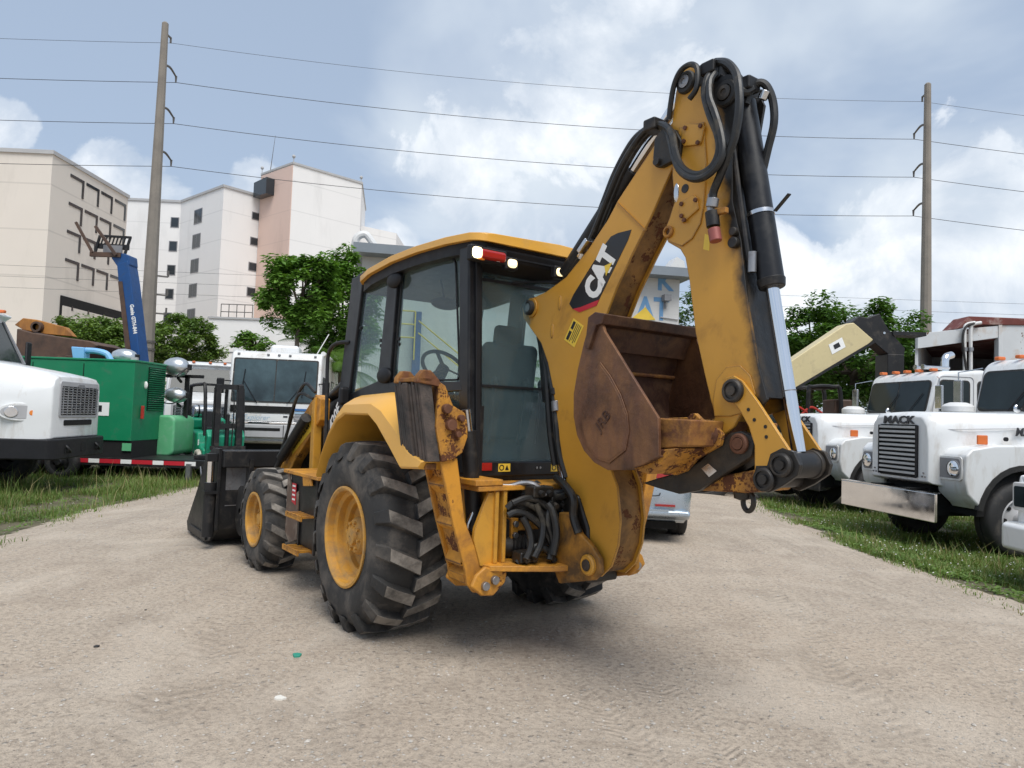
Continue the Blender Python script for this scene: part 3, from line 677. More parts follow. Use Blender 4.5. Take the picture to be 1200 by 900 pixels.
def tree(name, base, crown_c, crown_r, clumps, per, leaf, label, mat_leaf, seed, slim=.45, clump_r=.30, group=None, trunk_r=.14):
    rng = random.Random(seed); base = Vector(base); cc = Vector(crown_c)-base; R = Vector(crown_r)
    e = empty(name, base, 0, label, 'tree', group)
    tr = MB(); top = Vector((cc.x, cc.y, cc.z-R.z*.35))
    tr.tube([(0, 0, -.2), (top.x*.3+rng.uniform(-.1, .1), top.y*.3, top.z*.4), tuple(top)], lambda t: trunk_r*(1-.55*t), 9)
    cl = []
    for k in range(clumps):
        while True:
            q = Vector((rng.uniform(-1, 1), rng.uniform(-1, 1), rng.uniform(-1, 1)))
            if .35 < q.length < 1.0: break
        # push clumps outwards, uneven outline
        q = q.normalized()*(q.length**.5)*rng.uniform(.80, 1.10)
        cl.append(cc+Vector((q.x*R.x, q.y*R.y, q.z*R.z)))
    for c in cl[:16]:
        mid = top.lerp(c, .5)+Vector((rng.uniform(-.15, .15), rng.uniform(-.15, .15), rng.uniform(0, .2)))
        tr.tube([tuple(top-Vector((0, 0, R.z*.25*rng.random()))), tuple(mid), tuple(c)], lambda t: trunk_r*.38*(1-.8*t)+.006, 6, 4)
    tr.build('trunk', 'bark', e)
    m = MB()
    for c in cl:
        k = rng.uniform(.65, 1.3)*clump_r
        leaf_cards(m, c, int(per*rng.uniform(.7, 1.3)), (R.x*k, R.y*k, R.z*k*.75), leaf, rng, slim=slim)
    me = bpy.data.meshes.new('crown'); me.from_pydata([tuple(v) for v in m.v], [], m.f)
    o = bpy.data.objects.new('crown', me); COL.objects.link(o); me.materials.append(MATS[mat_leaf]); o.parent = e
    return e
def tree_px(u, v, depth, rx, rz, **k):
    c = at(u, v, depth); k.setdefault('name', 'broadleaf_tree'); n = k.pop('name')
    return tree(n, (c.x, depth, gh(c.x, depth)), c, (rx*depth/F_PX, rx*depth/F_PX*.9, rz*depth/F_PX), **k)
tree_px(352, 340, 25, 42, 56, clumps=80, per=160, leaf=.22, label='leafy green tree behind the motorhome, with a gap in its crown', mat_leaf='leaf_bright', seed=3, slim=.5, clump_r=.22)
tree_px(402, 362, 27, 44, 68, clumps=90, per=160, leaf=.22, label='leafy green tree between the cab and the leafy tree behind the motorhome', mat_leaf='leaf_bright', seed=8, slim=.5, clump_r=.22)
tree_px(1000, 412, 26, 80, 66, clumps=110, per=160, leaf=.20, label='spreading dark green tree behind the beige telehandler boom', mat_leaf='leaf_dark', seed=5, slim=.55, clump_r=.20, trunk_r=.22)
tree_px(952, 408, 28, 44, 48, clumps=60, per=150, leaf=.20, label='dark leafy tree showing between the chrome rod and the beige boom', mat_leaf='leaf_dark', seed=41, slim=.55, clump_r=.21)
tree_px(935, 445, 30, 46, 48, clumps=60, per=140, leaf=.22, label='lower bushy tree between the chrome rod and the spreading dark tree', mat_leaf='leaf_bright', seed=15, slim=.5, clump_r=.27)
tree_px(1045, 445, 31, 66, 50, clumps=60, per=140, leaf=.22, label='dark bushy tree right behind the cab of the farther white truck', mat_leaf='leaf_dark', seed=25, slim=.5, clump_r=.27)
tree_px(826, 362, 37, 40, 52, clumps=50, per=130, leaf=.24, label='green tree at the end of the block building with painted letters', mat_leaf='leaf_bright', seed=6, clump_r=.28)
tree_px(112, 404, 40, 52, 36, clumps=80, per=150, leaf=.26, label='rounded green tree before the tan building, left of the blue boom', mat_leaf='leaf_hedge', seed=9, clump_r=.26, group='rounded trees along the yard edge')
tree_px(155, 410, 41, 40, 36, clumps=60, per=150, leaf=.26, label='rounded green tree crossed by the blue lift boom', mat_leaf='leaf_hedge', seed=10, clump_r=.26, group='rounded trees along the yard edge')
tree_px(216, 404, 40, 38, 36, clumps=70, per=150, leaf=.26, label='rounded green tree beside the white annex wall', mat_leaf='leaf_hedge', seed=11, clump_r=.26, group='rounded trees along the yard edge')
tree_px(298, 402, 30, 24, 15, clumps=20, per=70, leaf=.20, label='small shrubby tree peeping over the motorhome roof', mat_leaf='leaf_bright', seed=12, clump_r=.3)
def palm(base, h, n, L, label, seed):
    rng = random.Random(seed); e = empty('palm_tree', base, 0, label, 'palm tree', 'palms beside the motorhome')
    MB().tube([(0, 0, -.2), (.05, 0, h*.5), (0, 0, h)], lambda t: .13-.03*t, 9).build('trunk', 'bark', e)
    m = MB()
    for k in range(n):
        a = 2*math.pi*k/n+rng.uniform(-.2, .2); el = rng.uniform(.15, 1.25); ln = L*rng.uniform(.8, 1.1)
        P = []; d = Vector((math.cos(a)*math.cos(el), math.sin(a)*math.cos(el), math.sin(el))); p = Vector((0, 0, h))
        for i in range(15):
            P.append(p.copy()); p = p+d*(ln/14); d = (d+Vector((0, 0, -.115))).normalized()
        for i in range(1, 15):
            t = i/14; ax = (P[i]-P[i-1]).normalized(); sd = ax.cross(Vector((0, 0, 1))).normalized(); wl = ln*.34*math.sin(math.pi*(.12+.83*t))+.06
            for s in (-1, 1):
                for j in range(2):
                    b = P[i-1].lerp(P[i], j*.5); tip = b+sd*s*wl*.8+ax*wl*.55+Vector((0, 0, -wl*.25)); q = ax*.022
                    m.add([b-q, b+q, tip], [(0, 1, 2)])
        for i in range(14): m.add([P[i]+Vector((0, 0, .012)), P[i]-Vector((0, 0, .012)), P[i+1]-Vector((0, 0, .008)), P[i+1]+Vector((0, 0, .008))], [(0, 1, 2, 3)])
    me = bpy.data.meshes.new('fronds'); me.from_pydata([tuple(v) for v in m.v], [], m.f); o = bpy.data.objects.new('fronds', me); COL.objects.link(o); me.materials.append(MATS['leaf_palm']); o.parent = e
for u, v, d, h, lab, sd in ((374, 425, 27.8, 3.9, 'bushy palm tree rising behind the motorhome', 2), (400, 430, 24, 2.9, 'bushy palm tree just left of the cab door', 4), (600, 420, 24, 2.6, 'palm tree before the block building, seen through the cab', 6)):
    c = at(u, v, d); palm((c.x, d, gh(c.x, d)), h, 22, 2.1, lab, sd)
def far_wood():
    rng = random.Random(77); m = MB()
    for k in range(240):
        x = rng.uniform(-75, 75); y = rng.uniform(50, 60)+(6 if x < -28 else 0); h = rng.uniform(1.0, 4.2)
        if -34 < x < -17 : h *= .8
        leaf_cards(m, Vector((x, y, h*.6)), 55, (2.0, 1.4, h*.6), .42, rng)
    me = bpy.data.meshes.new('distant_shrubs'); me.from_pydata([tuple(v) for v in m.v], [], m.f); o = bpy.data.objects.new('distant_shrubs', me); COL.objects.link(o); me.materials.append(MATS['leaf_dark'])
    tag(o, 'band of distant shrubs and low trees along the back of the yard', 'shrubs', kind='stuff')
far_wood()

# ================================================================ road wheels shared by the vehicles
def road_wheel(parent, c, R, W, s, rim='grey_light', tyre='dark_tyre', rr=.58, holes=8, dish=.05, name='wheel'):
    """c: centre of the outer face; s: +1 when the outer face looks to +y"""
    w = empty(name, (0, 0, 0)); w.parent = parent; d = Vector((0, s, 0)); c = Vector(c)
    MB().lathe([(R*rr, -W*.95), (R*.80, -W*1.02), (R*.93, -W*.96), (R*.985, -W*.86), (R, -W*.7), (R, -W*.53), (R*.975, -W*.52), (R*.975, -W*.48), (R, -W*.47), (R, -W*.3), (R*.985, -W*.14), (R*.93, -W*.04), (R*.80, .02*W), (R*rr*1.06, -.02*W), (R*rr, -.06*W)], c, d, 40).build('tyre', tyre, w, smooth=50)
    rm = MB().lathe([(R*rr*1.03, -.03*W), (R*rr*.97, 0), (R*rr*.93, -.03), (R*rr*.86, -dish-.03), (R*rr*.62, -dish), (R*rr*.40, -dish+.02), (R*rr*.38, dish*.9), (R*rr*.30, dish+.02), (.002, dish+.02)], c, d, 32).build('rim', rim, w, smooth=35)
    for k in range(holes):
        a = 2*math.pi*k/holes; q = c+Vector((math.cos(a), 0, math.sin(a)))*R*rr*.74-d*(dish+.012)
        MB().cyl(q, q+d*.022, R*rr*.085, n=10).build('hand_hole', 'void_shade', w)
    return w
def rrect(w, h, r, n=5):
    out = []
    for cx, cy, a0 in ((w/2-r, h/2-r, 0), (-w/2+r, h/2-r, 90), (-w/2+r, -h/2+r, 180), (w/2-r, -h/2+r, 270)):
        for k in range(n): a = rad(a0+90*k/(n-1)); out.append((cx+r*math.cos(a), cy+r*math.sin(a)))
    return out
# ================================================================ long-nosed white trucks at the right
def hood_rings(st):
    """stations: (x, half width low, half width top, z low, z shoulder, z top)"""
    R = []
    for x, wl, wt, zl, zs, zt in st:
        h = [(wl, zl), (wl*1.0, zl+(zs-zl)*.5), (wl*.985+wt*.015, zs-.05), ((wl+wt)/2+.02, (zs+zt)/2+.01), (wt, zt-.045), (wt-.05, zt-.012), (wt*.5, zt), (0, zt+.008)]
        R.append([(x, y, z) for y, z in h]+[(x, -y, z) for y, z in h[-2::-1]])
    return R
def make_mack(loc, h, label, chrome):
    t = empty('dump_truck', loc, h, label, 'truck', 'white long-nosed trucks parked in a row')
    def P(mb, n, m, **k): return mb.build(n, m, k.pop('par', t), **k)
    # hood
    st = [(1.06, .60, .50, .98, 1.62, 1.90), (1.00, .63, .54, .95, 1.68, 1.955), (.80, .68, .58, .92, 1.72, 1.975), (.3, .80, .68, .92, 1.74, 1.985), (-.3, .90, .78, .92, 1.77, 1.995), (-1.08, .97, .86, .92, 1.80, 2.01)]
    hd = P(MB().rings(hood_rings(st)), 'hood', 'white_paint', smooth=50, bevel=.02)
    # grille
    gr = P(MB().prism([(y, z+1.40) for y, z in rrect(.82, .76, .04)], 'x', 1.05, 1.072), 'grille', 'void_shade')
    for k in range(11):
        z = 1.062+k*.066; MB().prism([(1.073, z), (1.097, z+.004), (1.097, z+.034), (1.073, z+.038)], 'y', -.385, .385).build('slat', 'slat_metal', gr)
    for s in (-1, 1): MB().bb((1.06, s*.385, 1.03), (1.098, s*.41, 1.77)).build('grille_side', 'black_plastic', gr)
    text('lettering', 'MACK', .155, 'letter_grey', t, (1.068, 0, 1.845), (0, 1, 0), (-.12, 0, 1), .006, .006, sx=1.5)
    for s in (1, -1):
        y0, y1 = sorted((s*.55, s*1.09))
        arch = [(.66*math.cos(a), .50+.70*math.sin(a)) for a in [rad(x) for x in range(12, 169, 12)]]
        prof = [(.86, .86), (.90, 1.05), (.885, 1.38), (.80, 1.47), (.45, 1.53), (-.4, 1.56), (-.98, 1.56), (-1.04, 1.48), (-1.04, .70), (-.70, .66)]+arch[::-1]+[(.68, .70)]
        f = P(MB().prism(prof, 'y', y0, y1), 'fender', 'white_paint', bevel=.055, seg=3, smooth=50)
        lip = [(x*1.0, z) for x, z in arch]; lo = [((.66+.075)*math.cos(a), .50+.775*math.sin(a)) for a in [rad(x) for x in range(12, 169, 12)]]
        P(MB().prism(lip+lo[::-1], 'y', *sorted((s*1.03, s*1.105))), 'fender_lip', 'black_rubber', smooth=30)
        P(MB().prism([(.64*math.cos(a), .50+.68*math.sin(a)) for a in [rad(x) for x in range(5, 176, 10)]], 'y', *sorted((s*.5, s*.98))), 'wheel_well', 'void_shade')
        # headlamp set in a rounded recess
        hl = P(MB().prism([(y+s*.79, z+1.20) for y, z in rrect(.50, .33, .05)], 'x', .895, .915), 'headlamp', 'white_paint', bevel=.006)
        MB().prism([(y+s*.79, z+1.20) for y, z in rrect(.44, .27, .04)], 'x', .912, .919).build('recess', 'grey_trim', hl)
        MB().lathe([(.115, 0), (.115, .012), (.10, .02), (.06, .034), (.002, .038)], (.917, s*.90, 1.20), (1, 0, 0), 24).build('lens', 'chrome', hl)
        MB().lathe([(.118, .0), (.122, .018), (.108, .022)], (.917, s*.90, 1.20), (1, 0, 0), 24).build('lens_ring', 'grey_trim', hl)
        P(MB().box((.50, s*(.925), 1.60), (.16, .03, .13)), 'marker_lamp', 'amber_orange', bevel=.012)
        P(MB().cyl((.12, s*.90, 1.62), (.12, s*.93, 1.62), .03, n=10), 'hood_latch', 'black_plastic')
        text('lettering', 'MACK', .16, 'letter_grey', t, (-.25, s*.915, 1.72), (-s, 0, 0), (0, 0, 1), .004, .004, shear=.2)
        for k in range(3): P(MB().cyl((1.05, s*(.49+.03*k), 1.05+.05*(k % 2)), (1.075, s*(.49+.03*k), 1.05+.05*(k % 2)), .012, n=8), 'hood_bolt', 'steel')
        # wheels
        road_wheel(t, (0, s*1.06, .52), .52, .30, s, 'grey_light')
        for x in (-4.6, -5.95): road_wheel(t, (x, s*1.16, .52), .52, .56, s, 'white_dull', dish=-.10)
    for s in (1, -1):
        P(MB().tube([(.95, s*.60, 1.72), (.5, s*.775, 1.745), (-.3, s*.905, 1.78), (-1.05, s*.975, 1.80)], .006, 5), 'hood_seam', 'grey_light')
        P(MB().box((-.92, s*.985, 1.66), (.07, .02, .12)), 'hood_latch_strap', 'black_rubber', bevel=.006)
        P(MB().bb((-1.04, s*.90, 1.0), (-1.02, s*.99, 1.9)), 'cowl_gap', 'void_shade')
        for k in range(3): P(MB().bb((-.75+.12*k, s*.972, 1.30), (-.70+.12*k, s*.978, 1.36)), 'rivet_plate', 'grey_light')
    # bumper
    bp = P(MB().prism([(1.24, -1.0), (1.30, -1.02), (1.30, 1.02), (1.24, 1.0)], 'z', .47, .86), 'bumper', 'chrome' if chrome else 'black_steel', bevel=.012)
    MB().prism([(1.20, -1.0), (1.298, -1.022), (1.298, 1.022), (1.20, 1.0)], 'z', .861, .872).build('bumper_lip', 'chrome' if chrome else 'black_steel', bp)
    P(MB().bb((-7, .30, .62), (1.22, .40, .88)).bb((-7, -.40, .62), (1.22, -.30, .88)).bb((.3, -.5, .5), (1.1, .5, .85)).bb((-1, -.45, .6), (.9, .45, 1.0)), 'chassis', 'void_shade')
    # cab
    prof = [(-1.06, .95), (-1.06, 2.02), (-1.24, 2.78), (-1.36, 2.90), (-2.3, 2.96), (-2.62, 2.90), (-2.70, 2.75), (-2.66, .95)]
    cb = P(MB().prism(prof, 'y', -.99, .99), 'cab', 'white_paint', bevel=.10, seg=4, smooth=50)
    dv = Vector((-.18, 0, .76)).normalized()
    def wpt(y, z): return (-1.06-(z-2.02)*.237+.012, y, z)
    def pane(ya, yb, za, zb, r, off, mname, name, par):
        pts = [(y+(ya+yb)/2, z+(za+zb)/2) for y, z in rrect(yb-ya, zb-za, r)]
        a = [Vector(wpt(y, z)) for y, z in pts]; n = Vector((1, 0, .24)).normalized()
        m = MB(); k = len(a); m.add([p+n*off for p in a]+[p-n*.02 for p in a], [tuple(range(k))]+[(i, (i+1) % k, k+(i+1) % k, k+i) for i in range(k)]); return m.build(name, mname, par)
    ws = pane(-.90, .90, 2.05, 2.72, .10, .004, 'black_rubber', 'windscreen', cb)
    pane(-.87, -.015, 2.08, 2.69, .08, .009, 'dark_glass', 'pane', ws); pane(.015, .87, 2.08, 2.69, .08, .009, 'dark_glass', 'pane', ws)
    for s in (1, -1):
        for xa, xb, nm in ((-1.98, -1.30, 'door_window'), (-2.46, -2.14, 'rear_window')):
            pts = [(x+(xa+xb)/2, z+2.40) for x, z in rrect(xb-xa, .66, .08)]
            w_ = MB().prism(pts, 'y', *sorted((s*.985, s*.998))).build(nm, 'black_rubber', cb)
            MB().prism([(x+(xa+xb)/2, z+2.40) for x, z in rrect(xb-xa-.06, .60, .06)], 'y', *sorted((s*.99, s*1.002))).build('pane', 'dark_glass', w_)
        fr = smooth_corner([(-1.16, 1.0), (-2.06, 1.0), (-2.06, 2.80), (-1.30, 2.80), (-1.14, 2.1)], .1)
        MB().tube([(x, s*.992, z) for x, z in fr], .010, 5, sm=False).build('door_seam', 'grey_light', cb)
        MB().bb((-1.95, s*1.0, 1.72), (-1.83, s*1.02, 1.77)).build('door_handle', 'chrome', cb)
        # west-coast mirror
        mi = P(MB().box((-1.05, s*1.28, 2.36), (.05, .18, .46)), 'mirror', 'worn_chrome', bevel=.015)
        MB().tube([(-1.25, s*.98, 2.78), (-1.05, s*1.28, 2.72), (-1.05, s*1.28, 2.0), (-1.2, s*.98, 1.98)], .012, 6, sm=False).build('mirror_bracket', 'worn_chrome', mi)
    # roof lamps, horns
    for y in (-.75, -.35, 0, .35, .75):
        P(MB().box((-1.36, y, 2.935), (.14, .10, .06)), 'roof_lamp', 'amber_orange', bevel=.02)
    for y in (.2, .42):
        P(MB().cyl((-1.45, y, 3.02), (-2.0, y, 3.02), .028, n=10).cyl((-1.38, y, 3.02), (-1.46, y, 3.02), .06, .03, n=12), 'air_horn', 'worn_chrome')
    # wipers
    for y in (-.25, .45): P(MB().bar(Vector(wpt(y, 2.06))+Vector((.03, 0, 0)), Vector(wpt(y+.3, 2.45))+Vector((.03, 0, 0)), .012, .012), 'wiper', 'black_plastic')
    P(MB().ball((-.85, .1, 2.08), (.06, .03, .07), 10, 8), 'hood_ornament', 'chrome')
    # air cleaner at the right side, exhaust stack behind the cab
    ac = P(MB().cyl((-.82, -1.02, 1.35), (-.82, -1.02, 2.02), .19, n=28), 'air_cleaner', 'white_dull')
    MB().lathe([(.22, 0), (.24, .02), (.24, .10), (.20, .14), (.12, .17), (.002, .175)], (-.82, -1.02, 2.02), (0, 0, 1), 28).build('cap', 'white_dull', ac)
    P(MB().tube([(-2.86, -.72, .9), (-2.86, -.72, 2.4), (-2.86, -.72, 3.15), (-2.90, -.74, 3.36), (-3.08, -.78, 3.44)], .085, 14), 'exhaust_stack', 'chrome')
    for s in (1, -1): P(MB().cyl((-2.2, s*.80, .72), (-3.6, s*.80, .72), .30, n=24), 'fuel_tank', 'worn_chrome', bevel=.02)
    P(MB().bb((-6.9, -.5, .90), (-2.9, .5, 1.10)), 'subframe', 'black_steel')
    return t
MH = rad(188.9)
make_mack((6.834, 10.76, -.20), MH, 'white long-nosed truck with a chrome bumper standing in the grass', True)
make_mack((7.05, 14.85, -.20), MH, 'white long-nosed truck with a dark bumper, beside the chrome-bumpered one', False)
# ================================================================ pickup nose at the right edge
def make_pickup(loc, h, label):
    t = empty('pickup_truck', loc, h, label, 'pickup')
    def P(mb, n, m, **k): return mb.build(n, m, k.pop('par', t), **k)
    P(MB().rings(hood_rings([(.90, .80, .72, .55, 1.10, 1.16), (.84, .90, .80, .50, 1.16, 1.24), (.5, .94, .84, .5, 1.2, 1.28), (-.6, .95, .85, .5, 1.22, 1.32)])), 'hood', 'white_paint', smooth=50, bevel=.03)
    cb = P(MB().prism([(-.55, .5), (-.55, 1.30), (-1.15, 1.88), (-2.4, 1.90), (-2.6, 1.30), (-2.6, .5)], 'y', -.93, .93), 'cab', 'white_paint', bevel=.08, seg=3)
    MB().prism([(-.60, 1.37), (-1.12, 1.84), (-1.14, 1.83), (-.63, 1.36)], 'y', -.80, .80).build('windscreen', 'dark_glass', cb)
    for s in (1, -1):
        MB().prism([(-.85, 1.34), (-1.22, 1.80), (-1.75, 1.80), (-1.75, 1.34)], 'y', *sorted((s*.92, s*.935))).build('door_window', 'dark_glass', cb)
        hl = P(MB().prism([(y+s*.70, z+.98) for y, z in rrect(.36, .30, .03)], 'x', .88, .925), 'headlamp', 'white_dull', bevel=.01)
        MB().prism([(y+s*.70, z+.98) for y, z in rrect(.30, .22, .02)], 'x', .92, .935).build('lens', 'dark_glass', hl)
        P(MB().prism([(.45*math.cos(a), .38+.47*math.sin(a)) for a in [rad(x) for x in range(0, 181, 15)]], 'y', *sorted((s*.5, s*.97))), 'wheel_well', 'void_shade')
        for x in (0, -3.4): road_wheel(t, (x, s*.98, .38), .38, .26, s, 'grey_light', dish=.03)
    gr = P(MB().bb((.89, -.46, .80), (.93, .46, 1.12)), 'grille', 'void_shade')
    for z in (.86, .96, 1.06): MB().bb((.92, -.45, z), (.945, .45, z+.025)).build('slat', 'chrome', gr)
    P(MB().prism([(.94, -.98), (1.08, -.86), (1.12, -.5), (1.12, .5), (1.08, .86), (.94, .98), (.80, .98), (.80, -.98)], 'z', .42, .70), 'bumper', 'white_paint', bevel=.05, seg=3)
    P(MB().bb((-4.6, -.95, .65), (-2.68, .95, 1.25)), 'cargo_bed', 'white_paint', bevel=.04)
    P(MB().bb((-4.5, -.6, .35), (.7, .6, .6)), 'chassis', 'void_shade')
    return t
make_pickup((6.52, 7.02, -.15), MH, 'white pickup with a rounded white bumper parked nearest the grass edge')
# ================================================================ silver sedan behind the boom
def make_sedan():
    fwd = Vector((.14, .99, 0)).normalized(); h = math.atan2(fwd.y, fwd.x)
    lat = Vector((-fwd.y, fwd.x, 0)); rr = hit(792, 625); o = rr+lat*.78
    t = empty('sedan', (o.x, o.y, 0), h, 'silver sedan parked behind the boom, its right tail lamp showing', 'car')
    def P(mb, n, m, **k): return mb.build(n, m, k.pop('par', t), **k)
    # x forward from the rear axle; lower body stations
    def ring(x, w, z0, z1, crown):
        hh = [(w*.90, z0), (w*.98, z0+.10), (w, z0+(z1-z0)*.45), (w*.985, z0+(z1-z0)*.72), (w*.93, z1-.03), (w*.80, z1), (w*.4, z1+crown), (0, z1+crown*1.2)]
        return [(x, y, z) for y, z in hh]+[(x, -y, z) for y, z in hh[-2::-1]]
    st = [(-.90, .74, .36, .86, .02), (-.86, .84, .30, .96, .03), (-.70, .895, .24, 1.04, .03), (-.35, .905, .20, 1.06, .03), (.5, .905, .18, 1.0, .03), (1.6, .905, .18, .98, .03), (2.6, .90, .18, .96, .04), (3.3, .87, .22, .86, .05), (3.55, .80, .28, .76, .04), (3.68, .66, .34, .66, .03)]
    P(MB().rings([ring(*a) for a in st]), 'body', 'silver_paint', smooth=60)
    def gr(x, w, z): return [(x, y, zz) for y, zz in ((w*1.18, .98), (w*1.1, (.98+z)/2), (w, z-.05), (w*.85, z), (0, z+.02), (-w*.85, z), (-w, z-.05), (-w*1.1, (.98+z)/2), (-w*1.18, .98))]
    P(MB().rings([gr(-.45, .66, 1.06), gr(-.15, .64, 1.22), (gr(.35, .62, 1.38)), gr(1.0, .62, 1.43), gr(1.5, .61, 1.38), gr(2.2, .62, 1.05)]), 'greenhouse', 'dark_glass', smooth=50)
    P(MB().rings([[(x, y, z) for y, z in ((.58, zz-.02), (.50, zz+.015), (0, zz+.035), (-.50, zz+.015), (-.58, zz-.02), (0, zz-.03))] for x, zz in ((.30, 1.37), (.7, 1.42), (1.1, 1.43), (1.5, 1.39))]), 'roof', 'silver_paint', smooth=50)
    for s in (1, -1):
        tl = P(MB().rings([[(x, s*y, z) for x, y, z in q] for q in ([(-.925, .34, .80), (-.925, .34, .90), (-.82, .34, .90), (-.82, .34, .80)], [(-.905, .62, .79), (-.90, .62, .925), (-.80, .62, .925), (-.80, .62, .79)], [(-.80, .90, .80), (-.78, .895, .93), (-.68, .86, .93), (-.70, .87, .80)], [(-.58, .925, .82), (-.56, .92, .91), (-.50, .88, .91), (-.52, .88, .82)])]), 'tail_lamp', 'red_lens', bevel=.01)
        P(MB().prism([(-.93, .46), (-.885, .46), (-.885, .485), (-.93, .485)], 'y', *sorted((s*.44, s*.68))), 'reflector', 'red_lens')
        P(MB().prism([(-.99, .36), (-.87, .30), (-.55, .30), (-.55, .42), (-.95, .42)], 'y', *sorted((s*.02, s*.86))), 'lower_bumper', 'silver_paint', bevel=.04, seg=3)
        P(MB().prism([(.345*math.cos(a), .32+.36*math.sin(a)) for a in [rad(x) for x in range(0, 181, 15)]], 'y', *sorted((s*.5, s*.912))), 'wheel_well', 'void_shade')
        P(MB().prism([(2.80+.345*math.cos(a), .32+.36*math.sin(a)) for a in [rad(x) for x in range(0, 181, 15)]], 'y', *sorted((s*.5, s*.912))), 'wheel_well', 'void_shade')
        for x in (0, 2.80): road_wheel(t, (x, s*.90, .32), .325, .235, s, 'grey_light', rr=.66, holes=5, dish=.02)
    P(MB().tube([(-.905, -.50, .62), (-.93, -.44, .585), (-.945, 0, .58), (-.93, .44, .585), (-.905, .50, .62)], .006, 5), 'boot_seam', 'void_shade')
    P(MB().bb((-.965, -.60, .40), (-.88, .60, .425)), 'bumper_crease', 'silver_paint')
    pl = P(MB().bb((-.945, -.26, .66), (-.925, .26, .79)), 'number_plate', 'decal_white', bevel=.004)
    MB().bb((-.95, -.275, .645), (-.93, .275, .66)).build('plate_frame', 'black_plastic', pl)
    text('plate_character', '3', .11, 'decal_black', pl, (-.948, -.20, .725), (0, -1, 0), (0, 0, 1), .001)
    P(MB().bb((-.8, -.7, .17), (3.3, .7, .26)), 'underbody', 'void_shade')
make_sedan()
# ================================================================ beige telehandler, boom raised to the right
def make_telehandler():
    D = 17.0
    def A(u, v, d=D): return at(u, v, d)
    base = hit(848, 577); 
    o = A(862, 560); o = Vector((o.x, 16.2, gh(o.x, 16.2)))
    t = empty('telehandler', o, 0, 'beige telehandler with a thick boom raised behind the white trucks', 'telehandler')
    def P(mb, n, m, **k): return mb.build(n, m, k.pop('par', t), **k)
    L = lambda p: p-o
    top, bot = [L(A(u, v)) for u, v in ((918, 431), (1000, 378))], [L(A(u, v)) for u, v in ((922, 457), (1024, 400))]
    # boom quad: extend down-left to the pivot
    d = (top[1]-top[0]).normalized(); a0 = top[0]-d*2.3; b0 = bot[0]-d*2.3
    quad = [(p.x, p.z) for p in (a0, top[1], L(A(1022, 396)), b0)]
    quad = [(p.x, p.z) for p in (a0, L(A(992, 379)), L(A(1001, 378)), L(A(1024, 398)), L(A(1018, 404)), b0)]
    y0 = top[0].y
    bm = P(MB().prism(quad, 'y', y0-.0, y0+.52), 'boom', 'beige_paint', bevel=.03)
    n = Vector((-d.z, 0, d.x))
    MB().prism([(p.x, p.z) for p in (b0+n*.03, bot[1]+n*.02, bot[1]-n*.04, b0-n*.04)], 'y', y0-.012, y0+.54).build('boom_rail', 'black_steel', bm)
    c = L(A(984, 404)); 
    dec = MB().prism([(c.x-.18, c.z-.24), (c.x+.14, c.z-.05), (c.x+.05, c.z+.18), (c.x-.27, c.z-.01)], 'y', y0-.008, y0-.003).build('decal', 'decal_white', bm)
    MB().prism([(c.x-.12, c.z-.12), (c.x+.02, c.z-.04), (c.x-.03, c.z+.06), (c.x-.16, c.z-.02)], 'y', y0-.012, y0-.009).build('decal_mark', 'decal_black', bm)
    hp = [L(A(u, v)) for u, v in ((998, 378), (1008, 370), (1018, 372), (1032, 367), (1042, 385), (1062, 408), (1060, 424), (1048, 420), (1030, 405), (1012, 388))]
    P(MB().prism([(p.x, p.z) for p in hp], 'y', y0+.04, y0+.48), 'boom_head', 'black_steel', bevel=.02)
    P(MB().bb((hp[4].x+.1, y0, hp[4].z-.15), (hp[4].x+.9, y0+.5, hp[4].z-.06)), 'carriage_bar', 'black_steel')
    p = L(A(1037, 390)); P(MB().cyl((p.x, y0+.02, p.z), (p.x, y0+.5, p.z), .03, n=10), 'head_pin', 'worn_chrome')
    p = L(A(1055, 420)); P(MB().bb((p.x-.3, y0, p.z-.9), (p.x+.1, y0+.6, p.z+.1)), 'fork_carriage', 'black_steel', bevel=.02)
    # chassis and wheels
    P(MB().prism([(-1.6, .7), (1.9, .7), (2.0, 1.05), (1.2, 1.25), (-.9, 1.35), (-1.7, 1.2)], 'y', -.45, .75), 'chassis', 'beige_paint', bevel=.04)
    cb = P(MB().prism([(-.6, 1.2), (.7, 1.2), (.6, 2.3), (-.4, 2.35)], 'y', -.95, -.15), 'cab', 'beige_paint', bevel=.05)
    MB().prism([(-.48, 1.5), (.55, 1.5), (.48, 2.2), (-.32, 2.22)], 'y', -.965, -.94).build('cab_window', 'dark_glass', cb)
    P(MB().prism([(a0.x-.3, .9), (a0.x+.4, .9), (a0.x+.45, a0.z), (a0.x, a0.z+.1), (a0.x-.3, a0.z-.2)], 'y', y0-.05, y0+.57), 'boom_mount', 'beige_paint', bevel=.03)
    for x in (-1.15, 1.25):
        for yy, s in ((-1.05, -1), (1.2, 1)):
            road_wheel(t, (x, yy, .60), .60, .42, s, 'white_dull', rr=.5)
make_telehandler()
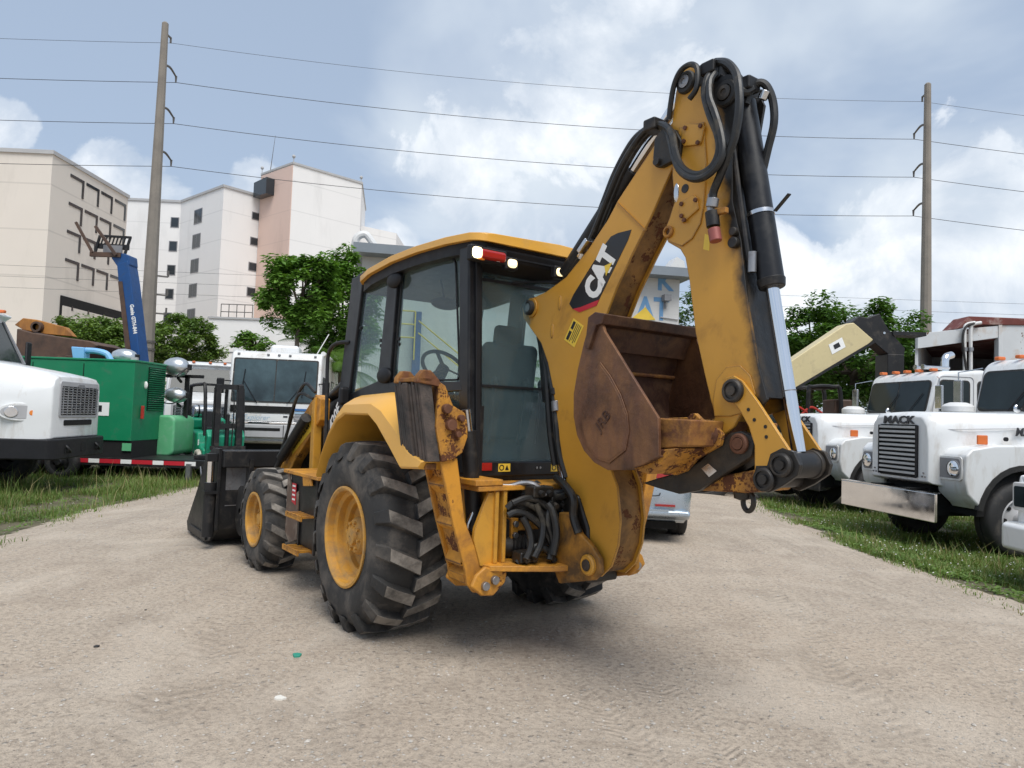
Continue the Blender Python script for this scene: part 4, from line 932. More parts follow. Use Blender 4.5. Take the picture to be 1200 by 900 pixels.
# ================================================================ skid steer with black roll cage, mostly behind the truck hood
def make_skid():
    D = 19.5; o = at(965, 480, D); o = Vector((o.x, D, -.2))
    t = empty('skid_steer', o, 0, 'small machine with a black roll cage and red guards behind the truck hoods', 'skid steer')
    zt = at(965, 453, D).z+.2; zb = at(965, 482, D).z+.2
    def P(mb, n, m, **k): return mb.build(n, m, k.pop('par', t), **k)
    for y in (0, 1.0):
        P(MB().tube([(-.42, y, .9), (-.42, y, zt-.2), (-.30, y, zt-.02), (.25, y, zt), (.46, y, zt-.18), (.50, y, .9)], .06, 8, 4), 'roll_bar', 'black_steel')
    P(MB().bb((-.35, 0, zt-.06), (.3, 1.0, zt-.01)), 'canopy', 'black_steel')
    P(MB().bb((.35, .1, zb-.3), (.85, .9, zb+.35)), 'engine_cover', 'brown_steel', bevel=.05)
    P(MB().bb((-.9, 0, .45), (.95, 1.0, 1.15)), 'body', 'red_paint', bevel=.06)
    for x in (-.75, -.35): P(MB().tube([(x-.25, -.02, zb-.1), (x, -.02, zb+.10), (x+.3, -.02, zb-.05)], .035, 7), 'guard_rail', 'red_paint')
    for x in (-.55, .55):
        for yy, s in ((-.15, -1), (1.15, 1)): road_wheel(t, (x, yy, .42), .42, .28, s, 'grey_light', rr=.5)
make_skid()
# ================================================================ rusty white container
def make_container():
    D = 19.0; a = at(1074, 400, D); o = Vector((a.x, D, -.2))
    t = empty('steel_container', o, 0, 'rust streaked white steel container with a dark open front, behind the trucks', 'container')
    def Z(u, v): return at(u, v, D).z+.2
    def Xp(u, v): return at(u, v, D).x-o.x
    def P(mb, n, m, **k): return mb.build(n, m, k.pop('par', t), **k)
    zt, zb = Z(1080, 391), Z(1080, 409); zr = Z(1165, 382); zrb = Z(1165, 396); x1 = Xp(1168, 390); x2 = x1+2.4
    P(MB().prism([(0, zb), (x1, zrb), (x1, zr), (0, zt)], 'y', -.06, .06), 'front_band', 'rusty_white', bevel=.01)
    P(MB().bb((x1, -.08, .5), (x1+.10, .10, Z(1170, 372))), 'front_post', 'rusty_white', bevel=.01)
    P(MB().prism([(x1+.10, .5), (x2, .5), (x2, Z(1170, 373)), (x1+.10, Z(1170, 375))], 'y', -.05, .05), 'side_panel', 'rusty_white')
    # the box runs back and to the right, away from the open front
    dx, dy = 3.3, 5.0
    def slab(xa, xb, za, zb): return MB().rings([[(xa, .06, za), (xb, .06, za), (xb, .06, zb), (xa, .06, zb)], [(xa+dx, dy, za), (xb+dx, dy, za), (xb+dx, dy, zb), (xa+dx, dy, zb)]])
    P(slab(0, .08, .5, zt-.02), 'side_wall', 'rusty_white'); P(slab(x1, x1+.08, .5, zr), 'side_wall', 'rusty_white')
    P(MB().bb((dx, dy, .5), (x1+dx+.08, dy+.08, zt)), 'back_wall', 'rusty_white'); P(slab(.08, x1, .5, .6), 'floor', 'brown_steel')
    P(slab(.02, x1, zt-.10, zt-.04), 'roof', 'rust_roof')
    P(MB().prism([(Xp(1118, 385), Z(1118, 386)), (Xp(1133, 370), Z(1133, 371)), (x2, Z(1200, 374)), (x2, Z(1200, 380)), (Xp(1150, 380), Z(1150, 381))], 'y', -.09, .6), 'rusty_cap', 'rust_roof', bevel=.02)
    for u in (1126, 1133):
        P(MB().tube([(Xp(u, 440), -.16, Z(u, 445)), (Xp(u, 420), -.16, Z(u, 420)), (Xp(u, 390), -.16, Z(u, 388)), (Xp(u+3, 382), -.16, Z(u+3, 381)), (Xp(u+12, 380), -.16, Z(u+12, 379))], .045, 9), 'pipe', 'white_dull')
        P(MB().cyl((Xp(u, 412), -.16, Z(u, 412)), (Xp(u, 410), -.16, Z(u, 408)), .07, n=12), 'pipe_joint', 'steel')
    P(MB().tube([(Xp(1136, 380), -.2, Z(1136, 380)), (Xp(1126, 385), -.22, Z(1126, 384)), (Xp(1122, 400), -.22, Z(1122, 400)), (Xp(1127, 432), -.2, Z(1127, 435))], .03, 8), 'cable', 'black_rubber')
    for x in (.5, x1-.4): P(MB().bb((x-.1, .3, 0), (x+.1, 4.6, .5)), 'skid', 'brown_steel')
make_container()

# ================================================================ white truck with the rounded nose at the left
def make_aero(loc, h, label, grp=None):
    t = empty('flatbed_truck', loc, h, label, 'truck', grp)
    def P(mb, n, m, **k): return mb.build(n, m, k.pop('par', t), **k)
    # stations (x, half width low, half width top, z low, z shoulder, z top)
    st = [(1.00, .88, .80, .78, 1.66, 1.80), (.97, .97, .84, .76, 1.70, 1.88), (.80, 1.05, .84, .74, 1.64, 1.93), (.45, 1.09, .84, .74, 1.55, 2.0), (0, 1.09, .85, .74, 1.55, 2.07), (-.50, 1.07, .87, .74, 1.72, 2.14)]
    P(MB().rings(hood_rings(st)), 'hood', 'white_paint', smooth=60, bevel=.02)
    gr = P(MB().prism([(y, z+1.46) for y, z in rrect(1.60, .66, .07)], 'x', .985, 1.018), 'grille', 'grey_light', bevel=.012)
    MB().prism([(y, z+1.44) for y, z in rrect(1.48, .52, .03)], 'x', 1.012, 1.021).build('grille_shade', 'void_shade', gr)
    for k in range(11): MB().bb((1.020, -.74, 1.20+k*.046), (1.034, .74, 1.222+k*.046)).build('slat', 'worn_chrome', gr)
    for k in range(9): MB().bb((1.019, -.70+k*.172, 1.19), (1.028, -.67+k*.172, 1.69)).build('grille_bar', 'grey_light', gr)
    MB().prism([(y, z+1.715) for y, z in rrect(.26, .06, .03)], 'x', 1.02, 1.032).build('badge', 'grey_trim', gr)
    P(MB().prism([(y, z+1.04) for y, z in rrect(1.15, .10, .03)], 'x', .99, 1.012), 'lower_intake', 'void_shade')
    for s in (1, -1):
        # swept headlamp pod on the corner
        n = Vector((.36, s*.93, 0)).normalized(); tq = Vector((-n.y*s, n.x*s, 0)); up = Vector((0, 0, 1)); c = Vector((.52, s*1.045, 1.22))
        def disc(w, hh, off, th, m_, nm, par, cx=0, cz=0):
            k = 28; pts = [c+tq*(cx+w*math.cos(a))*-1+up*(cz+hh*math.sin(a))+n*off for a in [2*math.pi*i/k for i in range(k)]]
            q = MB(); q.add([tuple(p) for p in pts]+[tuple(p-n*th) for p in pts], [tuple(range(k)), tuple(range(k, 2*k))]+[(i, (i+1) % k, k+(i+1) % k, k+i) for i in range(k)]); return q.build(nm, m_, par, bevel=.008)
        hl = disc(.34, .155, .055, .12, 'white_paint', 'headlamp', t)
        disc(.30, .12, .060, .02, 'grey_light', 'recess', hl)
        disc(.10, .095, .075, .03, 'chrome', 'lens', hl, -.14, 0); disc(.05, .05, .082, .04, 'amber_lens', 'turn_lamp', hl, .17, -.01)
        P(MB().prism([(-.62+.60*math.cos(a), .50+.64*math.sin(a)) for a in [rad(x) for x in range(0, 181, 12)]], 'y', *sorted((s*.5, s*1.075))), 'wheel_well', 'void_shade')
        road_wheel(t, (-.62, s*1.06, .30), .52, .30, s, 'black_steel')
        for x in (-4.2, -5.5): road_wheel(t, (x, s*1.12, .30), .52, .52, s, 'white_dull', dish=-.10)
    bp = P(MB().prism([(.0, -1.13), (.98, -1.12), (1.06, -1.05), (1.10, -.95), (1.10, .95), (1.06, 1.05), (.98, 1.12), (.0, 1.13), (.0, .98), (.9, .9), (.9, -.9), (.0, -.98)], 'z', .40, .76), 'bumper', 'black_plastic', bevel=.03, seg=3)
    for y in (-.62, .05, .68): MB().prism([(a+y, b+.58) for a, b in rrect(.20, .16, .03)], 'x', 1.095, 1.108).build('tow_slot', 'void_shade', bp)
    for y in (-.62, .62): MB().tube([(1.10, y-.04, .64), (1.15, y-.04, .58), (1.15, y+.04, .52), (1.10, y+.05, .54)], .02, 7).build('tow_hook', 'black_steel', bp)
    prof = [(-.46, .9), (-.46, 2.10), (-.86, 2.95), (-.70, 3.06), (-1.0, 3.16), (-1.9, 3.16), (-2.0, 3.0), (-2.0, .9)]
    cb = P(MB().prism(prof, 'y', -1.02, 1.02), 'cab', 'white_paint', bevel=.09, seg=4, smooth=50)
    m = MB(); a = [Vector((-.46-(z-2.10)*.47+.02, y, z)) for y, z in ((-.92, 2.16), (.92, 2.16), (.84, 2.92), (-.84, 2.92))]
    m.add([tuple(p) for p in a]+[tuple(p-Vector((.04, 0, .02))) for p in a], [(0, 1, 2, 3), (4, 5, 6, 7), (0, 1, 5, 4), (1, 2, 6, 5), (2, 3, 7, 6), (3, 0, 4, 7)]); ws = m.build('windscreen', 'dark_glass', cb)
    for s in (1, -1): MB().bar(Vector((-.44, s*.94, 2.12)), Vector((-.84, s*.87, 2.94)), .06, .05, (1, 0, 0)).build('pillar', 'grey_trim', cb)
    for y in (-.7, -.25, .25, .7): P(MB().box((-.78, y, 3.135), (.12, .10, .06)), 'roof_lamp', 'amber_orange', bevel=.02)
    for s in (1, -1):
        MB().prism([(-.72, 2.2), (-.95, 2.85), (-1.6, 2.85), (-1.6, 2.2)], 'y', *sorted((s*1.01, s*1.025))).build('door_window', 'dark_glass', cb)
        P(MB().box((-.55, s*1.30, 2.35), (.06, .18, .5)), 'mirror', 'black_plastic', bevel=.03)
    P(MB().bb((-6.6, -.42, .65), (.8, .42, .92)), 'chassis', 'void_shade'); P(MB().bb((-6.6, -1.2, 1.0), (-2.2, 1.2, 1.12)), 'flatbed', 'black_steel')
    return t
AH = rad(8.86)
make_aero((-8.03-.988*1.1, 13.39-.154*1.1, .06), AH, 'white truck with a rounded nose and black bumper, headlamp in a swept pod')
p = at(222, 450, 22); make_aero((p.x+.1, 22.6, -.22), rad(-66), 'white truck half hidden behind the forklift and the silver lamps')
# ================================================================ green generator on its trailer
def make_generator():
    D = 16.0; c = at(153, 517, D); o = Vector((c.x, D, -.2)); zb = c.z+.2; zt = at(153, 421.5, D).z+.2
    t = empty('generator_set', o, 0, 'tall green generator housing with louvred end panel on a dark trailer', 'generator')
    def P(mb, n, m, **k): return mb.build(n, m, k.pop('par', t), **k)
    W = 1.45; L = -4.2; ex = .0    # end face runs back and to the right
    plan = [(0, 0), (ex, W), (ex+L, W), (L, 0)]
    P(MB().prism(plan, 'z', zb, zt-.05), 'housing', 'gen_green', bevel=.012)
    P(MB().prism(offset_poly(plan, -.02), 'z', zt-.05, zt), 'lid', 'gen_green', bevel=.015)
    P(MB().prism([(.02, .03), (ex-.02, W-.05), (ex+L, W-.05), (L, .03)], 'z', zb-.42, zb), 'skirt', 'void_shade')
    for x in (-1.15, -2.3): P(MB().bb((x-.008, -.008, zb+.02), (x+.008, .01, zt-.12)), 'panel_seam', 'void_shade')
    P(MB().bb((-2.28, -.02, zt-.45), (-1.18, -.004, zt-.42)), 'door_ledge', 'gen_green')
    # end face basis
    d = Vector((ex, W, 0)); Ln = d.length; d.normalize(); n = Vector((d.y, -d.x, 0))
    def E(s, z, off=.0): return d*s+n*off+Vector((0, 0, z))
    m = MB().add([E(.42*Ln, zb+.68, .004), E(.97*Ln, zb+.68, .004), E(.97*Ln, zt-.12, .004), E(.42*Ln, zt-.12, .004)], [(0, 1, 2, 3)])
    lv = P(m, 'louvre_panel', 'void_shade')
    k = 20
    for i in range(k):
        z = zb+.70+(zt-.12-zb-.70)*i/k; a, b = .42*Ln, .97*Ln
        MB().add([E(a, z, .006), E(b, z, .006), E(b, z+.022, .03), E(a, z+.022, .03), E(a, z-.008, .008), E(b, z-.008, .008), E(b, z+.014, .034), E(a, z+.014, .034)], [(0, 1, 2, 3), (4, 5, 6, 7), (2, 3, 7, 6), (0, 1, 5, 4)]).build('louvre', 'gen_green', lv)
    ha = E(.24*Ln, zb+.65, .05); P(MB().box(ha, (.06, .06, .30)), 'door_handle', 'red_paint', bevel=.01)
    P(MB().ball(E(.33*Ln, zt-.55, .02), (.05, .03, .09), 10, 6), 'gauge', 'decal_white')
    P(MB().bb((-.95, -.012, zb+.55), (-.52, -.004, zb+.85)), 'notice_plate', 'decal_white')
    P(MB().bb((-.86, -.018, zb+.64), (-.68, -.013, zb+.78)), 'notice_mark', 'decal_black')
    P(MB().box((-.06, .08, zt+.03), (.14, .08, .06)), 'lifting_eye', 'grey_light')
    P(MB().bb((-.18, -.01, zb-.22), (0.02, .01, zb-.05)), 'skirt_plate', 'pale_green')
    # trailer frame with red and white reflective tape
    zf = at(153, 541, D-.2).z+.2
    fr = P(MB().bb((L, -.24, zf-.10), (2.0, -.16, zf+.07)).bb((2.0, -.24, zf-.10), (2.1, 1.5, zf+.07)).bb((L, 1.45, zf-.10), (2.0, 1.53, zf+.07)).bb((L, -.2, zf+.02), (2.0, 1.5, zf+.06)), 'trailer_frame', 'black_steel')
    x = -1.95; i = 0
    while x < 1.55:
        w = .46 if i % 2 == 0 else .24; MB().bb((x, -.247, zf-.045), (x+w, -.241, zf+.045)).build('reflective_strip', 'decal_red' if i % 2 == 0 else 'decal_white', fr); x += w+.005; i += 1
    P(MB().prism([(2.05, .3), (3.4, .60), (3.4, .72), (2.05, 1.0)], 'z', zf-.08, zf+.05), 'drawbar', 'black_steel')
    jx = at(227, 555, D).x-o.x; P(MB().bb((jx-.05, -.30, -.02), (jx+.05, -.20, zf)), 'jack_leg', 'steel')
    P(MB().tube([(jx+.25, -.25, zf-.05), (jx+.3, -.3, zf-.25), (jx+.33, -.28, zf-.45)], .015, 6), 'safety_chain', 'steel')
    for xx in (-1.3, -2.1): 
        for yy, s in ((-.42, -1), (1.75, 1)): road_wheel(t, (xx, yy, .36), .36, .22, s, 'black_steel')
    # green conduit boxes on the deck
    P(MB().bb((1.3, .3, zf+.06), (1.7, .7, zf+.16)), 'deck_box', 'black_steel', bevel=.02)
    return o, zt
GEN_O, GEN_Z = make_generator()
def blue_frame():
    D = 16.5; f = lambda u, v: at(u, v, D)
    a = f(90, 420); o = Vector((a.x, D, GEN_Z-.2)); t = empty('pipe_frame', o, 0, 'pale blue bent frame standing on the green generator roof', 'frame')
    z = lambda u, v: f(u, v).z-o.z; x = lambda u, v: f(u, v).x-o.x
    MB().prism([(x(83, 406), z(83, 406)), (x(98, 407), z(98, 407)), (x(98, 421), 0), (x(85, 421), 0)], 'y', 0, .25).build('upright', 'sky_blue', t, bevel=.02)
    MB().tube([(x(97, 409), .12, z(97, 410)), (x(110, 411), .12, z(110, 411)), (x(121, 414), .12, z(121, 414)), (x(125, 419), .12, z(125, 419)), (x(127, 424), .12, -.02)], .07, 9).build('bent_arm', 'sky_blue', t)
blue_frame()
# ================================================================ light tower with silver lamps
def light_tower():
    D = 17.6; c = at(198, 533, D); o = Vector((c.x, D, -.2)); t = empty('light_tower', o, 0, 'light tower with a pale green cabinet and silver oval lamps', 'light tower')
    f = lambda u, v, d=D: at(u, v, d)-o
    a, b = f(182, 533), f(213, 487)
    P = lambda mb, n, m, **k: mb.build(n, m, k.pop('par', t), **k)
    P(MB().prism([(x+(a.x+b.x)/2, z+(a.z+b.z)/2) for x, z in rrect(b.x-a.x, b.z-a.z, .16)], 'y', -.35, .75), 'cabinet', 'pale_green', bevel=.06, seg=3)
    P(MB().bb((a.x-.1, -.36, (a.z+b.z)/2-.05), (a.x+.14, -.33, (a.z+b.z)/2+.04)), 'cabinet_latch', 'pale_green')
    P(MB().bb((a.x-.4, -.3, a.z-.18), (b.x+.6, .7, a.z)), 'trailer_deck', 'black_steel')
    for yy, s in ((.1, -1), (.95, 1)): road_wheel(t, (.1, yy, .26), .26, .2, s, 'black_steel')
    P(MB().bb((-.6, .3, a.z), (-.5, .4, b.z+1.1)), 'mast', 'black_steel'); P(MB().bb((-2.4, .3, b.z+.95), (.6, .38, b.z+1.03)), 'lamp_bar', 'black_steel')
    P(MB().bb((.15, .3, a.z), (.23, .4, b.z+1.0)), 'mast', 'black_steel')
    for u, v, w, h in ((146, 418, 15, 9.5), (207, 430, 15, 11.5), (206, 463, 14, 9)):
        q = f(u, v, D+.1); k = (D+.1)/F_PX
        lp = P(MB().lathe([(.02, -w*k), (h*k*.55, -w*k*.86), (h*k*.86, -w*k*.5), (h*k, -w*k*.05), (h*k*.96, w*k*.35), (h*k*.78, w*k*.68), (h*k*.45, w*k*.9), (.02, w*k*.97)], q, (1, 0, -.08), 24), 'lamp', 'lamp_silver', smooth=60)
        MB().tube([q+Vector((-w*k*.9, -.1, -h*k*.2)), q+Vector((-w*k*.5, -.28, -h*k*1.0)), q+Vector((w*k*.3, -.28, -h*k*1.05)), q+Vector((w*k*.98, -.1, -h*k*.1))], .014, 6).build('lamp_yoke', 'black_steel', lp)
        MB().box(q+Vector((w*k*.95, 0, 0)), (.12, .12, .14)).build('lamp_mount', 'black_steel', lp, bevel=.02)
        MB().bar(q+Vector((0, .1, -h*k*1.1)), q+Vector((0, .3, -h*k*1.5)), .05, .05).build('lamp_stem', 'black_steel', lp)
light_tower()
# ================================================================ green forklift
def forklift():
    D = 18.2; c = at(258, 520, D); o = Vector((c.x, D, -.2)); h = math.atan2(-.80, .60)
    t = empty('forklift', o, h, 'green forklift with white tyres, black mast and overhead guard', 'forklift')
    P = lambda mb, n, m, **k: mb.build(n, m, k.pop('par', t), **k)
    P(MB().prism([(.35, .30), (.35, .62), (-.2, .72), (-.3, 1.02), (-1.3, 1.06), (-1.62, .95), (-1.75, .55), (-1.65, .28)], 'y', -.50, .50), 'body', 'teal_green', bevel=.06, seg=3)
    P(MB().prism([(-1.35, 1.06), (-1.30, 1.35), (-1.55, 1.40), (-1.72, 1.0)], 'y', -.48, .48), 'counterweight', 'teal_green', bevel=.08, seg=3)
    P(MB().prism([(.45, .35), (.55, .95), (.38, 1.12), (.28, .95), (.25, .35)], 'y', -.45, .45), 'cowl', 'teal_green', bevel=.03)
    P(MB().bb((-.95, -.25, 1.0), (-.40, .25, 1.14)), 'seat_cushion', 'seat_fabric', bevel=.05); P(MB().prism([(-.95, 1.1), (-.85, 1.1), (-.98, 1.55), (-1.08, 1.55)], 'y', -.24, .24), 'seat_back', 'seat_fabric', bevel=.04)
    P(MB().cyl((-1.48, -.35, 1.55), (-1.48, .35, 1.55), .16, n=20), 'gas_bottle', 'lamp_silver', bevel=.05)
    for yy in (-.25, .2): P(MB().lathe([(.166, 0), (.166, .04)], (-1.48, yy, 1.55), (0, 1, 0), 20), 'bottle_strap', 'black_steel')
    for s in (1, -1):
        P(MB().tube([(.32, s*.46, .95), (.22, s*.46, 1.7), (.08, s*.46, 2.20), (-.2, s*.46, 2.24), (-1.2, s*.46, 2.22), (-1.36, s*.46, 2.1), (-1.40, s*.46, 1.1)], .045, 8, 4), 'guard_post', 'black_steel')
        road_wheel(t, (0, s*.58, .30), .30, .20, s, 'black_steel', 'white_tyre', rr=.55)
        road_wheel(t, (-1.35, s*.52, .25), .25, .16, s, 'black_steel', 'white_tyre', rr=.55)
        ms = P(MB().bb((.50, s*.20, .10), (.66, s*.33, 2.24)), 'mast_rail', 'black_steel', bevel=.01)
        MB().bb((.56, s*.335, .2), (.62, s*.36, 2.15)).build('rail_flange', 'black_steel', ms)
        P(MB().prism([(.70, .06), (1.75, .06), (1.75, .09), (.76, .11), (.76, .7), (.70, .7)], 'y', *sorted((s*.16, s*.27))), 'fork', 'black_steel')
    for x in (-1.1, -.75, -.4, -.05): P(MB().bb((x-.025, -.46, 2.235), (x+.025, .46, 2.265)), 'guard_bar', 'black_steel')
    for z in (.25, 1.15, 2.12): P(MB().bb((.52, -.20, z), (.62, .20, z+.12)), 'mast_crossbar', 'black_steel')
    P(MB().cyl((.56, 0, .2), (.56, 0, 1.5), .05, n=12), 'lift_cylinder', 'black_steel'); P(MB().tube([(.6, .1, 2.1), (.64, .12, 1.6), (.62, .1, .6)], .018, 6), 'mast_hose', 'hose_rubber')
    P(MB().bb((.68, -.42, .25), (.73, .42, .38)), 'carriage', 'black_steel'); P(MB().bb((.68, -.42, .62), (.73, .42, .72)), 'carriage', 'black_steel')
    P(MB().tube([(.30, 0, 1.05), (.10, 0, 1.30)], .03, 8, sm=False), 'steering_column', 'black_steel')
    P(MB().bb((-.1, -.52, .70), (-.05, -.50, .84)), 'warning_plate', 'decal_white')
forklift()
# ================================================================ motorhome
def motorhome():
    D = 20.0; R_, L_ = at(267, 480, D), at(374, 480, D); fw = Vector((.165, -.986, 0)); h = math.atan2(fw.y, fw.x)
    o = (R_+L_)/2; o = Vector((o.x, D, -.1)); t = empty('motorhome', o, h, 'white motorhome with a wide split windscreen and blue side stripes', 'motorhome')
    Z = lambda v: at(320, v, D).z+.1
    P = lambda mb, n, m, **k: mb.build(n, m, k.pop('par', t), **k)
    W = 1.25; zt = Z(411); zw0, zw1 = Z(473), Z(420)
    prof = [(0, .62), (.04, 1.0), (.0, zw0), (-.22, zw1+.05), (-.30, zt-.06), (-.5, zt), (-7.6, zt), (-7.7, zt-.1), (-7.7, .5), (-.9, .5)]
    bd = P(MB().prism(prof, 'y', -W, W), 'body', 'white_dull', bevel=.07, seg=3)
    sl = (-.22-0)/(zw1+.05-zw0)
    def wp(y, z, off): return (0+(z-zw0)*sl+off, y, z)
    def pane(ya, yb, za, zb, off, m_, nm, par, r=.05):
        pts = [(y+(ya+yb)/2, z+(za+zb)/2) for y, z in rrect(yb-ya, zb-za, r)]; k = len(pts)
        return MB().add([wp(y, z, off) for y, z in pts]+[wp(y, z, off-.04) for y, z in pts], [tuple(range(k))]+[(i, (i+1) % k, k+(i+1) % k, k+i) for i in range(k)]).build(nm, m_, par)
    ws = pane(-1.16, 1.16, zw0+.02, zw1, .012, 'black_rubber', 'windscreen', t)
    pane(-1.12, -.015, zw0+.06, zw1-.04, .018, 'rv_glass', 'pane', ws); pane(.015, 1.12, zw0+.06, zw1-.04, .018, 'rv_glass', 'pane', ws)
    for y, yy in ((-.45, -.85), (.35, .80)):
        P(MB().bar(wp(y, zw0, .04), wp(yy, zw0+.62, .05), .015, .015).bar(wp(yy-.05, zw0+.2, .05), wp(yy+.02, zw0+.95, .05), .02, .012), 'wiper', 'black_plastic')
    z = lambda v: Z(v)
    P(MB().bb((.0, -1.15, z(484)), (.055, .55, z(476))), 'upper_grille', 'void_shade')
    P(MB().bb((.0, .58, z(480.5)), (.056, 1.2, z(478))), 'side_stripe', 'stripe_blue'); P(MB().bb((.0, .58, z(484)), (.056, 1.2, z(482))), 'side_stripe', 'stripe_light')
    P(MB().bb((.0, -1.18, z(494)), (.06, .55, z(485.5))), 'name_panel', 'white_paint', bevel=.01)
    text('name_lettering', 'Sea Explorer', .20, 'stripe_light', t, (.064, -.62, (z(494)+z(485.5))/2), (0, 1, 0), (0, 0, 1), .002, -.002, shear=.35)
    for y in (.28, .45): P(MB().bb((.06, y, z(489)), (.066, y+.12, z(487))), 'badge', 'letter_grey')
    hl = P(MB().bb((.0, .58, z(494)), (.058, 1.05, z(486))), 'headlamp', 'grey_trim', bevel=.01); MB().bb((.055, .60, z(490.6)), (.063, 1.03, z(489.8))).build('lamp_divider', 'chrome', hl)
    hl2 = P(MB().bb((.0, -1.22, z(494)), (.03, -1.19, z(486))), 'side_lamp', 'grey_trim')
    P(MB().bb((-.1, -1.27, z(497)), (.10, 1.27, z(494.5))), 'bumper_step', 'chrome', bevel=.008)
    bp = P(MB().prism([(-.4, -1.28), (.06, -1.24), (.12, -1.0), (.12, 1.0), (.06, 1.24), (-.4, 1.28)], 'z', z(513), z(497.5)), 'bumper', 'grey_light', bevel=.03)
    MB().bb((.115, -1.0, z(505)), (.125, .22, z(501.5))).build('bumper_slot', 'void_shade', bp); MB().bb((.11, .30, z(513)), (.126, .32, z(498))).build('bumper_seam', 'void_shade', bp)
    MB().ball((.10, .80, z(505)), (.04, .30, .11), 14, 8).build('fog_lamp', 'grey_light', bp)
    P(MB().bb((-.3, -1.1, z(517)), (.05, 1.1, z(516))), 'tow_bar', 'grey_trim')
    P(MB().bb((-2.3, -.42, zt), (-1.5, .42, zt+.30)), 'air_conditioner', 'white_paint', bevel=.10, seg=4)
    for y in (-1.05, -.25, .05, .35, 1.05): P(MB().box((-.235, y, zt-.10), (.06, .07, .05)), 'clearance_lamp', 'grey_trim', bevel=.01)
    P(MB().cyl((-.6, 1.05, zt), (-.75, 1.35, zt+.62), .015, n=6), 'antenna', 'white_dull')
    for s in (1, -1):
        for xa, xb in ((-1.35, -.55), (-2.5, -1.6), (-4.6, -3.4), (-6.6, -5.4)):
            w_ = P(MB().prism([(x+(xa+xb)/2, zz+zw0+.45) for x, zz in rrect(xb-xa, .75, .08)], 'y', *sorted((s*W, s*(W+.015)))), 'side_window', 'black_rubber')
            MB().prism([(x+(xa+xb)/2, zz+zw0+.45) for x, zz in rrect(xb-xa-.08, .67, .06)], 'y', *sorted((s*W, s*(W+.02)))).build('pane', 'rv_glass', w_)
        P(MB().bb((-7.6, *sorted((s*W, s*(W+.006)))[:1], z(482)), (-.15, sorted((s*W, s*(W+.006)))[1], z(479))), 'side_stripe', 'stripe_blue')
        P(MB().cyl((-7, s*(W-.02), zt+.02), (-.6, s*(W-.02), zt+.02), .07, n=10), 'awning', 'white_dull')
        P(MB().box((.15, s*1.42, zw0+.45), (.08, .2, .42)), 'mirror', 'black_plastic', bevel=.03); P(MB().bar((-.1, s*1.2, zw0+.6), (.15, s*1.42, zw0+.6), .03, .03), 'mirror_arm', 'black_plastic')
        for x in (-1.2, -5.6): road_wheel(t, (x, s*1.2, .42), .42, .26, s, 'grey_light')
    P(MB().bb((-7.4, -1.0, .3), (-.3, 1.0, .6)), 'chassis', 'void_shade')
motorhome()
# ================================================================ blue rough-terrain forklift boom
def blue_lift():
    D = 22.0; c = at(168, 480, D); o = Vector((c.x, D, -.2)); t = empty('telehandler', o, 0, 'blue telehandler with its steep boom raising a fork carriage high', 'telehandler')
    f = lambda u, v, d=D: at(u, v, d)-o
    P = lambda mb, n, m, **k: mb.build(n, m, k.pop('par', t), **k)
    lo = [f(u, v) for u, v in ((147, 415), (137, 310), (150, 305), (154, 330), (165, 416))]
    ext = (lo[0]-lo[1]).normalized()
    bm = P(MB().prism([(p.x, p.z) for p in (lo[0]+ext*1.6, lo[1], lo[2], lo[3], lo[4]+ext*1.6)], 'y', -.02, .55), 'boom', 'lift_blue', bevel=.03)
    MB().prism([(p.x, p.z) for p in (f(139, 330), f(144, 330), f(154, 412), f(148, 412))], 'y', -.04, -.018).build('boom_rail', 'brown_steel', bm)
    hd = P(MB().prism([(p.x, p.z) for p in (f(137, 312), f(130, 302), f(133, 296), f(146, 297), (f(151, 299)), f(152, 310), f(146, 314))], 'y', .0, .52), 'boom_head', 'lift_blue', bevel=.03)
    a, b = f(154, 346), f(161, 402); text('boom_lettering', 'Genie GTH-844', .165, 'decal_white', bm, (a+b)/2+Vector((-.02, -.022-((a+b)/2).y, 0)), b-a, Vector((.9, 0, .2)), .003, .006, sx=.85)
    # carriage, backrest and forks (the forks point up and to the left)
    cr = empty('fork_carriage', (0, 0, 0)); cr.parent = t
    def bar(p, q, w, th, m, n, y=.0): MB().bar(Vector((p.x, y, p.z)), Vector((q.x, y, q.z)), w, th, (0, 1, 0)).build(n, m, cr)
    for y in (-.1, 1.1):
        off = .28*(y > 0)
    bar(f(97, 264), f(116, 299), .075, .06, 'brown_steel', 'fork', -.35); bar(f(114, 266), f(138, 300), .085, .06, 'brown_steel', 'fork', -.1)
    bar(f(106, 298), f(142, 299), .14, .10, 'brown_steel', 'carriage_bar', 0); bar(f(110, 286), f(146, 288), .16, .08, 'black_steel', 'carriage_bar', .25)
    bar(f(113, 274), f(149, 276), .07, .05, 'black_steel', 'backrest_rail', .25); bar(f(106, 298), f(113, 274), .07, .05, 'black_steel', 'backrest_side', .2); bar(f(141, 300), f(149, 276), .07, .05, 'black_steel', 'backrest_side', .2)
    for k in range(7): bar(f(112+k*4.4, 287), f(116+k*4.4, 275), .035, .03, 'black_steel', 'backrest_bar', .25)
    bar(f(118, 292), f(140, 293), .34, .05, 'grey_trim', 'carriage_plate', .15)
    # chassis
    P(MB().prism([(-1.9, .7), (1.8, .7), (1.8, 1.2), (.4, 1.5), (-1.9, 1.3)], 'y', -.3, 1.0), 'chassis', 'lift_blue', bevel=.05)
    P(MB().prism([(-.6, 1.3), (.7, 1.3), (.6, 2.1), (-.5, 2.15)], 'y', -.9, -.15), 'cab', 'lift_blue', bevel=.05)
    for x in (-1.3, 1.3):
        for yy, s in ((-.85, -1), (1.55, 1)): road_wheel(t, (x, yy, .60), .60, .42, s, 'lift_blue', rr=.5)
blue_lift()
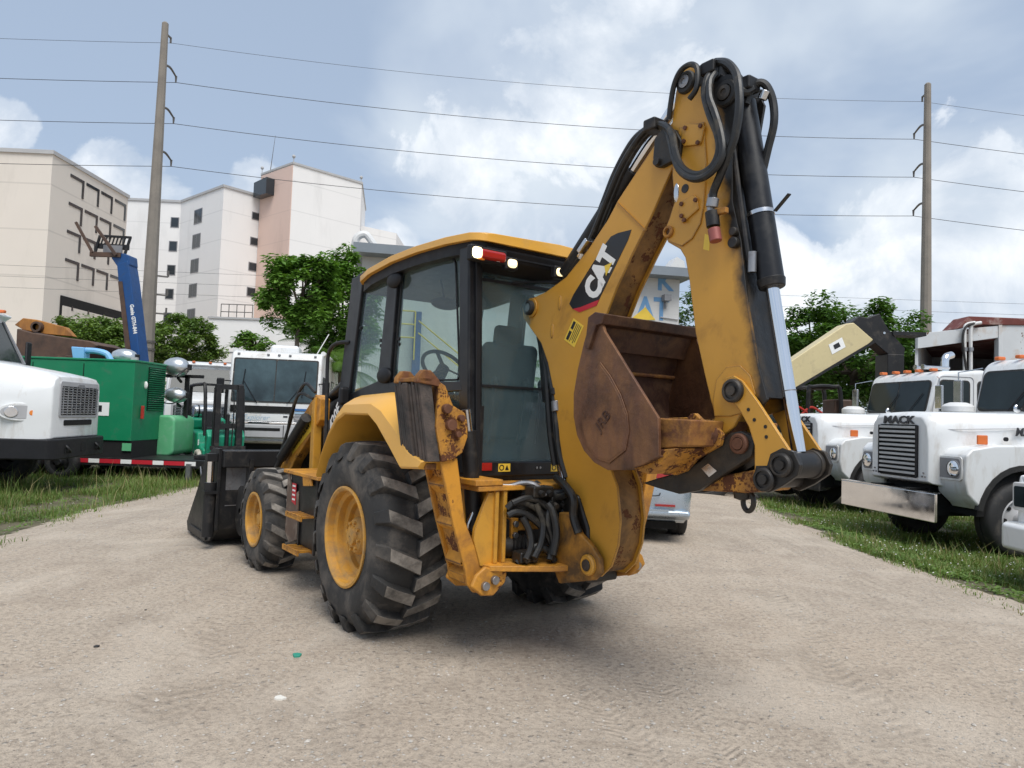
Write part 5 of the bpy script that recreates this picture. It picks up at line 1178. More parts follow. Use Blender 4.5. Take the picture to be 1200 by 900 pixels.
# ================================================================ wheel loader with its rusty bucket raised
def wheel_loader():
    D = 21.0; c = at(62, 470, D); o = Vector((c.x, D, -.2)); t = empty('wheel_loader', o, 0, 'wheel loader holding a big rusty toothed bucket above the green generator', 'loader')
    f = lambda u, v, d=D: at(u, v, d)-o
    P = lambda mb, n, m, **k: mb.build(n, m, k.pop('par', t), **k)
    bk = empty('bucket', (0, 0, 0)); bk.parent = t
    pp = [f(u, v) for u, v in ((22, 385), (40, 390), (108, 400), (118, 405), (95, 421), (40, 428), (20, 428))]
    MB().prism([(p.x, p.z) for p in pp], 'y', -.1, 1.3).build('shell', 'brown_steel', bk, bevel=.04)
    pq = [f(u, v) for u, v in ((14, 380), (24, 372), (40, 374), (74, 383), (84, 394), (50, 391), (24, 386))]
    MB().prism([(p.x, p.z) for p in pq], 'y', .1, .3).build('back_plate', 'orange_rust', bk, bevel=.02)
    e0, e1 = f(30, 428), f(92, 421)
    for k in range(6):
        p = e0.lerp(e1, (k+.5)/6); MB().prism([(p.x-.18, p.z+.12), (p.x+.18, p.z+.10), (p.x+.10, p.z-.20), (p.x-.02, p.z-.22)], 'y', -.16, .05).build('tooth', 'brown_steel', bk, bevel=.02)
    p = f(43, 383); MB().lathe([(.10, 0), (.16, 0), (.16, -.15), (.10, -.15)], (p.x, .1, p.z), (0, 1, 0), 16).build('hinge', 'brown_steel', bk)
    for y in (.2, 1.0): P(MB().prism([(pp[3].x-1.2, pp[3].z-.5), (pp[3].x-1.0, pp[3].z-.2), (-2.2, 1.6), (-2.4, 1.2)], 'y', y-.08, y+.08), 'lift_arm', 'orange_rust', bevel=.02)
    P(MB().prism([(-4.6, .8), (-1.6, .8), (-1.6, 1.6), (-2.6, 1.8), (-4.6, 1.7)], 'y', .0, 1.3), 'body', 'orange_rust', bevel=.06)
    P(MB().bb((f(60, 425).x, -.3, f(60, 428).z), (f(110, 423).x, .1, f(60, 424).z)), 'cross_beam', 'amber_orange')
    for x in (-3.9, -1.9):
        for yy, s in ((-.3, -1), (1.6, 1)): road_wheel(t, (x, yy, .7), .7, .5, s, 'rim_yellow', rr=.5)
wheel_loader()

# ================================================================ backhoe loader
B = Frame((-0.2736, 5.5259), rad(125.833))   # origin under the rear axle, x forwards, y to the machine's left
def V(u, v, y):
    p = B.Y(u, v, y); return Vector((p.x, y, p.z))
def VX(u, v, x):
    p = B.X(u, v, x); return Vector((x, p.y, p.z))
def tyre_mesh(R, r_in, y0, y1, nl, lug_h, cx=0, cz=0, side=1, lugw=.075, sweep=.40):
    """body and lug meshes of a bar-lug tyre, axle along y"""
    W = y1-y0; yc = (y0+y1)/2; Rb = R-lug_h
    prof = [(r_in, y0+.05*W), (r_in+.02, y0+.015*W), (r_in+.06, y0-.0), (Rb*.80, y0-.02*W), (Rb*.92, y0+.03*W), (Rb*.985, y0+.13*W), (Rb, y0+.3*W), (Rb*1.006, yc),
            (Rb, y1-.3*W), (Rb*.985, y1-.13*W), (Rb*.92, y1-.03*W), (Rb*.80, y1+.02*W), (r_in+.06, y1), (r_in+.02, y1-.015*W), (r_in, y1-.05*W)]
    body = MB(); n = 72
    body.rings([[(cx+math.cos(2*math.pi*i/n)*r, y, cz+math.sin(2*math.pi*i/n)*r) for i in range(n)] for r, y in prof], caps=False)
    lug = MB(); cap = MB()
    da = 2*math.pi/nl
    for s in (-1, 1):
        for k in range(nl):
            a0 = da*(k+(.5 if s > 0 else 0))
            # path from shoulder to just past the centre line
            ys = [s*.53*W, s*.44*W, s*.24*W, -s*.03*W]
            an = [0, .02, .30*da*sweep*2, .62*da*sweep*2]
            rt = [Rb*.90, R*.988, R, R]; rb = [Rb*.86, Rb*.93, Rb*.97, Rb*.97]
            hw = [lugw*.50/R, lugw*.55/R, lugw*.56/R, lugw*.62/R]
            rings = []
            for yy, aa, r1, r0, h in zip(ys, an, rt, rb, hw):
                a = a0+aa*side
                q = lambda ang, r: (cx+math.cos(ang)*r, yc+yy, cz+math.sin(ang)*r)
                rings.append([q(a-h*1.18, r0), q(a-h*.92, r1), q(a+h*.92, r1), q(a+h*1.18, r0)])
            lug.rings(rings)
            cr_ = []
            for (yy, aa, r1, h) in ((ys[1]*.97, an[1], rt[1], hw[1]), (ys[2], an[2], rt[2], hw[2]), (ys[3]*.6, an[3]*.97, rt[3], hw[3])):
                a = a0+aa*side; cr_.append([(cx+math.cos(a+q_*h*.80)*(r1+o_), yc+yy, cz+math.sin(a+q_*h*.80)*(r1+o_)) for q_, o_ in ((-1, -.004), (-1, .0022), (1, .0022), (1, -.004))])
            cap.rings(cr_)
    return body, lug, cap
def wheel(parent, cx, cz, R, rim_r, yo, W, nl, lug_h, lugw, left=True, hub_r=.14, bolts=8):
    """yo: |y| of the outer face"""
    s = 1 if left else -1
    y0, y1 = sorted((s*yo, s*(yo-W)))
    w = empty('wheel', (0, 0, 0)); w.parent = parent
    body, lug, cap = tyre_mesh(R, rim_r, y0, y1, nl, lug_h, cx, cz, lugw=lugw)
    t = body.build('tyre', 'tyre', w, smooth=50)
    lug.build('tread_lugs', 'tyre', w, bevel=.006, smooth=40); cap.build('tread_faces', 'tread_dusty', w, smooth=40)
    m = MB(); d = Vector((0, s, 0)); c = Vector((cx, s*yo, cz))
    m.lathe([(rim_r+.016, -.012), (rim_r+.02, .004), (rim_r+.004, .008), (rim_r-.012, -.004), (rim_r-.018, -.05), (rim_r-.045, -.065), (rim_r-.05, -.11), (rim_r-.085, -.125), (rim_r-.09, -.16), (hub_r+.03, -.19), (hub_r, -.19), (.01, -.19)], c, d, 48)
    rim = m.build('rim', 'rim_yellow', w, smooth=40)
    h = MB(); h.lathe([(hub_r, -.20), (hub_r, -.10), (hub_r*.86, -.075), (hub_r*.5, -.07), (hub_r*.46, -.045), (.005, -.04)], c, d, 28)
    hb = h.build('hub', 'rim_yellow', w, smooth=35)
    for k in range(bolts):
        a = 2*math.pi*k/bolts+.2; b = MB(); p = c+Vector((math.cos(a)*hub_r*.72, 0, math.sin(a)*hub_r*.72))
        b.cyl(p-d*.09, p-d*.055, .013, n=6); b.build('lug_nut', 'rim_yellow', hb_parent(w), smooth=0)
    return w
def hb_parent(w): return w
def build_backhoe():
    root = empty('backhoe_loader', B.o, B.h, 'yellow backhoe loader standing on the dirt yard with its rusty bucket folded up', 'backhoe loader')
    def P(mb, name, m, par=None, **k): return mb.build(name, m, par or root, **k)
    # ---------------- wheels
    for s in (True, False):
        wheel(root, 0, .635, .655, .325, 1.04, .49, 17, .045, .088, s, .13, 8)
        wheel(root, 2.17, .455, .475, .235, 1.02, .33, 15, .032, .072, s, .115, 8)
    P(MB().cyl((0, -.8, .63), (0, .8, .63), .13).box((0, 0, .66), (.5, .5, .45)), 'rear_axle', 'black_steel', bevel=.01)
    P(MB().cyl((2.17, -.85, .45), (2.17, .85, .45), .08).box((2.17, 0, .5), (.3, .5, .3)), 'front_axle', 'black_steel', bevel=.01)
    # ---------------- chassis, hood
    P(MB().bb((-1.0, -.42, .55), (2.6, -.30, .85)).bb((-1.0, .30, .55), (2.6, .42, .85)).bb((.5, -.3, .5), (1.6, .3, .8)), 'frame_rail', 'black_steel', bevel=.01)
    P(MB().prism([(1.0, .85), (2.75, .85), (2.85, 1.1), (2.75, 1.42), (2.2, 1.58), (1.0, 1.72)], 'y', -.44, .44), 'engine_hood', 'black_paint', bevel=.05, seg=3)
    P(MB().prism([(1.05, 1.665), (2.2, 1.545), (2.7, 1.41), (2.7, 1.435), (2.2, 1.60), (1.05, 1.74)], 'y', -.40, .40), 'hood_cover', 'cat_yellow', bevel=.02)
    P(MB().bb((-.55, -.62, .75), (1.15, .62, 1.12)), 'cab_base', 'black_steel', bevel=.02)
    # ---------------- fenders
    for s in (1, -1):
        f = MB()
        out = [(.585, 1.00), (.515, 1.15), (.39, 1.31), (.25, 1.43), (.10, 1.485), (-.30, 1.485), (-.44, 1.42), (-.63, 1.29), (-.79, 1.175), (-1.02, 1.19)]
        top = [(.57, 1.06), (.50, 1.20), (.38, 1.37), (.25, 1.51), (.16, 1.60), (-.33, 1.62), (-.50, 1.60), (-.72, 1.50), (-.93, 1.36), (-1.05, 1.25)]
        rows = []
        for (x, z), (xt, zt) in zip(out, top):
            iy = .52+.36*max(0.0, min(1.0, (-.40-x)/.40))
            rows.append([(x, s*1.03, z-.012), (x*.992, s*1.04, z), (x+(xt-x)*.45, s*1.03, z+(zt-z)*.48), (xt, s*.94, zt-.01), (xt, s*max(.885, iy+.004), zt+.012), (xt, s*iy, zt+.03), (xt, s*iy, zt-.02), (x*.98, s*iy, z-.02)])
        f.rings(rows, closed=True, caps=True)
        P(f, 'fender', 'fender_yellow', smooth=28, bevel=.006)
        P(MB().bb((-.85, s*.49, .8), (.6, s*.53, 1.56)), 'wheel_well', 'black_steel')
    # ---------------- steps beside the front wheel
    st = P(MB().bb((.92, .53, .36), (1.55, .895, .93)), 'step_box', 'black_steel', bevel=.012)
    P(MB().bb((.80, .51, .935), (1.66, .93, .965)), 'platform', 'worn_yellow', st, bevel=.006)
    P(MB().prism([(1.30, .98), (1.30, .86), (1.32, .80), (1.45, .74), (1.56, .93), (1.60, .93), (1.60, .42), (1.50, .34), (1.30, .40)][2:], 'y', .898, .908), 'side_plate', 'brown_plate', st)
    P(MB().prism([(1.36, .86), (1.46, .86), (1.46, .70), (1.36, .68)], 'y', .91, .913), 'warning_decal', 'decal_red', st)
    for k in range(4): P(MB().bb((1.375, .9135, .845-.038*k), (1.445, .9145, .83-.038*k)), 'decal_line', 'decal_white', st)
    for z, xx in ((.62, 1.10), (.34, 1.14)):
        m = MB()
        for k in range(5): m.bb((xx-.14+k*.07, .86, z), (xx-.10+k*.07, 1.01, z+.018))
        m.bb((xx-.15, .995, z-.02), (xx+.22, 1.01, z+.022)).bb((xx-.15, .86, z-.02), (xx+.22, .875, z+.022))
        P(m, 'step', 'worn_yellow', st)
    P(MB().bb((.90, .895, .33), (.93, .91, .62)), 'step_bracket', 'black_steel', st)
    P(MB().bb((1.26, .895, .33), (1.285, .91, .62)), 'step_bracket', 'black_steel', st)
    P(MB().prism([(1.0, .96), (1.20, .96), (1.17, .86), (.97, .88)], 'y', .91, .922), 'grip_plate', 'worn_yellow', st)
    # ---------------- cab
    cab = empty('cab', (0, 0, 0)); cab.parent = root
    def C(mb, name, m, **k): return mb.build(name, m, cab, **k)
    for s in (1, -1):
        def side(px, y0=.555, y1=.615): 
            pl = B.xz(px, .6); a, b = sorted((s*y0, s*y1)); return MB().prism(pl, 'y', a, b)
        C(side([(414, 326), (428, 322), (410, 466), (397, 476)]), 'front_pillar', 'black_paint', bevel=.012)
        C(side([(414, 330), (421, 322), (465, 300), (535, 286), (563, 283), (563, 299), (536, 298), (472, 303), (466, 307), (459, 316), (427, 322)], .55, .612), 'top_rail', 'black_paint', bevel=.006)
        C(side([(458, 318), (470, 303), (458, 455), (444, 450)], .55, .618), 'door_pillar', 'black_paint', bevel=.008)
        C(side([(444, 447), (457, 448), (542, 447), (544, 458), (456, 462), (409, 478), (398, 476), (409, 463)], .55, .617), 'bottom_rail', 'black_paint', bevel=.006)
        dg = C(side([(427, 321), (459, 315), (445, 449), (409, 465)], .584, .590), 'door_glass', 'cab_glass')
        C(side([(467, 304), (537, 297), (543, 449), (456, 450)], .584, .590), 'side_glass', 'cab_glass')
        C(side([(470, 455), (543, 452), (545, 486), (470, 490)], .575, .580), 'quarter_glass', 'cab_glass')
        # window seal drawn as a thin tube
        pl = B.xz([(472, 309), (533, 303), (538, 445), (460, 446)], .6)
        C(MB().tube([(x, s*.594, z) for x, z in smooth_corner(pl, .05)], .007, 6, sm=False), 'window_seal', 'black_plastic')
        a, b = VX(552, 290, -.79), VX(551, 556, -.79); m = MB(); m.bar((a.x, s*a.y, a.z), (b.x, s*b.y, b.z), .11, .12, (1, 0, 0)); C(m, 'rear_pillar', 'black_paint', bevel=.015)
        m = MB(); m.bar((a.x-.065, s*(a.y-.01), a.z-.06), (b.x-.065, s*(b.y-.01), b.z), .035, .03, (1, 0, 0)); C(m, 'pillar_trim', 'black_plastic', bevel=.006)
        for (u, v) in ((462, 328), (450, 440)):
            p = V(u, v, .63); C(MB().ball((p.x, s*.63, p.z), (.115, .03, .062), 18, 10), 'door_hinge', 'black_plastic')
        for (u, v) in ((446, 399), (446, 405), (467, 397), (467, 403), (422, 384)):
            p = V(u, v, .6); C(MB().cyl((p.x, s*.588, p.z), (p.x, s*.602, p.z), .014, n=10), 'glass_bolt', 'black_plastic')
    C(MB().bb((-.80, -.54, 1.17), (-.794, .54, 2.44)), 'rear_glass', 'rear_glass')
    C(MB().bb((-.808, -.54, 1.685), (-.792, .54, 1.70)), 'rear_glass_seam', 'black_plastic')
    C(MB().bb((.95, -.55, 1.50), (.955, .55, 2.5)), 'windscreen', 'cab_glass')
    za, zb = VX(600, 541, -.84).z, VX(600, 558, -.84).z
    C(MB().bb((-.84, -.54, zb), (-.74, .56, za)), 'rear_sill', 'black_paint', bevel=.01)
    C(MB().bb((-.80, -.5, .9), (-.70, .5, zb)), 'rear_shroud', 'grease_black')
    zm = (za+zb)/2
    p = VX(570, 547, -.842); C(MB().box((-.842, p.y, p.z), (.006, .085, .05)), 'reflector', 'red_lens', bevel=.002)
    for u in (591, 652):
        p = VX(u, 548, -.842); dcl = C(MB().box((-.8415, p.y, p.z), (.003, .095, .052)), 'warning_decal', 'decal_yellow')
        MB().lathe([(.020, 0), (.013, 0), (.013, .0006)], (-.8434, p.y+.022, p.z), (-1, 0, 0), 16).build('decal_mark', 'decal_black', dcl)
        MB().prism([(p.y-.005, p.z-.016), (p.y-.035, p.z-.016), (p.y-.02, p.z+.016)], 'x', -.8445, -.8432).build('decal_mark', 'decal_black', dcl)
    for u in (629, 633):
        p = VX(u, 548, -.842); C(MB().cyl((-.846, p.y, p.z), (-.84, p.y, p.z), .008, n=8), 'sill_plug', 'steel')
    # roof: thin curved yellow shell over a black lining
    xs = [-.97, -.95, -.89, -.61, -.21, .19, .60, .80, .87]
    def zr(x): return 2.662-.055*((x+.1)/.9)**2*(1.25 if x > -.1 else .75)
    def roof(dz0, dz1, ins):
        R = []
        for i, x in enumerate(xs):
            e = [.10, .05, .012, 0, 0, 0, .005, .03, .08][i]+ins
            h = .69-e; xx = max(min(x, .87-ins), -.97+ins); z = zr(x)
            R.append([(xx, -h, z+dz0), (xx, -h, z+dz1*.6), (xx, -h+.05, z+dz1), (xx, 0, z+dz1+.02), (xx, h-.05, z+dz1), (xx, h, z+dz1*.6), (xx, h, z+dz0), (xx, 0, z+dz0)])
        return MB().rings(R)
    rf = C(roof(-.035, .022, 0), 'roof', 'fender_yellow', smooth=50, bevel=.004)
    roof(-.11, -.036, .035).build('roof_lining', 'black_plastic', rf, smooth=50)
    C(MB().prism([(-.92, 2.59), (-.95, 2.56), (-.92, 2.49), (-.76, 2.41), (-.76, 2.59)], 'y', -.58, .58), 'rear_visor', 'black_plastic', bevel=.012)
    def lampx(u, v, x, w, h, m, name, rim=True):
        p = VX(u, v, x); o = C(MB().box((p.x-.015, p.y, p.z), (.05, w+.03, h+.03)), name, 'black_plastic', bevel=.012)
        MB().box((p.x-.040, p.y, p.z), (.045, w, h)).build('lens', m, o, bevel=.022, seg=3); return o
    lampx(555, 297, -.945, .068, .07, 'lamp_lit', 'work_lamp')
    lampx(596, 310, -.945, .07, .055, 'lamp_dim', 'work_lamp')
    lampx(652, 320, -.945, .065, .055, 'lamp_dim', 'work_lamp')
    o = lampx(573, 301, -.94, .20, .065, 'red_lens', 'tail_lamp')
    p = VX(564, 300, -.985); MB().box((p.x, p.y, p.z), (.01, .05, .05)).build('indicator_lens', 'amber_lens', o, bevel=.006)
    p = VX(584, 304, -.985); MB().box((p.x, p.y, p.z), (.01, .03, .03)).build('reversing_lens', 'decal_white', o, bevel=.004)
    # wiper
    a, b = VX(563, 327, -.815), VX(650, 341, -.815)
    C(MB().bar(a, b, .012, .02).bar(VX(600, 331, -.83), VX(655, 330, -.83), .012, .014), 'wiper', 'black_plastic')
    for u, v, w_ in ((575, 318, .11), (626, 332, .14)):
        p = VX(u, v, -.78); C(MB().box((p.x+.02, p.y, p.z), (.03, w_, .09)), 'window_latch', 'black_plastic', bevel=.015)
    # interior
    st = empty('seat', (-.13, 0, 0)); st.parent = cab
    MB().box((.0, .0, 1.40), (.46, .48, .14)).build('cushion', 'seat_fabric', st, bevel=.05, seg=3)
    MB().prism([(-.27, 1.32), (-.16, 1.34), (-.22, 1.98), (-.30, 2.04), (-.36, 2.0)], 'y', -.23, .23).build('backrest', 'seat_fabric', st, bevel=.06, seg=3)
    MB().prism([(-.28, 2.0), (-.22, 2.0), (-.24, 2.16), (-.31, 2.16)], 'y', -.12, .12).build('headrest', 'seat_fabric', st, bevel=.03)
    for s in (-1, 1): MB().bb((-.25, s*.26, 1.52), (.12, s*.32, 1.58)).build('armrest', 'seat_fabric', st, bevel=.02)
    MB().bb((-.2, -.2, 1.1), (.2, .2, 1.34)).build('seat_base', 'interior', st)
    # steering wheel in front of the seat
    sw = empty('steering_wheel', (0, 0, 0)); sw.parent = cab
    c = V(520, 431, .12); ax = Vector((-.75, 0, .66)); 
    a_ = ax.orthogonal().normalized(); b_ = ax.cross(a_).normalized()
    MB().tube([c+(a_*math.cos(t)+b_*math.sin(t))*.185 for t in [2*math.pi*i/28 for i in range(29)]], .016, 8, sm=False).build('rim', 'black_plastic', sw)
    m = MB()
    for t in (.4, 2.5, 4.6): m.bar(c, c+(a_*math.cos(t)+b_*math.sin(t))*.18, .03, .012)
    m.cyl(c+ax*.0, c-ax*.05, .05); m.build('spokes', 'black_plastic', sw)
    MB().cyl(c-ax*.03, Vector((.95, .10, 1.2)), .05).build('column', 'interior', sw)
    C(MB().bb((.75, -.35, 1.12), (1.06, .45, 1.62)), 'dashboard', 'interior', bevel=.04)
    C(MB().bb((-.6, -.5, 1.1), (1.05, .5, 1.13)), 'floor_mat', 'interior')
    C(MB().prism([(-.55, 1.13), (.3, 1.13), (.2, 1.62), (-.35, 1.68), (-.55, 1.55)], 'y', -.50, -.30), 'side_console', 'interior', bevel=.03)
    for y, x in ((.28, -.30), (-.26, -.42), (.20, -.48), (-.05, -.5)):
        C(MB().cyl((x, y, 1.3), (x-.06, y, 1.72), .012, n=8).ball((x-.06, y, 1.74), (.03, .03, .04), 10, 6), 'control_lever', 'black_plastic')
    mp = V(522, 356, .2); C(MB().ball((mp.x, .2, mp.z), (.06, .13, .05), 14, 8).cyl((mp.x, .2, mp.z), (mp.x, .25, 2.55), .01, n=6), 'interior_mirror', 'black_plastic')
    C(MB().ball((-.52, .36, 2.16), .035, 10, 6), 'dome_lamp', 'black_plastic')
    # handrail and mirror in front of the door
    for s in (1, -1):
        pts = [V(382, 520, .68), V(383, 470, .68), V(384, 422, .68), V(388, 408, .68), V(396, 402, .66), V(410, 401, .61)]
        P(MB().tube([(p.x, s*p.y, p.z) for p in pts], .017, 8), 'grab_rail', 'black_steel')
        P(MB().box((1.02, s*.66, 1.62), (.06, .10, .16)), 'side_lamp', 'black_plastic', bevel=.03)
    pn = B.xz([(378, 500), (404, 470), (404, 505), (392, 545), (378, 548)], .56)
    P(MB().prism(pn, 'y', .50, .558), 'side_panel', 'black_paint', bevel=.006)
    a, b = V(385, 505, .56), V(398, 474, .56)
    dn = (V(392, 520, .56)-V(386, 480, .56))
    text('model_number', '420F', .14, 'decal_white', root, (V(392.5, 489, .563)+Vector((0, .002, 0))), (b-a), (-dn), .001, .004)
    # ---------------- loader arms
    for s in (1, -1):
        def AR(px, y): return B.xz(px, y)
        arm = P(MB().prism([(1.72, 1.60), (1.86, 1.64), (2.55, 1.20), (3.05, .62), (3.02, .42), (2.86, .40), (2.70, .62), (2.35, .98), (1.72, 1.40)], 'y', *sorted((s*.50, s*.60))), 'loader_arm', 'worn_yellow', bevel=.012)
        MB().prism([(1.92, 1.44), (2.46, 1.14), (2.40, 1.04), (1.90, 1.30)], 'y', *sorted((s*.601, s*.604))).build('brand_panel', 'decal_yellow', arm)
        if s > 0:
            text('brand_lettering', 'CATERPILLAR', .078, 'decal_black', arm, (2.17, .6055, 1.235), (-.56, 0, .32), (.28, 0, .6), .001, .002)
        P(MB().prism([(1.78, .80), (1.88, .80), (1.88, 1.58), (1.81, 1.62)], 'y', *sorted((s*.54, s*.62))), 'loader_tower', 'cat_yellow', bevel=.01)
        P(MB().cyl((1.90, s*.66, 1.42), (2.55, s*.66, 1.0), .05, n=14).cyl((2.5, s*.66, 1.03), (2.9, s*.66, .72), .03, n=12), 'lift_cylinder', 'black_steel')
        P(MB().cyl((1.55, s*.42, 1.75), (2.4, s*.42, 1.42), .05, n=14).cyl((2.4, s*.42, 1.42), (3.0, s*.42, .95), .03, n=12), 'tilt_cylinder', 'black_steel')
        P(MB().tube([(1.85, s*.60, 1.66), (1.98, s*.66, 1.74), (2.15, s*.68, 1.58), (2.35, s*.66, 1.35), (2.7, s*.62, 1.05), (2.95, s*.6, .85)], .016, 7), 'hydraulic_hose', 'hose_rubber')
        P(MB().tube([(1.85, s*.62, 1.60), (2.0, s*.70, 1.64), (2.15, s*.72, 1.45), (2.3, s*.70, 1.25), (2.6, s*.65, 1.0)], .014, 7), 'hydraulic_hose', 'hose_rubber')
        P(MB().prism([(2.85, .85), (3.0, 1.02), (3.16, .70), (3.16, .3), (2.95, .32)], 'y', *sorted((s*.40, s*.47))), 'coupler_plate', 'black_steel', bevel=.01)
    # ---------------- loader bucket
    bk = empty('loader_bucket', (0, 0, 0)); bk.parent = root
    prof = [(3.22, 1.03), (3.26, 1.04), (3.30, .80), (3.28, .50), (3.34, .26), (3.52, .10), (3.9, .055), (4.42, .05), (4.42, .03), (3.88, .03), (3.46, .055), (3.27, .20), (3.20, .48)]
    MB().prism(prof, 'y', -1.08, 1.08).build('shell', 'black_steel', bk, smooth=30)
    MB().bb((3.10, -1.08, .86), (3.235, 1.08, 1.04)).build('top_beam', 'black_steel', bk, bevel=.015)
    MB().bb((3.205, -1.02, .45), (3.215, 1.02, .86)).build('back_sheet', 'steel', bk)
    for s in (1, -1):
        a, b = sorted((s*1.08, s*1.115))
        MB().prism([(3.16, 1.06), (3.42, 1.05), (3.72, .95), (4.05, .55), (4.42, .20), (4.50, .12), (4.44, .02), (3.62, .02), (3.40, .06), (3.20, .20)], 'y', a, b).build('side_plate', 'black_steel', bk, bevel=.006)
        MB().cyl((3.24, s*1.17, .94), (3.24, s*1.17, .62), .038, n=14).build('clam_rod', 'chrome', bk)
        MB().cyl((3.24, s*1.17, .70), (3.24, s*1.17, .14), .06, n=16).box((3.24, s*1.17, .96), (.10, .10, .08)).box((3.24, s*1.17, .60), (.15, .13, .03)).build('clam_cylinder', 'black_steel', bk)
        MB().bb((3.5, s*1.115, .05), (4.3, s*1.135, .12)).build('wear_strip', 'black_steel', bk, bevel=.004)
    for y in (-.8, -.3, .3, .8): MB().prism([(3.06, .95), (3.24, .95), (3.24, .25), (3.10, .30)], 'y', y-.02, y+.02).build('back_rib', 'black_steel', bk)
    MB().lathe([(.03, -.02), (.24, -.02), (.26, .0), (.26, .10), (.03, .12)], (3.02, .80, .42), (0, 1, 0), 26).build('hose_guard', 'black_rubber', bk)
    # ---------------- rear frame
    XF = -1.08
    P(MB().bb((XF-.03, -.68, 1.045), (-.72, .68, 1.075)), 'frame_top_plate', 'worn_yellow', bevel=.006)
    P(MB().bb((XF-.03, .50, 1.076), (-.85, .70, 1.115)), 'frame_corner_block', 'worn_yellow', bevel=.008)
    P(MB().bb((-.93, -.66, .58), (-.89, .66, 1.045)), 'frame_back_plate', 'cat_yellow', bevel=.004)
    P(MB().prism([(-.85, .66), (-1.14, .60), (-1.34, .22), (-1.34, -.22), (-1.14, -.60), (-.85, -.66)], 'z', .575, .61), 'frame_bottom_plate', 'worn_yellow', bevel=.006)
    for s in (1, -1):
        gy = B.yz([(573, 577), (584, 577), (583, 664), (563, 664), (555, 632), (557, 619)], XF)
        P(MB().prism([(s*y, z) for y, z in gy], 'x', XF, XF+.03), 'frame_gusset', 'cat_yellow', bevel=.005)
        for y in (.52, .46): P(MB().bb((XF-.02, s*y, .61), (-.92, s*(y+.028), 1.045)), 'frame_rib', 'cat_yellow', bevel=.004)
        br = [(s*y, z) for y, z in B.yz([(563, 662), (588, 668), (586, 680), (572, 696), (558, 696), (546, 686), (552, 672)], XF)]
        P(MB().prism(br, 'x', XF-.06, XF-.03), 'stabilizer_bracket', 'worn_yellow', bevel=.012)
        P(MB().prism(br, 'x', -.86, -.83), 'stabilizer_bracket', 'worn_yellow', bevel=.012)
        # ---------------- stabilizer folded up
        sb = empty('stabilizer', (0, 0, 0)); sb.parent = root
        yz = lambda px, x=-1.05: [(s*y, z) for y, z in B.yz(px, x)]
        leg = yz([(514, 540), (529, 613), (543, 668), (545, 684), (553, 694), (566, 694), (578, 676), (570, 664), (560, 655), (543, 610), (534, 536)])
        MB().prism(leg, 'x', -1.07, -1.047).build('rear_plate', 'worn_yellow', sb, bevel=.005)
        MB().prism(leg, 'x', -0.875, -0.853).build('front_plate', 'worn_yellow', sb, bevel=.005)
        web = yz([(521, 540), (533, 613), (549, 672), (560, 660), (543, 610), (534, 536)])
        MB().prism(web, 'x', -1.05, -0.87).build('web', 'rusty_yellow', sb)
        oe = [(514, 540), (529, 613), (545, 684)]
        def ed(t):  # outer and inner edge at parameter t
            o0 = [Vector((514, 540)), Vector((529, 613)), Vector((545, 684))]; i0 = [Vector((534, 540)), Vector((541, 613)), Vector((560, 662))]
            k = 0 if t < .5 else 1; f = (t-.5*k)*2
            return o0[k].lerp(o0[k+1], f), i0[k].lerp(i0[k+1], f)
        for k, t in enumerate((.04, .20, .36, .52, .68, .84)):
            o1, i1 = ed(t); o2, i2 = ed(min(1, t+.15)); a_, b_ = (o1, i2) if k % 2 else (i1, o2); nv = Vector((0, 2.2))
            MB().prism(yz([tuple(a_), tuple(b_), tuple(b_+nv), tuple(a_+nv)]), 'x', -1.049, -0.871).build('rib', 'worn_yellow', sb)
        o1, i1 = ed(.93); o2, i2 = ed(1.0); MB().prism(yz([tuple(o1), tuple(i1), tuple(i2), tuple(o2)]), 'x', -1.049, -0.871).build('foot', 'worn_yellow', sb)
        hd = yz([(511, 447), (518, 452), (527, 475), (541, 484), (544, 497), (544, 512), (538, 530), (527, 538), (514, 541), (507, 500)])
        MB().prism(hd, 'x', -1.09, -1.06).build('head_plate', 'rusty_yellow', sb, bevel=.006)
        MB().prism(hd, 'x', -0.865, -0.835).build('head_plate', 'rusty_yellow', sb, bevel=.006)
        mid = yz([(512, 449), (518, 455), (524, 475), (534, 500), (530, 530), (517, 540), (508, 500)])
        MB().prism(mid, 'x', -1.061, -0.864).build('head_core', 'rust_edge', sb, bevel=.004)
        for u, v, r in ((522, 479, .028), (527, 498, .032), (535, 509, .018), (539, 490, .02)):
            y, z = yz([(u, v)], -1.09)[0]; MB().cyl((-1.125, y, z), (-1.085, y, z), r, n=14).build('bolt', 'rust_pin', sb, bevel=.004)
        # laminated rubber pad: sheets side by side
        q = [Vector((0, *p)) for p in yz([(506, 449), (508, 500), (516, 541)], -1.075)]
        top, bot = q[0], q[2]; dz = (top-bot).normalized(); dn = Vector((0, s*abs(dz.z), -dz.y*s)).normalized(); dn = Vector((0, s, 0))*1.0
        n = 11; x0, x1 = -1.075, -.765; random.seed(3)
        for k in range(n):
            xa = x0+(x1-x0)*k/n; e = random.uniform(-.008, .010); e2 = random.uniform(-.015, .015)
            pts = []
            for base, o_ in ((top, 0.0), (top, .085+e), (bot, .085+e), (bot, 0.0)):
                pp = base+dn*o_+dz*(e2 if base is top else -e2*.6); pts.append((pp.y, pp.z))
            MB().prism(pts, 'x', xa+.0015, xa+(x1-x0)/n-.0015).build('pad_sheet', 'laminate_rubber', sb, bevel=.004, seg=1)
        ear = [(p.y, p.z) for p in (top+dn*.10+dz*.0, top+dn*.09+dz*.035, top+dn*.05+dz*.075, top+dn*.0+dz*.075, top-dn*.05+dz*.02, top-dn*.05-dz*.02)]
        MB().prism(ear, 'x', -1.085, -1.035).build('pad_ear', 'rust_edge', sb, bevel=.006)
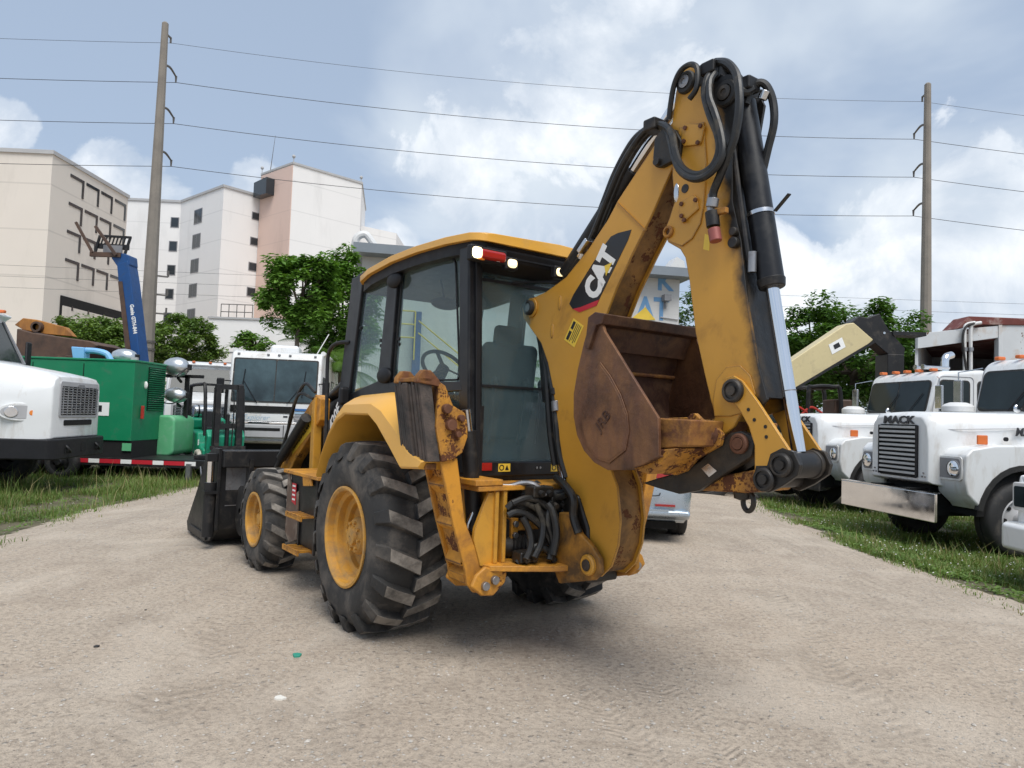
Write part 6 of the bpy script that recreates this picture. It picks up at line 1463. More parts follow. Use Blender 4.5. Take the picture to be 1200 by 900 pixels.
        MB().prism(ear, 'x', -0.835, -0.785).build('pad_ear', 'rust_edge', sb, bevel=.006)
        MB().bb((-1.085, min(top.y+s*.0, top.y+s*.085), top.z+.005), (-0.785, max(top.y, top.y+s*.085), top.z+.03)).build('pad_bar', 'rust_edge', sb, bevel=.006)
        MB().bb((-1.035, min(bot.y, bot.y+s*.07), bot.z-.05), (-0.805, max(bot.y, bot.y+s*.07), bot.z-.012)).build('pad_lip', 'rust_edge', sb, bevel=.006)
        ca, cb, cc = VX(549, 505, -.95), VX(557, 640, -.95), VX(546, 480, -.95); MB().cyl((-.95, s*ca.y, ca.z), (-.95, s*cb.y, cb.z), .05, n=16).build('cylinder', 'black_steel', sb)
        MB().cyl((-.95, s*cc.y, cc.z), (-.95, s*ca.y, ca.z), .03, n=12).build('piston_rod', 'worn_chrome', sb)
        for u, v in ((564, 685), (575, 678)):
            y, z = B.yz([(u, v)], -1.105)[0]; MB().cyl((-1.165, s*y, z), (-0.835, s*y, z), .026, n=16).build('pivot_pin', 'steel', sb, bevel=.004)
    # flat dark panel for the opening's shade, hoses and swing cylinders between the gussets
    P(MB().prism([(.37, .63), (.38, .80), (.35, .96), (.25, 1.02), (-.30, 1.02), (-.38, .9), (-.36, .63)], 'x', -.945, -.932), 'hose_recess_shade', 'grease_black')
    hc = P(MB().bb((-1.02, .31, .72), (-.945, .365, .86)), 'hose_clamp', 'worn_yellow', bevel=.006)
    MB().bb((-1.0, .12, .775), (-.95, .31, .835)).build('clamp_arm', 'worn_yellow', hc, bevel=.006)
    for z in (.755, .825): MB().cyl((-1.04, .338, z), (-1.015, .338, z), .02, n=12).build('clamp_bolt', 'steel', hc, bevel=.003)
    for k in range(12):
        z0 = .86+.013*k; z1 = .66+.028*k
        P(MB().tube([(-.95, .36-.004*k, z0+.02), (-1.02-.004*k, .30, z0+.03), (-1.08, .20, z0-.01), (-1.20, .10, z1+.06), (-1.30, .04, z1), (-1.36, -.03, z1+.10)], .024, 9), 'hydraulic_hose', 'hose_rubber')
    for s in (1, -1):
        P(MB().cyl((-.96, s*.38, .68), (-1.05, s*.22, .675), .07, n=18), 'swing_cylinder', 'grease_black', bevel=.008)
        P(MB().cyl((-1.05, s*.23, .675), (-1.20, s*.09, .67), .026, n=12), 'swing_rod', 'worn_chrome')
        P(MB().lathe([(.05, 0)]+[(.079 if i % 2 else .070, .012*i) for i in range(1, 9)]+[(.05, .11)], (-.98, s*.34, .68), (-.5, -s*.85, -.03), 18), 'cylinder_gland', 'black_steel')
    P(MB().tube([VX(640, 580, -1.2), VX(627, 568, -1.16), VX(612, 566, -1.1), VX(596, 570, -1.05), VX(575, 568, -1.0)], .017, 8), 'hydraulic_hose', 'steel')
    P(MB().tube([VX(642, 590, -1.22), VX(648, 600, -1.25), VX(652, 625, -1.28), VX(648, 650, -1.28)], .024, 8), 'hydraulic_hose', 'hose_rubber')
    P(MB().tube([VX(558, 590, -.98), VX(552, 605, -.98), VX(548, 618, -.98), VX(556, 630, -.98)], .012, 8), 'hydraulic_hose', 'worn_chrome')
    for k, pts in enumerate(([(594, 596), (604, 588), (622, 592), (640, 606), (652, 628)], [(595, 604), (606, 600), (622, 606), (638, 622), (648, 642)], [(600, 590), (618, 584), (636, 590), (648, 604), (656, 622)],
                             [(606, 660), (618, 648), (630, 640), (642, 646), (650, 658)], [(612, 606), (620, 622), (622, 640), (616, 656)], [(628, 590), (636, 612), (634, 636), (626, 654)], [(646, 588), (642, 610), (648, 634), (644, 656)])):
        xo = -1.13-.012*k
        P(MB().tube([VX(u, v, xo-.02*i) for i, (u, v) in enumerate(pts)], .021, 9), 'hydraulic_hose', 'hose_rubber')
    for u, v, w_, h_ in ((632, 576, .16, .07), (648, 590, .10, .10), (614, 652, .12, .07)):
        q = VX(u, v, -1.16); vb = P(MB().box(q, (.10, w_, h_)), 'valve_block', 'grease_black', bevel=.012)
        for dy in (-.03, .03): MB().cyl(q+Vector((-.05, dy, 0)), q+Vector((-.08, dy, -.01)), .018, n=10).build('fitting', 'dark_pin', vb)
    # ---------------- swing post
    sp = P(MB().prism(B.xz([(655, 600), (668, 600), (680, 625), (694, 640), (703, 655), (704, 672), (696, 680), (655, 684), (650, 670)], .16), 'y', .125, .165), 'swing_post', 'greasy_yellow', bevel=.012)
    MB().prism(B.xz([(655, 600), (668, 600), (680, 625), (694, 640), (703, 655), (704, 672), (696, 680), (655, 684), (650, 670)], .16), 'y', -.165, -.125).build('ear', 'worn_yellow', sp, bevel=.012)
    MB().cyl((-1.25, 0, .50), (-1.25, 0, 1.10), .07, n=22).build('swing_pin', 'grease_black', sp)
    MB().prism([(-1.22, .55), (-1.22, 1.06), (-1.36, 1.03), (-1.46, .85), (-1.48, .52)], 'y', -.124, .124).build('core', 'grease_black', sp, bevel=.02)
    c = V(690, 662, .165)
    MB().lathe([(.062, -.03), (.062, .012), (.05, .022), (.034, .022), (.034, .012), (.0, .012)], c, (0, 1, 0), 26).build('pin_boss', 'cat_yellow', sp)
    MB().cyl(c, c+Vector((0, .03, 0)), .033, n=18).build('boom_pin', 'dark_pin', sp, bevel=.004)
    return root
BACKHOE = build_backhoe()

# ---------------- boom, stick and digging bucket
def build_digger():
    root = BACKHOE
    YB = .105
    boom = empty('boom', (0, 0, 0)); boom.parent = root
    bpx = [(612, 361), (618, 352), (640, 342), (663, 325), (690, 291), (712, 258), (724, 235), (745, 203), (766, 172), (776, 160), (790, 140), (800, 150), (797, 175), (788, 196), (775, 225), (763, 253), (741, 297), (722, 338), (711, 367),
           (701, 400), (698, 450), (701, 500), (712, 540), (723, 570), (727, 610), (724, 640), (716, 664), (704, 676), (690, 672), (682, 650), (676, 620), (668, 590), (661, 550), (654, 505), (648, 455), (642, 425), (634, 402), (622, 385), (613, 372)]
    bl = B.xz(bpx, YB)
    for s in (1, -1):
        a, b = sorted((s*YB, s*(YB-.016)))
        MB().prism(bl, 'y', a, b).build('side_plate', 'cat_yellow', boom, bevel=.003)
    ins = offset_poly(bl, .022)
    MB().prism(ins, 'y', -YB+.017, YB-.017).build('web_plate', 'boom_belly', boom)
    # wear on the rear edge
    # front edge cover strip
    for u, v in ((623, 361),):
        p = V(u, v, YB)
        MB().cyl((p.x, YB, p.z), (p.x, YB+.012, p.z), .068, n=26).build('pin_boss', 'cat_yellow', boom, bevel=.004)
        MB().lathe([(.05, 0), (.05, .035), (.042, .042), (.03, .042)], (p.x, YB, p.z), (0, 1, 0), 24).build('pin_ring', 'black_rubber', boom)
        MB().cyl((p.x, YB, p.z), (p.x, YB+.036, p.z), .031, n=20).build('pin', 'steel', boom, bevel=.003)
    # long dimples pressed in the plate
    for u, v in ((656, 355), (647, 388)):
        p = V(u, v, YB); MB().ball((p.x, YB, p.z), (.018, .006, .05), 14, 8).build('weld_dimple', 'cat_yellow', boom)
    # diagonal weld seam below the top
    a, b = V(724, 237, YB), V(757, 270, YB)
    MB().bar(a+Vector((0, .001, 0)), b+Vector((0, .001, 0)), .006, .012, (0, 1, 0)).build('weld_seam', 'cat_yellow', boom)
    # name panel
    panel = [(667, 355), (684, 328), (706, 290), (724, 273), (740, 269), (736, 280), (715, 323), (702, 351), (681, 365)]
    pl = B.xz([(667, 356), (672, 345), (706, 290), (716, 277), (724, 273), (740, 269), (736, 281), (702, 351), (680, 360), (671, 362)], YB+.002)
    MB().prism(pl, 'y', YB+.0004, YB+.002).build('name_panel', 'decal_black', boom)
    pl = B.xz([(671, 362), (680, 360), (702, 351), (699, 358), (679, 366)], YB+.003)
    MB().prism(pl, 'y', YB+.0005, YB+.003).build('name_panel_stripe', 'decal_red', boom)
    a, b = V(694, 346, YB+.003), V(716, 297, YB+.003)
    n_ = V(690, 318, YB)-V(706, 327, YB)
    dirx = b-a; c = (a+b)/2
    L = dirx.length
    up_ = n_-dirx*(n_.dot(dirx)/dirx.length_squared)
    text('brand_lettering', 'CAT', L*.70, 'decal_white', boom, c+up_.normalized()*L*.05, dirx, up_, .001, .013, sx=.80)
    tri = [c+dirx*.04-up_.normalized()*L*.155, c+dirx*.36-up_.normalized()*L*.155, c+dirx*.20+up_.normalized()*L*.02]
    MB().prism([(p.x, p.z) for p in tri], 'y', YB+.0045, YB+.0060).build('brand_triangle', 'decal_yellow', boom)
    pl = B.xz([(672, 373), (684, 382), (673, 407), (661, 398)], YB+.002)
    lb = MB().prism(pl, 'y', YB+.0004, YB+.002).build('instruction_decal', 'decal_yellow', boom)
    P4 = [V(u, v, YB+.003) for u, v in ((672, 373), (684, 382), (673, 407), (661, 398))]
    q = lambda i, j: (P4[0].lerp(P4[1], i)).lerp(P4[3].lerp(P4[2], i), j)
    for i0, i1, j0, j1 in [(.10, .32, .08, .42), (.10, .32, .52, .92)]+[(.42+.13*k, .47+.13*k, .08, .92-.1*(k % 2)) for k in range(4)]:
        MB().prism([(p.x, p.z) for p in (q(i0, j0), q(i1, j0), q(i1, j1), q(i0, j1))], 'y', YB+.0025, YB+.003).build('print_line', 'decal_black', lb)
    # boom cylinder inside, ram on the front of the boom
    MB().cyl(V(646, 470, 0), V(640, 395, 0), .06, n=18).build('boom_cylinder', 'black_steel', boom)
    MB().cyl((-1.12, 0, 1.02), V(648, 480, 0), .04, n=14).build('boom_ram', 'worn_chrome', boom)
    # stick cylinder on top of the boom
    MB().cyl(V(664, 322, 0), V(742, 200, 0), .058, n=20).build('stick_cylinder', 'black_steel', boom, bevel=.004)
    MB().cyl(V(740, 203, 0), V(796, 118, 0), .035, n=16).build('stick_ram', 'chrome', boom)
    MB().prism(B.xz([(766, 186), (768, 162), (778, 150), (792, 152), (800, 165), (797, 185), (776, 196), (768, 196)], .125), 'y', .02, .135).build('hose_bracket', 'grease_black', boom, bevel=.01)
    p = V(771, 190, .135); MB().cyl(p, p+Vector((0, .02, 0)), .022, n=14).build('bracket_bolt', 'dark_pin', boom, bevel=.003)
    # ---------------- stick
    YS = .106
    stick = empty('stick', (0, 0, 0)); stick.parent = root
    spx = [(792, 108), (796, 90), (801, 81), (808, 77), (816, 80), (821, 92), (823, 110), (829, 100), (845, 97), (862, 98), (868, 110), (863, 140), (858, 180), (858, 235), (868, 281), (877, 363), (889, 430), (899, 468), (892, 478), (868, 486),
           (860, 500), (848, 510), (838, 506), (835, 495), (838, 487), (833, 470), (826, 440), (815, 390), (808, 330), (803, 302), (797, 292), (783, 284), (778, 273), (784, 258), (790, 245), (793, 232), (788, 205), (787, 150)]
    sp_ = B.xz(spx, YS)
    ra, rb = V(859, 200, YS), V(896, 462, YS); kk = (rb.x-ra.x)/(rb.z-ra.z)
    mat('stick_yellow', YEL, .42, 0, .08, 2.2, dirt=((.32, .155, .03), .16, 3.2), coat=.12, edge=.9, grease=(ra.x, ra.z, kk, .10))
    for s in (1, -1):
        a, b = sorted((s*YS, s*(YS-.018)))
        MB().prism(sp_, 'y', a, b).build('side_plate', 'stick_yellow', stick, bevel=.003)
    MB().prism(offset_poly(B.xz([(823, 125), (860, 125), (858, 235), (868, 281), (877, 363), (889, 430), (897, 468), (860, 470), (833, 470), (826, 440), (815, 390), (808, 330), (803, 302), (800, 200), (800, 140)], YS), .012), 'y', -YS+.019, YS-.019).build('core', 'grease_black', stick)
    # raised doubler plates
    dpl = [(797, 150), (826, 143), (829, 190), (826, 240), (822, 262), (812, 280), (800, 289), (785, 283), (779, 273), (785, 258), (792, 236), (789, 205)]
    MB().prism(B.xz(dpl, YS), 'y', YS, YS+.009).build('doubler_plate', 'cat_yellow', stick, bevel=.003)
    MB().prism(B.xz([(838, 488), (836, 470), (840, 445), (852, 430), (868, 428), (880, 440), (886, 462), (872, 484), (856, 488)], YS), 'y', YS, YS+.007).build('doubler_plate', 'cat_yellow', stick, bevel=.003)
    for px in ([(801, 148), (804, 145), (824, 145), (827, 149), (823, 167), (820, 170), (803, 172), (799, 168)], [(797, 238), (813, 228), (818, 232), (820, 245), (801, 262), (797, 256)]):
        pl = MB().prism(B.xz(px, YS+.01), 'y', YS+.009, YS+.021).build('cover_plate', 'cat_yellow', stick, bevel=.004)
        cx, cy = sum(p[0] for p in px)/len(px), sum(p[1] for p in px)/len(px)
        for p in (px[0], px[2], px[len(px)//2+1], px[-1]):
            w = V(p[0]+(cx-p[0])*.22, p[1]+(cy-p[1])*.22, YS+.02); MB().cyl(w, w+Vector((0, .012, 0)), .012, n=6).build('bolt', 'rust_pin', pl, smooth=0)
    p = V(803, 221, YS+.009); MB().cyl(p, p+Vector((0, .003, 0)), .024, n=18).build('pin_hole', 'grease_black', stick)
    p = V(793, 226, YS+.005); MB().ball(p, (.02, .012, .055), 12, 8).build('bare_patch', 'worn_chrome', stick)
    p = V(784, 272, YS+.009); MB().lathe([(.034, 0), (.034, .012), (.028, .018), (.019, .018), (.016, -.01)], p, (0, 1, 0), 20).build('lock_boss', 'worn_yellow', stick)
    MB().cyl(p, p+Vector((0, .002, 0)), .018, n=16).build('lock_hole', 'rust_inner', stick)
    for u, v, r in ((805, 97, .055), (852, 110, .062)):
        p = V(u, v, YS)
        MB().lathe([(r*1.12, -.002), (r*1.12, .012), (r, .022), (r*.70, .024), (r*.66, .014), (r*.62, .014)], p, (0, 1, 0), 28).build('pin_ring', 'black_rubber', stick)
        MB().lathe([(r*.64, .0), (r*.62, .03), (r*.30, .034), (r*.28, .026), (.001, .026)], p, (0, 1, 0), 22).build('pin', 'dark_pin' if u > 820 else 'steel', stick)
    p = V(862, 285, YS); MB().cyl(p, p+Vector((0, .03, 0)), .028, n=16).build('hose_stop', 'grease_black', stick, bevel=.006)
    p = V(862, 272, YS); MB().cyl(p, p+Vector((0, .03, 0)), .022, n=16).build('hose_stop', 'grease_black', stick, bevel=.006)
    # plugged auxiliary coupling
    MB().tube([V(834, 228, .16), V(834, 236, .165), V(833, 245, .165), V(835, 262, .165)], .02, 10).build('hose_coupling', 'steel', stick)
    a, b = V(834, 248, .165), V(836, 266, .165); MB().cyl(a, b, .034, n=14).build('coupling_body', 'black_steel', stick, bevel=.004)
    a, b = V(836.5, 268, .165), V(839, 283, .165); MB().cyl(a, b, .031, n=16).build('coupling_cap', 'copper_red', stick, bevel=.005)
    a, b = V(836, 250, .15), V(852, 246, .15); MB().bar(a, b, .03, .03).build('coupling_bracket', 'worn_yellow', stick, bevel=.004)
    pl = B.xz([(826, 274), (832, 276), (831, 294), (824, 292)], YS+.001); MB().prism(pl, 'y', YS+.0003, YS+.0012).build('warning_decal', 'decal_yellow', stick)
    # ---------------- bucket cylinder on the back of the stick
    cy = empty('bucket_cylinder', (0, 0, 0)); cy.parent = root
    t0, t1, t2 = V(871, 122, -.0), V(904.5, 334, -.0), V(936, 530, -.0)
    MB().cyl(t0, t1, .063, n=28).build('barrel', 'black_paint', cy)
    e = (t1-t0).normalized()
    MB().cyl(t1-e*.03, t1+e*.015, .069, .062, n=28).build('gland', 'black_steel', cy, bevel=.006)
    MB().cyl(t1, t2, .032, n=22).build('rod', 'chrome', cy)
    MB().cyl(t2-e*.012-e*.28, t2-e*.012-e*.275, .0335, n=22).build('rod_ring', 'steel', cy)
    MB().cyl(t0+e*.60, t0+e*.62, .0670, n=28).build('clamp_band', 'worn_chrome', cy)
    c_ = t0+e*.61; MB().bar(c_+Vector((-.08, 0, 0)), c_+Vector((-.17, .02, .06)), .02, .006).build('clamp_tail', 'black_steel', cy)
    p = V(866, 112, 0); MB().cyl((p.x, -.12, p.z), (p.x, .12, p.z), .07, n=20).build('eye', 'black_steel', cy)
    MB().tube([t0+Vector((.02, .085, -.05)), t0.lerp(t1, .3)+Vector((.04, .085, 0)), t0.lerp(t1, .8)+Vector((.05, .085, 0)), t1+Vector((.06, .07, .06))], .013, 8).build('steel_line', 'black_steel', cy)
    p = t1+Vector((.06, .075, .16)); MB().cyl(p, p-Vector((0, 0, .10)), .022, n=12).build('line_fitting', 'steel', cy)
    # ---------------- linkage
    lk = empty('bucket_linkage', (0, 0, 0)); lk.parent = root
    idl = [(846, 452), (850, 443), (859, 440), (869, 446), (887, 470), (908, 502), (925, 528), (937, 545), (934, 557), (917, 569), (900, 577), (889, 572), (884, 560), (884, 522), (877, 500), (866, 480), (852, 465)]
    il = B.xz(idl, .135)
    for s in (1, -1):
        a, b = sorted((s*.113, s*.135)); MB().prism(il, 'y', a, b).build('idler_link', 'cat_yellow', lk, bevel=.004)
        gr = B.xz([(937, 545), (934, 557), (917, 569), (900, 577), (889, 572), (884, 558), (886, 546), (899, 546), (903, 532), (917, 525), (930, 530)], .135)
        MB().prism(offset_poly(gr, -.002), 'y', *sorted((s*.111, s*.1365))).build('greased_end', 'grease_black', lk, bevel=.004)
    for (u, v), r, mname in (((860, 458), .058, 'dark_pin'), ((917, 545), .055, 'dark_pin'), ((897, 562), .055, 'dark_pin')):
        p = V(u, v, .135)
        MB().lathe([(r, -.01), (r, .018), (r*.85, .026), (r*.72, .026), (r*.70, .016), (r*.42, .016), (r*.40, .03), (.001, .03)], p, (0, 1, 0), 26).build('pin', mname, lk)
        MB().cyl((p.x, -.142, p.z), (p.x, .12, p.z), r*.75, n=20).build('pin_shaft', mname, lk)
    p = V(917, 545, .135); MB().cyl((p.x, -.11, p.z), (p.x, .11, p.z), .062, n=28).build('rod_eye', 'black_steel', lk, bevel=.006)
    
    for s in (1, -1): MB().cyl((p.x, s*.08, p.z), (p.x, s*.109, p.z), .068, n=28).build('rod_eye_collar', 'grease_black', lk, bevel=.006)
    for u, v in ((877, 480), (884, 492), (897, 500), (898, 512)):
        w = V(u, v, .136); MB().cyl(w, w+Vector((0, .0015, 0)), .009, n=10).build('grease_hole', 'grease_black', lk)
    pw = B.xz([(856, 507), (868, 505), (879, 510), (884, 521), (880, 535), (860, 548), (818, 575), (795, 579), (770, 572), (752, 566), (772, 560), (800, 552), (820, 540), (838, 522)], .12)
    MB().prism(pw, 'y', .075, .12).build('power_link', 'grease_black', lk, bevel=.008)
    MB().prism(pw, 'y', -.12, -.075).build('power_link', 'grease_black', lk, bevel=.008)
    MB().prism(B.xz([(805, 556), (840, 530), (862, 522), (875, 535), (815, 572), (800, 572)], .12), 'y', -.08, .08).build('link_tube', 'black_steel', lk, bevel=.02)
    p = V(867, 520, .12); MB().lathe([(.05, 0), (.05, .014), (.043, .02), (.032, .02), (.030, .008), (.028, .024), (.001, .024)], p, (0, 1, 0), 26).build('pin', 'rust_pin', lk)
    pl = B.xz([(822, 549), (830, 543), (840, 552), (831, 559)], .122); MB().prism(pl, 'y', .1205, .1225).build('id_tag', 'worn_chrome', lk)
    MB().prism(B.xz([(790, 566), (897, 548), (902, 575), (870, 578), (815, 575)], .1), 'y', -.085, .085).build('lower_link', 'rusty_yellow', lk, bevel=.015)
    # lifting eye
    a = V(870, 577, .03); MB().lathe([(.028, -.02), (.045, 0), (.04, .03), (.01, .04)], a, (0, 0, -1), 16).build('lifting_lug', 'grease_black', lk)
    c = V(877, 588, .03); 
    MB().tube([c+Vector((math.cos(t)*.030*1.0, 0, math.sin(t)*.045)) for t in [2*math.pi*i/18 for i in range(19)]], .013, 8, sm=False).build('lifting_ring', 'grease_black', lk)
    # ---------------- digging bucket
    YK = .395
    bk = empty('digging_bucket', (0, 0, 0)); bk.parent = root
    back = [(704, 372), (696, 374), (689, 385), (684, 402), (677, 432), (672, 462), (672, 488), (676, 510), (684, 528), (696, 542), (712, 551), (730, 551), (752, 545), (772, 535)]
    mouth = [(771, 490), (740, 440), (708, 388)]
    out = B.xz(back+mouth, YK)
    for s in (1, -1):
        a, b = sorted((s*(YK-.02), s*YK)); MB().prism(out, 'y', a, b).build('side_plate', 'rust_bucket', bk, bevel=.003)
    nb = len(back); ob = [Vector((0, 0))]*0
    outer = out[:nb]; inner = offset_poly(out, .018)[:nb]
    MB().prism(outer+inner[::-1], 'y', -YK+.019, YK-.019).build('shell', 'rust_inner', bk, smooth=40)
    # raised panel on the side
    pn = B.xz([(704, 424), (716, 440), (728, 462), (736, 485), (738, 505), (734, 528), (715, 543), (700, 538), (688, 522), (683, 500), (684, 478), (692, 448)], YK)
    MB().prism(pn, 'y', YK, YK+.007).build('side_wear_plate', 'rust_bucket', bk, bevel=.004)
    MB().prism(offset_poly(pn, .012), 'y', YK+.005, YK+.0085).build('side_wear_panel', 'rust_bucket', bk, bevel=.003)
    a, b = V(700, 503, YK+.009), V(714, 483, YK+.009)
    text('cast_mark', 'JRB', .085, 'rust_inner', bk, (a+b)/2, b-a, V(702, 485, YK)-V(711, 500, YK), .004, .0)
    # cutting edge with bolts
    e0, e1 = Vector(out[0]), Vector(out[4]); e2 = Vector(out[-1])
    edge = B.xz([(692, 372), (700, 366), (712, 368), (708, 380), (701, 382), (692, 410), (688, 408)], YK)
    MB().prism(edge, 'y', -YK-.02, YK+.02).build('cutting_edge', 'rust_inner', bk, bevel=.006)
    ii = offset_poly(out, .022)
    for k in range(6):
        y = YK-.07-k*.13; p0 = Vector(ii[2]).lerp(Vector(ii[3]), .4)
        MB().cyl((p0.x+.02, y, p0.y), (p0.x-.035, y, p0.y-.01), .02, n=6).build('edge_bolt', 'rust_edge', bk, smooth=0, bevel=.003)
    p0 = Vector(ii[4]); MB().cyl((p0.x-.004, -.37, p0.y), (p0.x-.004, .37, p0.y), .012, n=8).build('weld_bead', 'rust_edge', bk)
    # hinge ears and torque box
    ears = B.xz([(771, 490), (806, 489), (809, 485), (814, 484), (821, 491), (838, 499), (846, 509), (843, 522), (829, 530), (815, 538), (803, 552), (790, 557), (770, 550), (735, 551), (760, 535), (772, 527)], .155)
    for s in (1, -1):
        a, b = sorted((s*.125, s*.155)); MB().prism(ears, 'y', a, b).build('hinge_ear', 'rusty_yellow', bk, bevel=.005)
    tb = B.xz([(771, 490), (810, 492), (806, 523), (772, 526)], .35)
    MB().prism(tb, 'y', -.35, .35).build('torque_box', 'rust_edge', bk, bevel=.008)
    tb = B.xz([(740, 548), (774, 527), (795, 525), (760, 556)], .35)
    MB().prism(tb, 'y', -.36, .36).build('hinge_base', 'rusty_yellow', bk, bevel=.008)
    for u, v, r, mm in ((830, 509, .048, 'rust_pin'), (782, 545, .042, 'rust_pin')):
        p = V(u, v, .155); MB().lathe([(r*1.25, -.004), (r*1.25, .01), (r*1.0, .014), (r, .03), (r*.8, .04), (r*.3, .04), (.001, .034)], p, (0, 1, 0), 24).build('hinge_pin', mm, bk)
        MB().cyl((p.x, -.155, p.z), (p.x, .155, p.z), r*.8, n=18).build('pin_shaft', mm, bk)
    p = V(770, 546, .156); MB().cyl(p, p+Vector((0, .002, 0)), .026, n=18).build('spare_hole', 'decal_white', bk)
    # ---------------- hoses
    def hose(pts, r=.021, m='hose_rubber', name='hydraulic_hose'): 
        MB().tube([V(*p) for p in pts], r, 9, 6).build(name, m, root)
    hose([(664, 322, .03), (678, 305, .03), (690, 285, .05), (700, 262, .06), (712, 232, .07), (728, 195, .08), (748, 163, .08), (765, 147, .10), (780, 148, .13), (788, 158, .17), (791, 175, .18), (797, 193, .19), (808, 203, .20), (822, 204, .21), (836, 194, .21), (843, 176, .20), (841, 158, .19), (832, 135, .18), (826, 112, .17), (828, 94, .15), (834, 86, .12)], .020)
    hose([(668, 324, .0), (684, 303, .0), (696, 283, .02), (707, 258, .04), (719, 228, .05), (734, 194, .06), (752, 165, .06), (768, 151, .08), (781, 152, .12), (786, 166, .16), (790, 184, .18), (797, 200, .20), (810, 209, .22), (824, 208, .23), (838, 197, .23), (847, 178, .22), (845, 156, .21), (838, 132, .2), (832, 115, .19), (832, 96, .16), (838, 86, .12)], .019)
    hose([(660, 330, -.03), (676, 300, -.03), (694, 270, -.03), (708, 235, -.02), (722, 200, -.02), (742, 165, 0), (762, 148, .04)], .02)
    hose([(836, 240, .17), (836, 226, .17), (843, 208, .18), (852, 185, .19), (861, 160, .19), (866, 130, .19), (866, 105, .18), (862, 85, .16), (852, 74, .14), (840, 73, .10), (832, 80, .06)], .021)
    hose([(784, 140, .12), (786, 122, .13), (790, 100, .14), (797, 84, .15), (807, 76, .155), (816, 78, .16), (818, 92, .165), (815, 106, .17), (808, 116, .17)], .015)
    hose([(874, 122, .05), (880, 104, .04), (890, 97, .02), (899, 102, .0), (906, 120, -.02), (907, 145, -.02), (900, 175, -.02), (893, 205, -.02)], .02)
    hose([(866, 105, .1), (874, 108, .08), (882, 104, .05)], .022)
    hose([(862, 150, -.1), (876, 190, -.12), (890, 215, -.1)], .022)
    hose([(845, 76, .08), (858, 84, .02), (872, 100, -.03), (884, 118, -.06)], .022)
    hose([(637, 400, .06), (645, 440, .08), (650, 470, .09), (653, 500, .10), (656, 530, .10), (664, 560, .10)], .022)
    hose([(633, 395, .02), (640, 430, .06), (643, 470, .07), (646, 510, .07), (651, 545, .06)], .026)
    hose([(652, 560, .10), (663, 570, .16), (672, 585, .17), (672, 605, .165), (678, 625, .16)], .026)
    hose([(628, 566, .16), (640, 574, .16), (652, 582, .16), (664, 580, .15)], .02)
    def fit(a, b, r, m='steel', name='hose_fitting'): MB().cyl(V(*a), V(*b), r, n=14).build(name, m, root, bevel=.004)
    fit((686, 294, .05), (681, 303, .05), .032, 'worn_chrome'); fit((697, 282, .05), (691, 291, .05), .032, 'black_steel')
    fit((836, 232, .17), (834, 243, .17), .03); fit((897, 106, .02), (893, 117, .02), .024, 'worn_chrome')
    fit((651, 470, .10), (652, 482, .10), .03, 'steel'); fit((649, 455, .09), (650, 463, .09), .028, 'black_steel')
    MB().bar(V(680, 296, .11), V(690, 281, .11), .03, .05, (0, 1, 0)).build('hose_clip', 'worn_chrome', root, bevel=.004)
    for p in ((767, 148, .10), (835, 82, .10), (876, 101, .05)):
        w = V(*p); MB().box(w, (.09, .10, .07)).build('hose_clamp', 'black_steel', root, bevel=.012)
    # knuckle valve block at the top of the stick
    MB().box(V(838, 90, .04), (.16, .16, .12)).build('hose_manifold', 'black_steel', root, bevel=.02)
    MB().prism(B.xz([(840, 84), (858, 92), (862, 105), (845, 100), (834, 98)], .1), 'y', -.10, .10).build('manifold_guard', 'black_steel', root, bevel=.01)
build_digger()

# ================================================================ grass
leaf_material('grass_blade', (.06, .115, .022), (.16, .23, .055))
leaf_material('dry_grass', (.16, .14, .06), (.30, .26, .12))
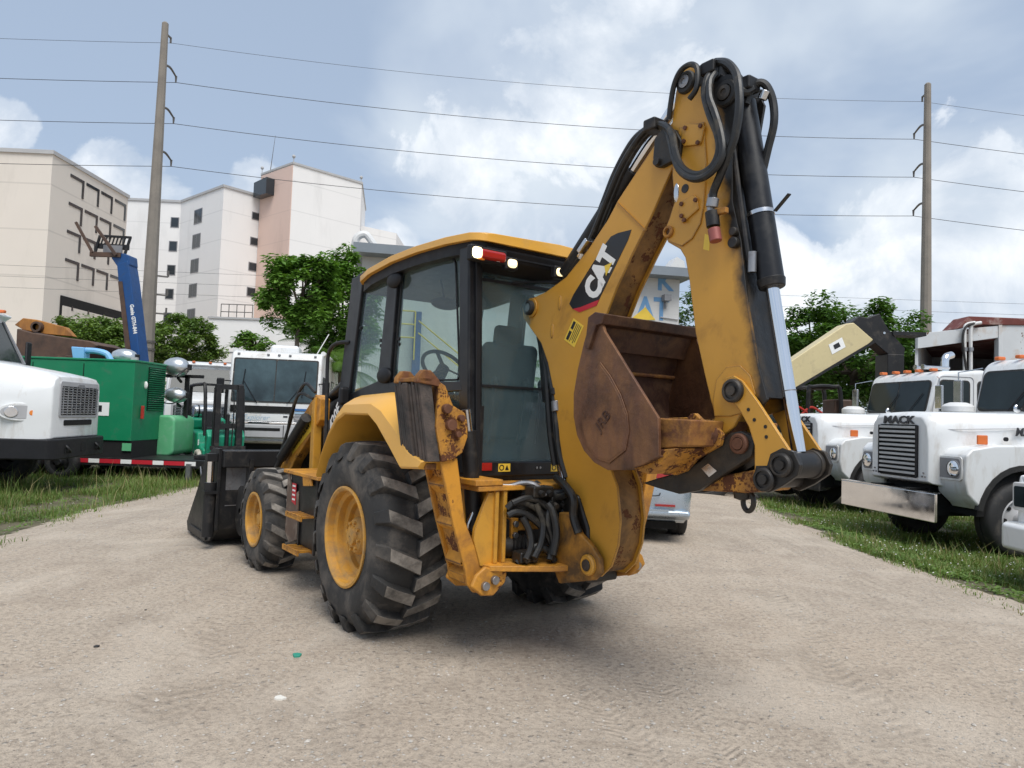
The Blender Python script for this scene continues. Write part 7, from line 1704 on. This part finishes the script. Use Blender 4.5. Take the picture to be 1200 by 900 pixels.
#mat('grass_soil', (.10, .09, .05), .95, 0, .35, 2.5, dirt=((.30, .26, .20), .42, 2.2), bump=.4)
mat('clover_white', (.75, .74, .68), .7)
def grass(poly, n, label, seed, hgt, tall, lim):
    rng = random.Random(seed)
    xs = [max(lim[0], min(lim[1], p[0])) for p in poly]; ys = [min(lim[2], p[1]) for p in poly]; vs = []; fs = []; dv = []; df = []; wv = []; wf = []
    cnt = 0; tries = 0
    y0 = min(ys)
    while cnt < n and tries < n*30:
        tries += 1
        y = y0+(max(ys)-y0)*rng.random()**1.7; x = rng.uniform(min(xs), max(xs))
        d = mnoise.noise((x*.9, y*.9, 2.0))+.35*mnoise.noise((x*3, y*3, 4.0))
        jit = rng.gauss(0, .22)
        if not inside(poly, x+jit, y+jit): continue
        if d < -.08+rng.uniform(-.22, .2): continue
        cnt += 1; z = gh(x, y); dry = rng.random() < .15
        H = hgt*rng.uniform(.45, 1.25)*(1+.5*d)*(1+.03*y); 
        if rng.random() < tall: H *= rng.uniform(1.8, 3.4); dry = dry or rng.random() < .35
        a = rng.uniform(0, 6.283); lean = rng.uniform(.15, .95)*H; w = rng.uniform(.0018, .0036)*(1+.07*y); H *= 1.0 if inside(poly, x, y) else .5
        dx, dy = math.cos(a), math.sin(a); sx, sy = -dy*w, dx*w
        V_, F_ = (dv, df) if dry else (vs, fs); b = len(V_)
        V_ += [(x-sx, y-sy, z-.01), (x+sx, y+sy, z-.01), (x+dx*lean*.35+sx*.8, y+dy*lean*.35+sy*.8, z+H*.6), (x+dx*lean*.35-sx*.8, y+dy*lean*.35-sy*.8, z+H*.6), (x+dx*lean, y+dy*lean, z+H)]
        F_ += [(b, b+1, b+2, b+3), (b+3, b+2, b+4)]
        if rng.random() < .012 and label[2]:
            b = len(wv); r = .012; zz = z+H*.9
            wv += [(x-r, y, zz), (x, y-r, zz+.004), (x+r, y, zz), (x, y+r, zz+.004), (x, y, zz+.012)]; wf += [(b, b+1, b+4), (b+1, b+2, b+4), (b+2, b+3, b+4), (b+3, b, b+4)]
    for nm_, V_, F_, m_, lb in (('grass', vs, fs, 'grass_blade', label[1]), ('dry_grass', dv, df, 'dry_grass', label[1].replace('green', 'dry straw coloured')), ('clover_flowers', wv, wf, 'clover_white', label[2])):
        if not F_ or not lb: continue
        me = bpy.data.meshes.new(nm_); me.from_pydata(V_, [], F_); o = bpy.data.objects.new(nm_, me); COL.objects.link(o); me.materials.append(MATS[m_]); tag(o, lb, 'flowers' if nm_ == 'clover_flowers' else 'grass', kind='stuff')
grass(VPOLY[0], 85000, ('', 'green weedy grass growing under and before the white trucks', 'tiny white clover flowers in the grass before the trucks'), 4, .062, .03, (4, 9.5, 16))
grass(VPOLY[1], 55000, ('', 'green tufted grass growing before the truck with the rounded nose', ''), 6, .085, .07, (-13, -4, 18))
def weeds(poly, n, label, seed, lim):
    rng = random.Random(seed); m = MB(); xs = [p[0] for p in poly]; ys = [p[1] for p in poly]; c = 0
    while c < n:
        y = min(ys)+(lim[2]-min(ys))*rng.random()**1.5; x = rng.uniform(max(lim[0], min(xs)), min(lim[1], max(xs)))
        if not inside(poly, x, y) or mnoise.noise((x*1.3, y*1.3, 8.0)) < -.1: continue
        c += 1; leaf_cards(m, Vector((x, y, gh(x, y)+.035)), 7, (.09, .09, .03), .045, rng, 0, .6)
    me = bpy.data.meshes.new('weeds'); me.from_pydata([tuple(v) for v in m.v], [], m.f); o = bpy.data.objects.new('weeds', me); COL.objects.link(o); me.materials.append(MATS['leaf_hedge'])
    tag(o, label, 'weeds', kind='stuff')
weeds(VPOLY[0], 5500, 'low broad-leaved weeds among the grass before the white trucks', 31, (4, 9.5, 15))
weeds(VPOLY[1], 3000, 'low broad-leaved weeds among the grass before the green generator', 32, (-13, -4, 17))
# ================================================================ bits of litter on the yard
def scrap(u, v, r, m, label, seed):
    rng = random.Random(seed); p = hit(u, v); k = 7
    pts = [(p.x+math.cos(a)*r*rng.uniform(.6, 1.2), p.y+math.sin(a)*r*rng.uniform(.6, 1.2)) for a in [2*math.pi*i/k for i in range(k)]]
    tag(MB().prism(pts, 'z', p.z-.002, p.z+r*.35).build('litter_scrap', m, bevel=.002), label, 'litter', 'scraps lying on the dirt')
scrap(348, 769, .035, 'scrap_green', 'small green plastic scrap on the dirt', 1)
scrap(328, 819, .03, 'scrap_white', 'small flat pale stone chip on the dirt near the green scrap', 2)
scrap(113, 758, .022, 'black_rubber', 'flat black rubber scrap on the dirt', 3)
scrap(171, 715, .012, 'black_rubber', 'tiny black scrap on the dirt before the front wheel', 4)
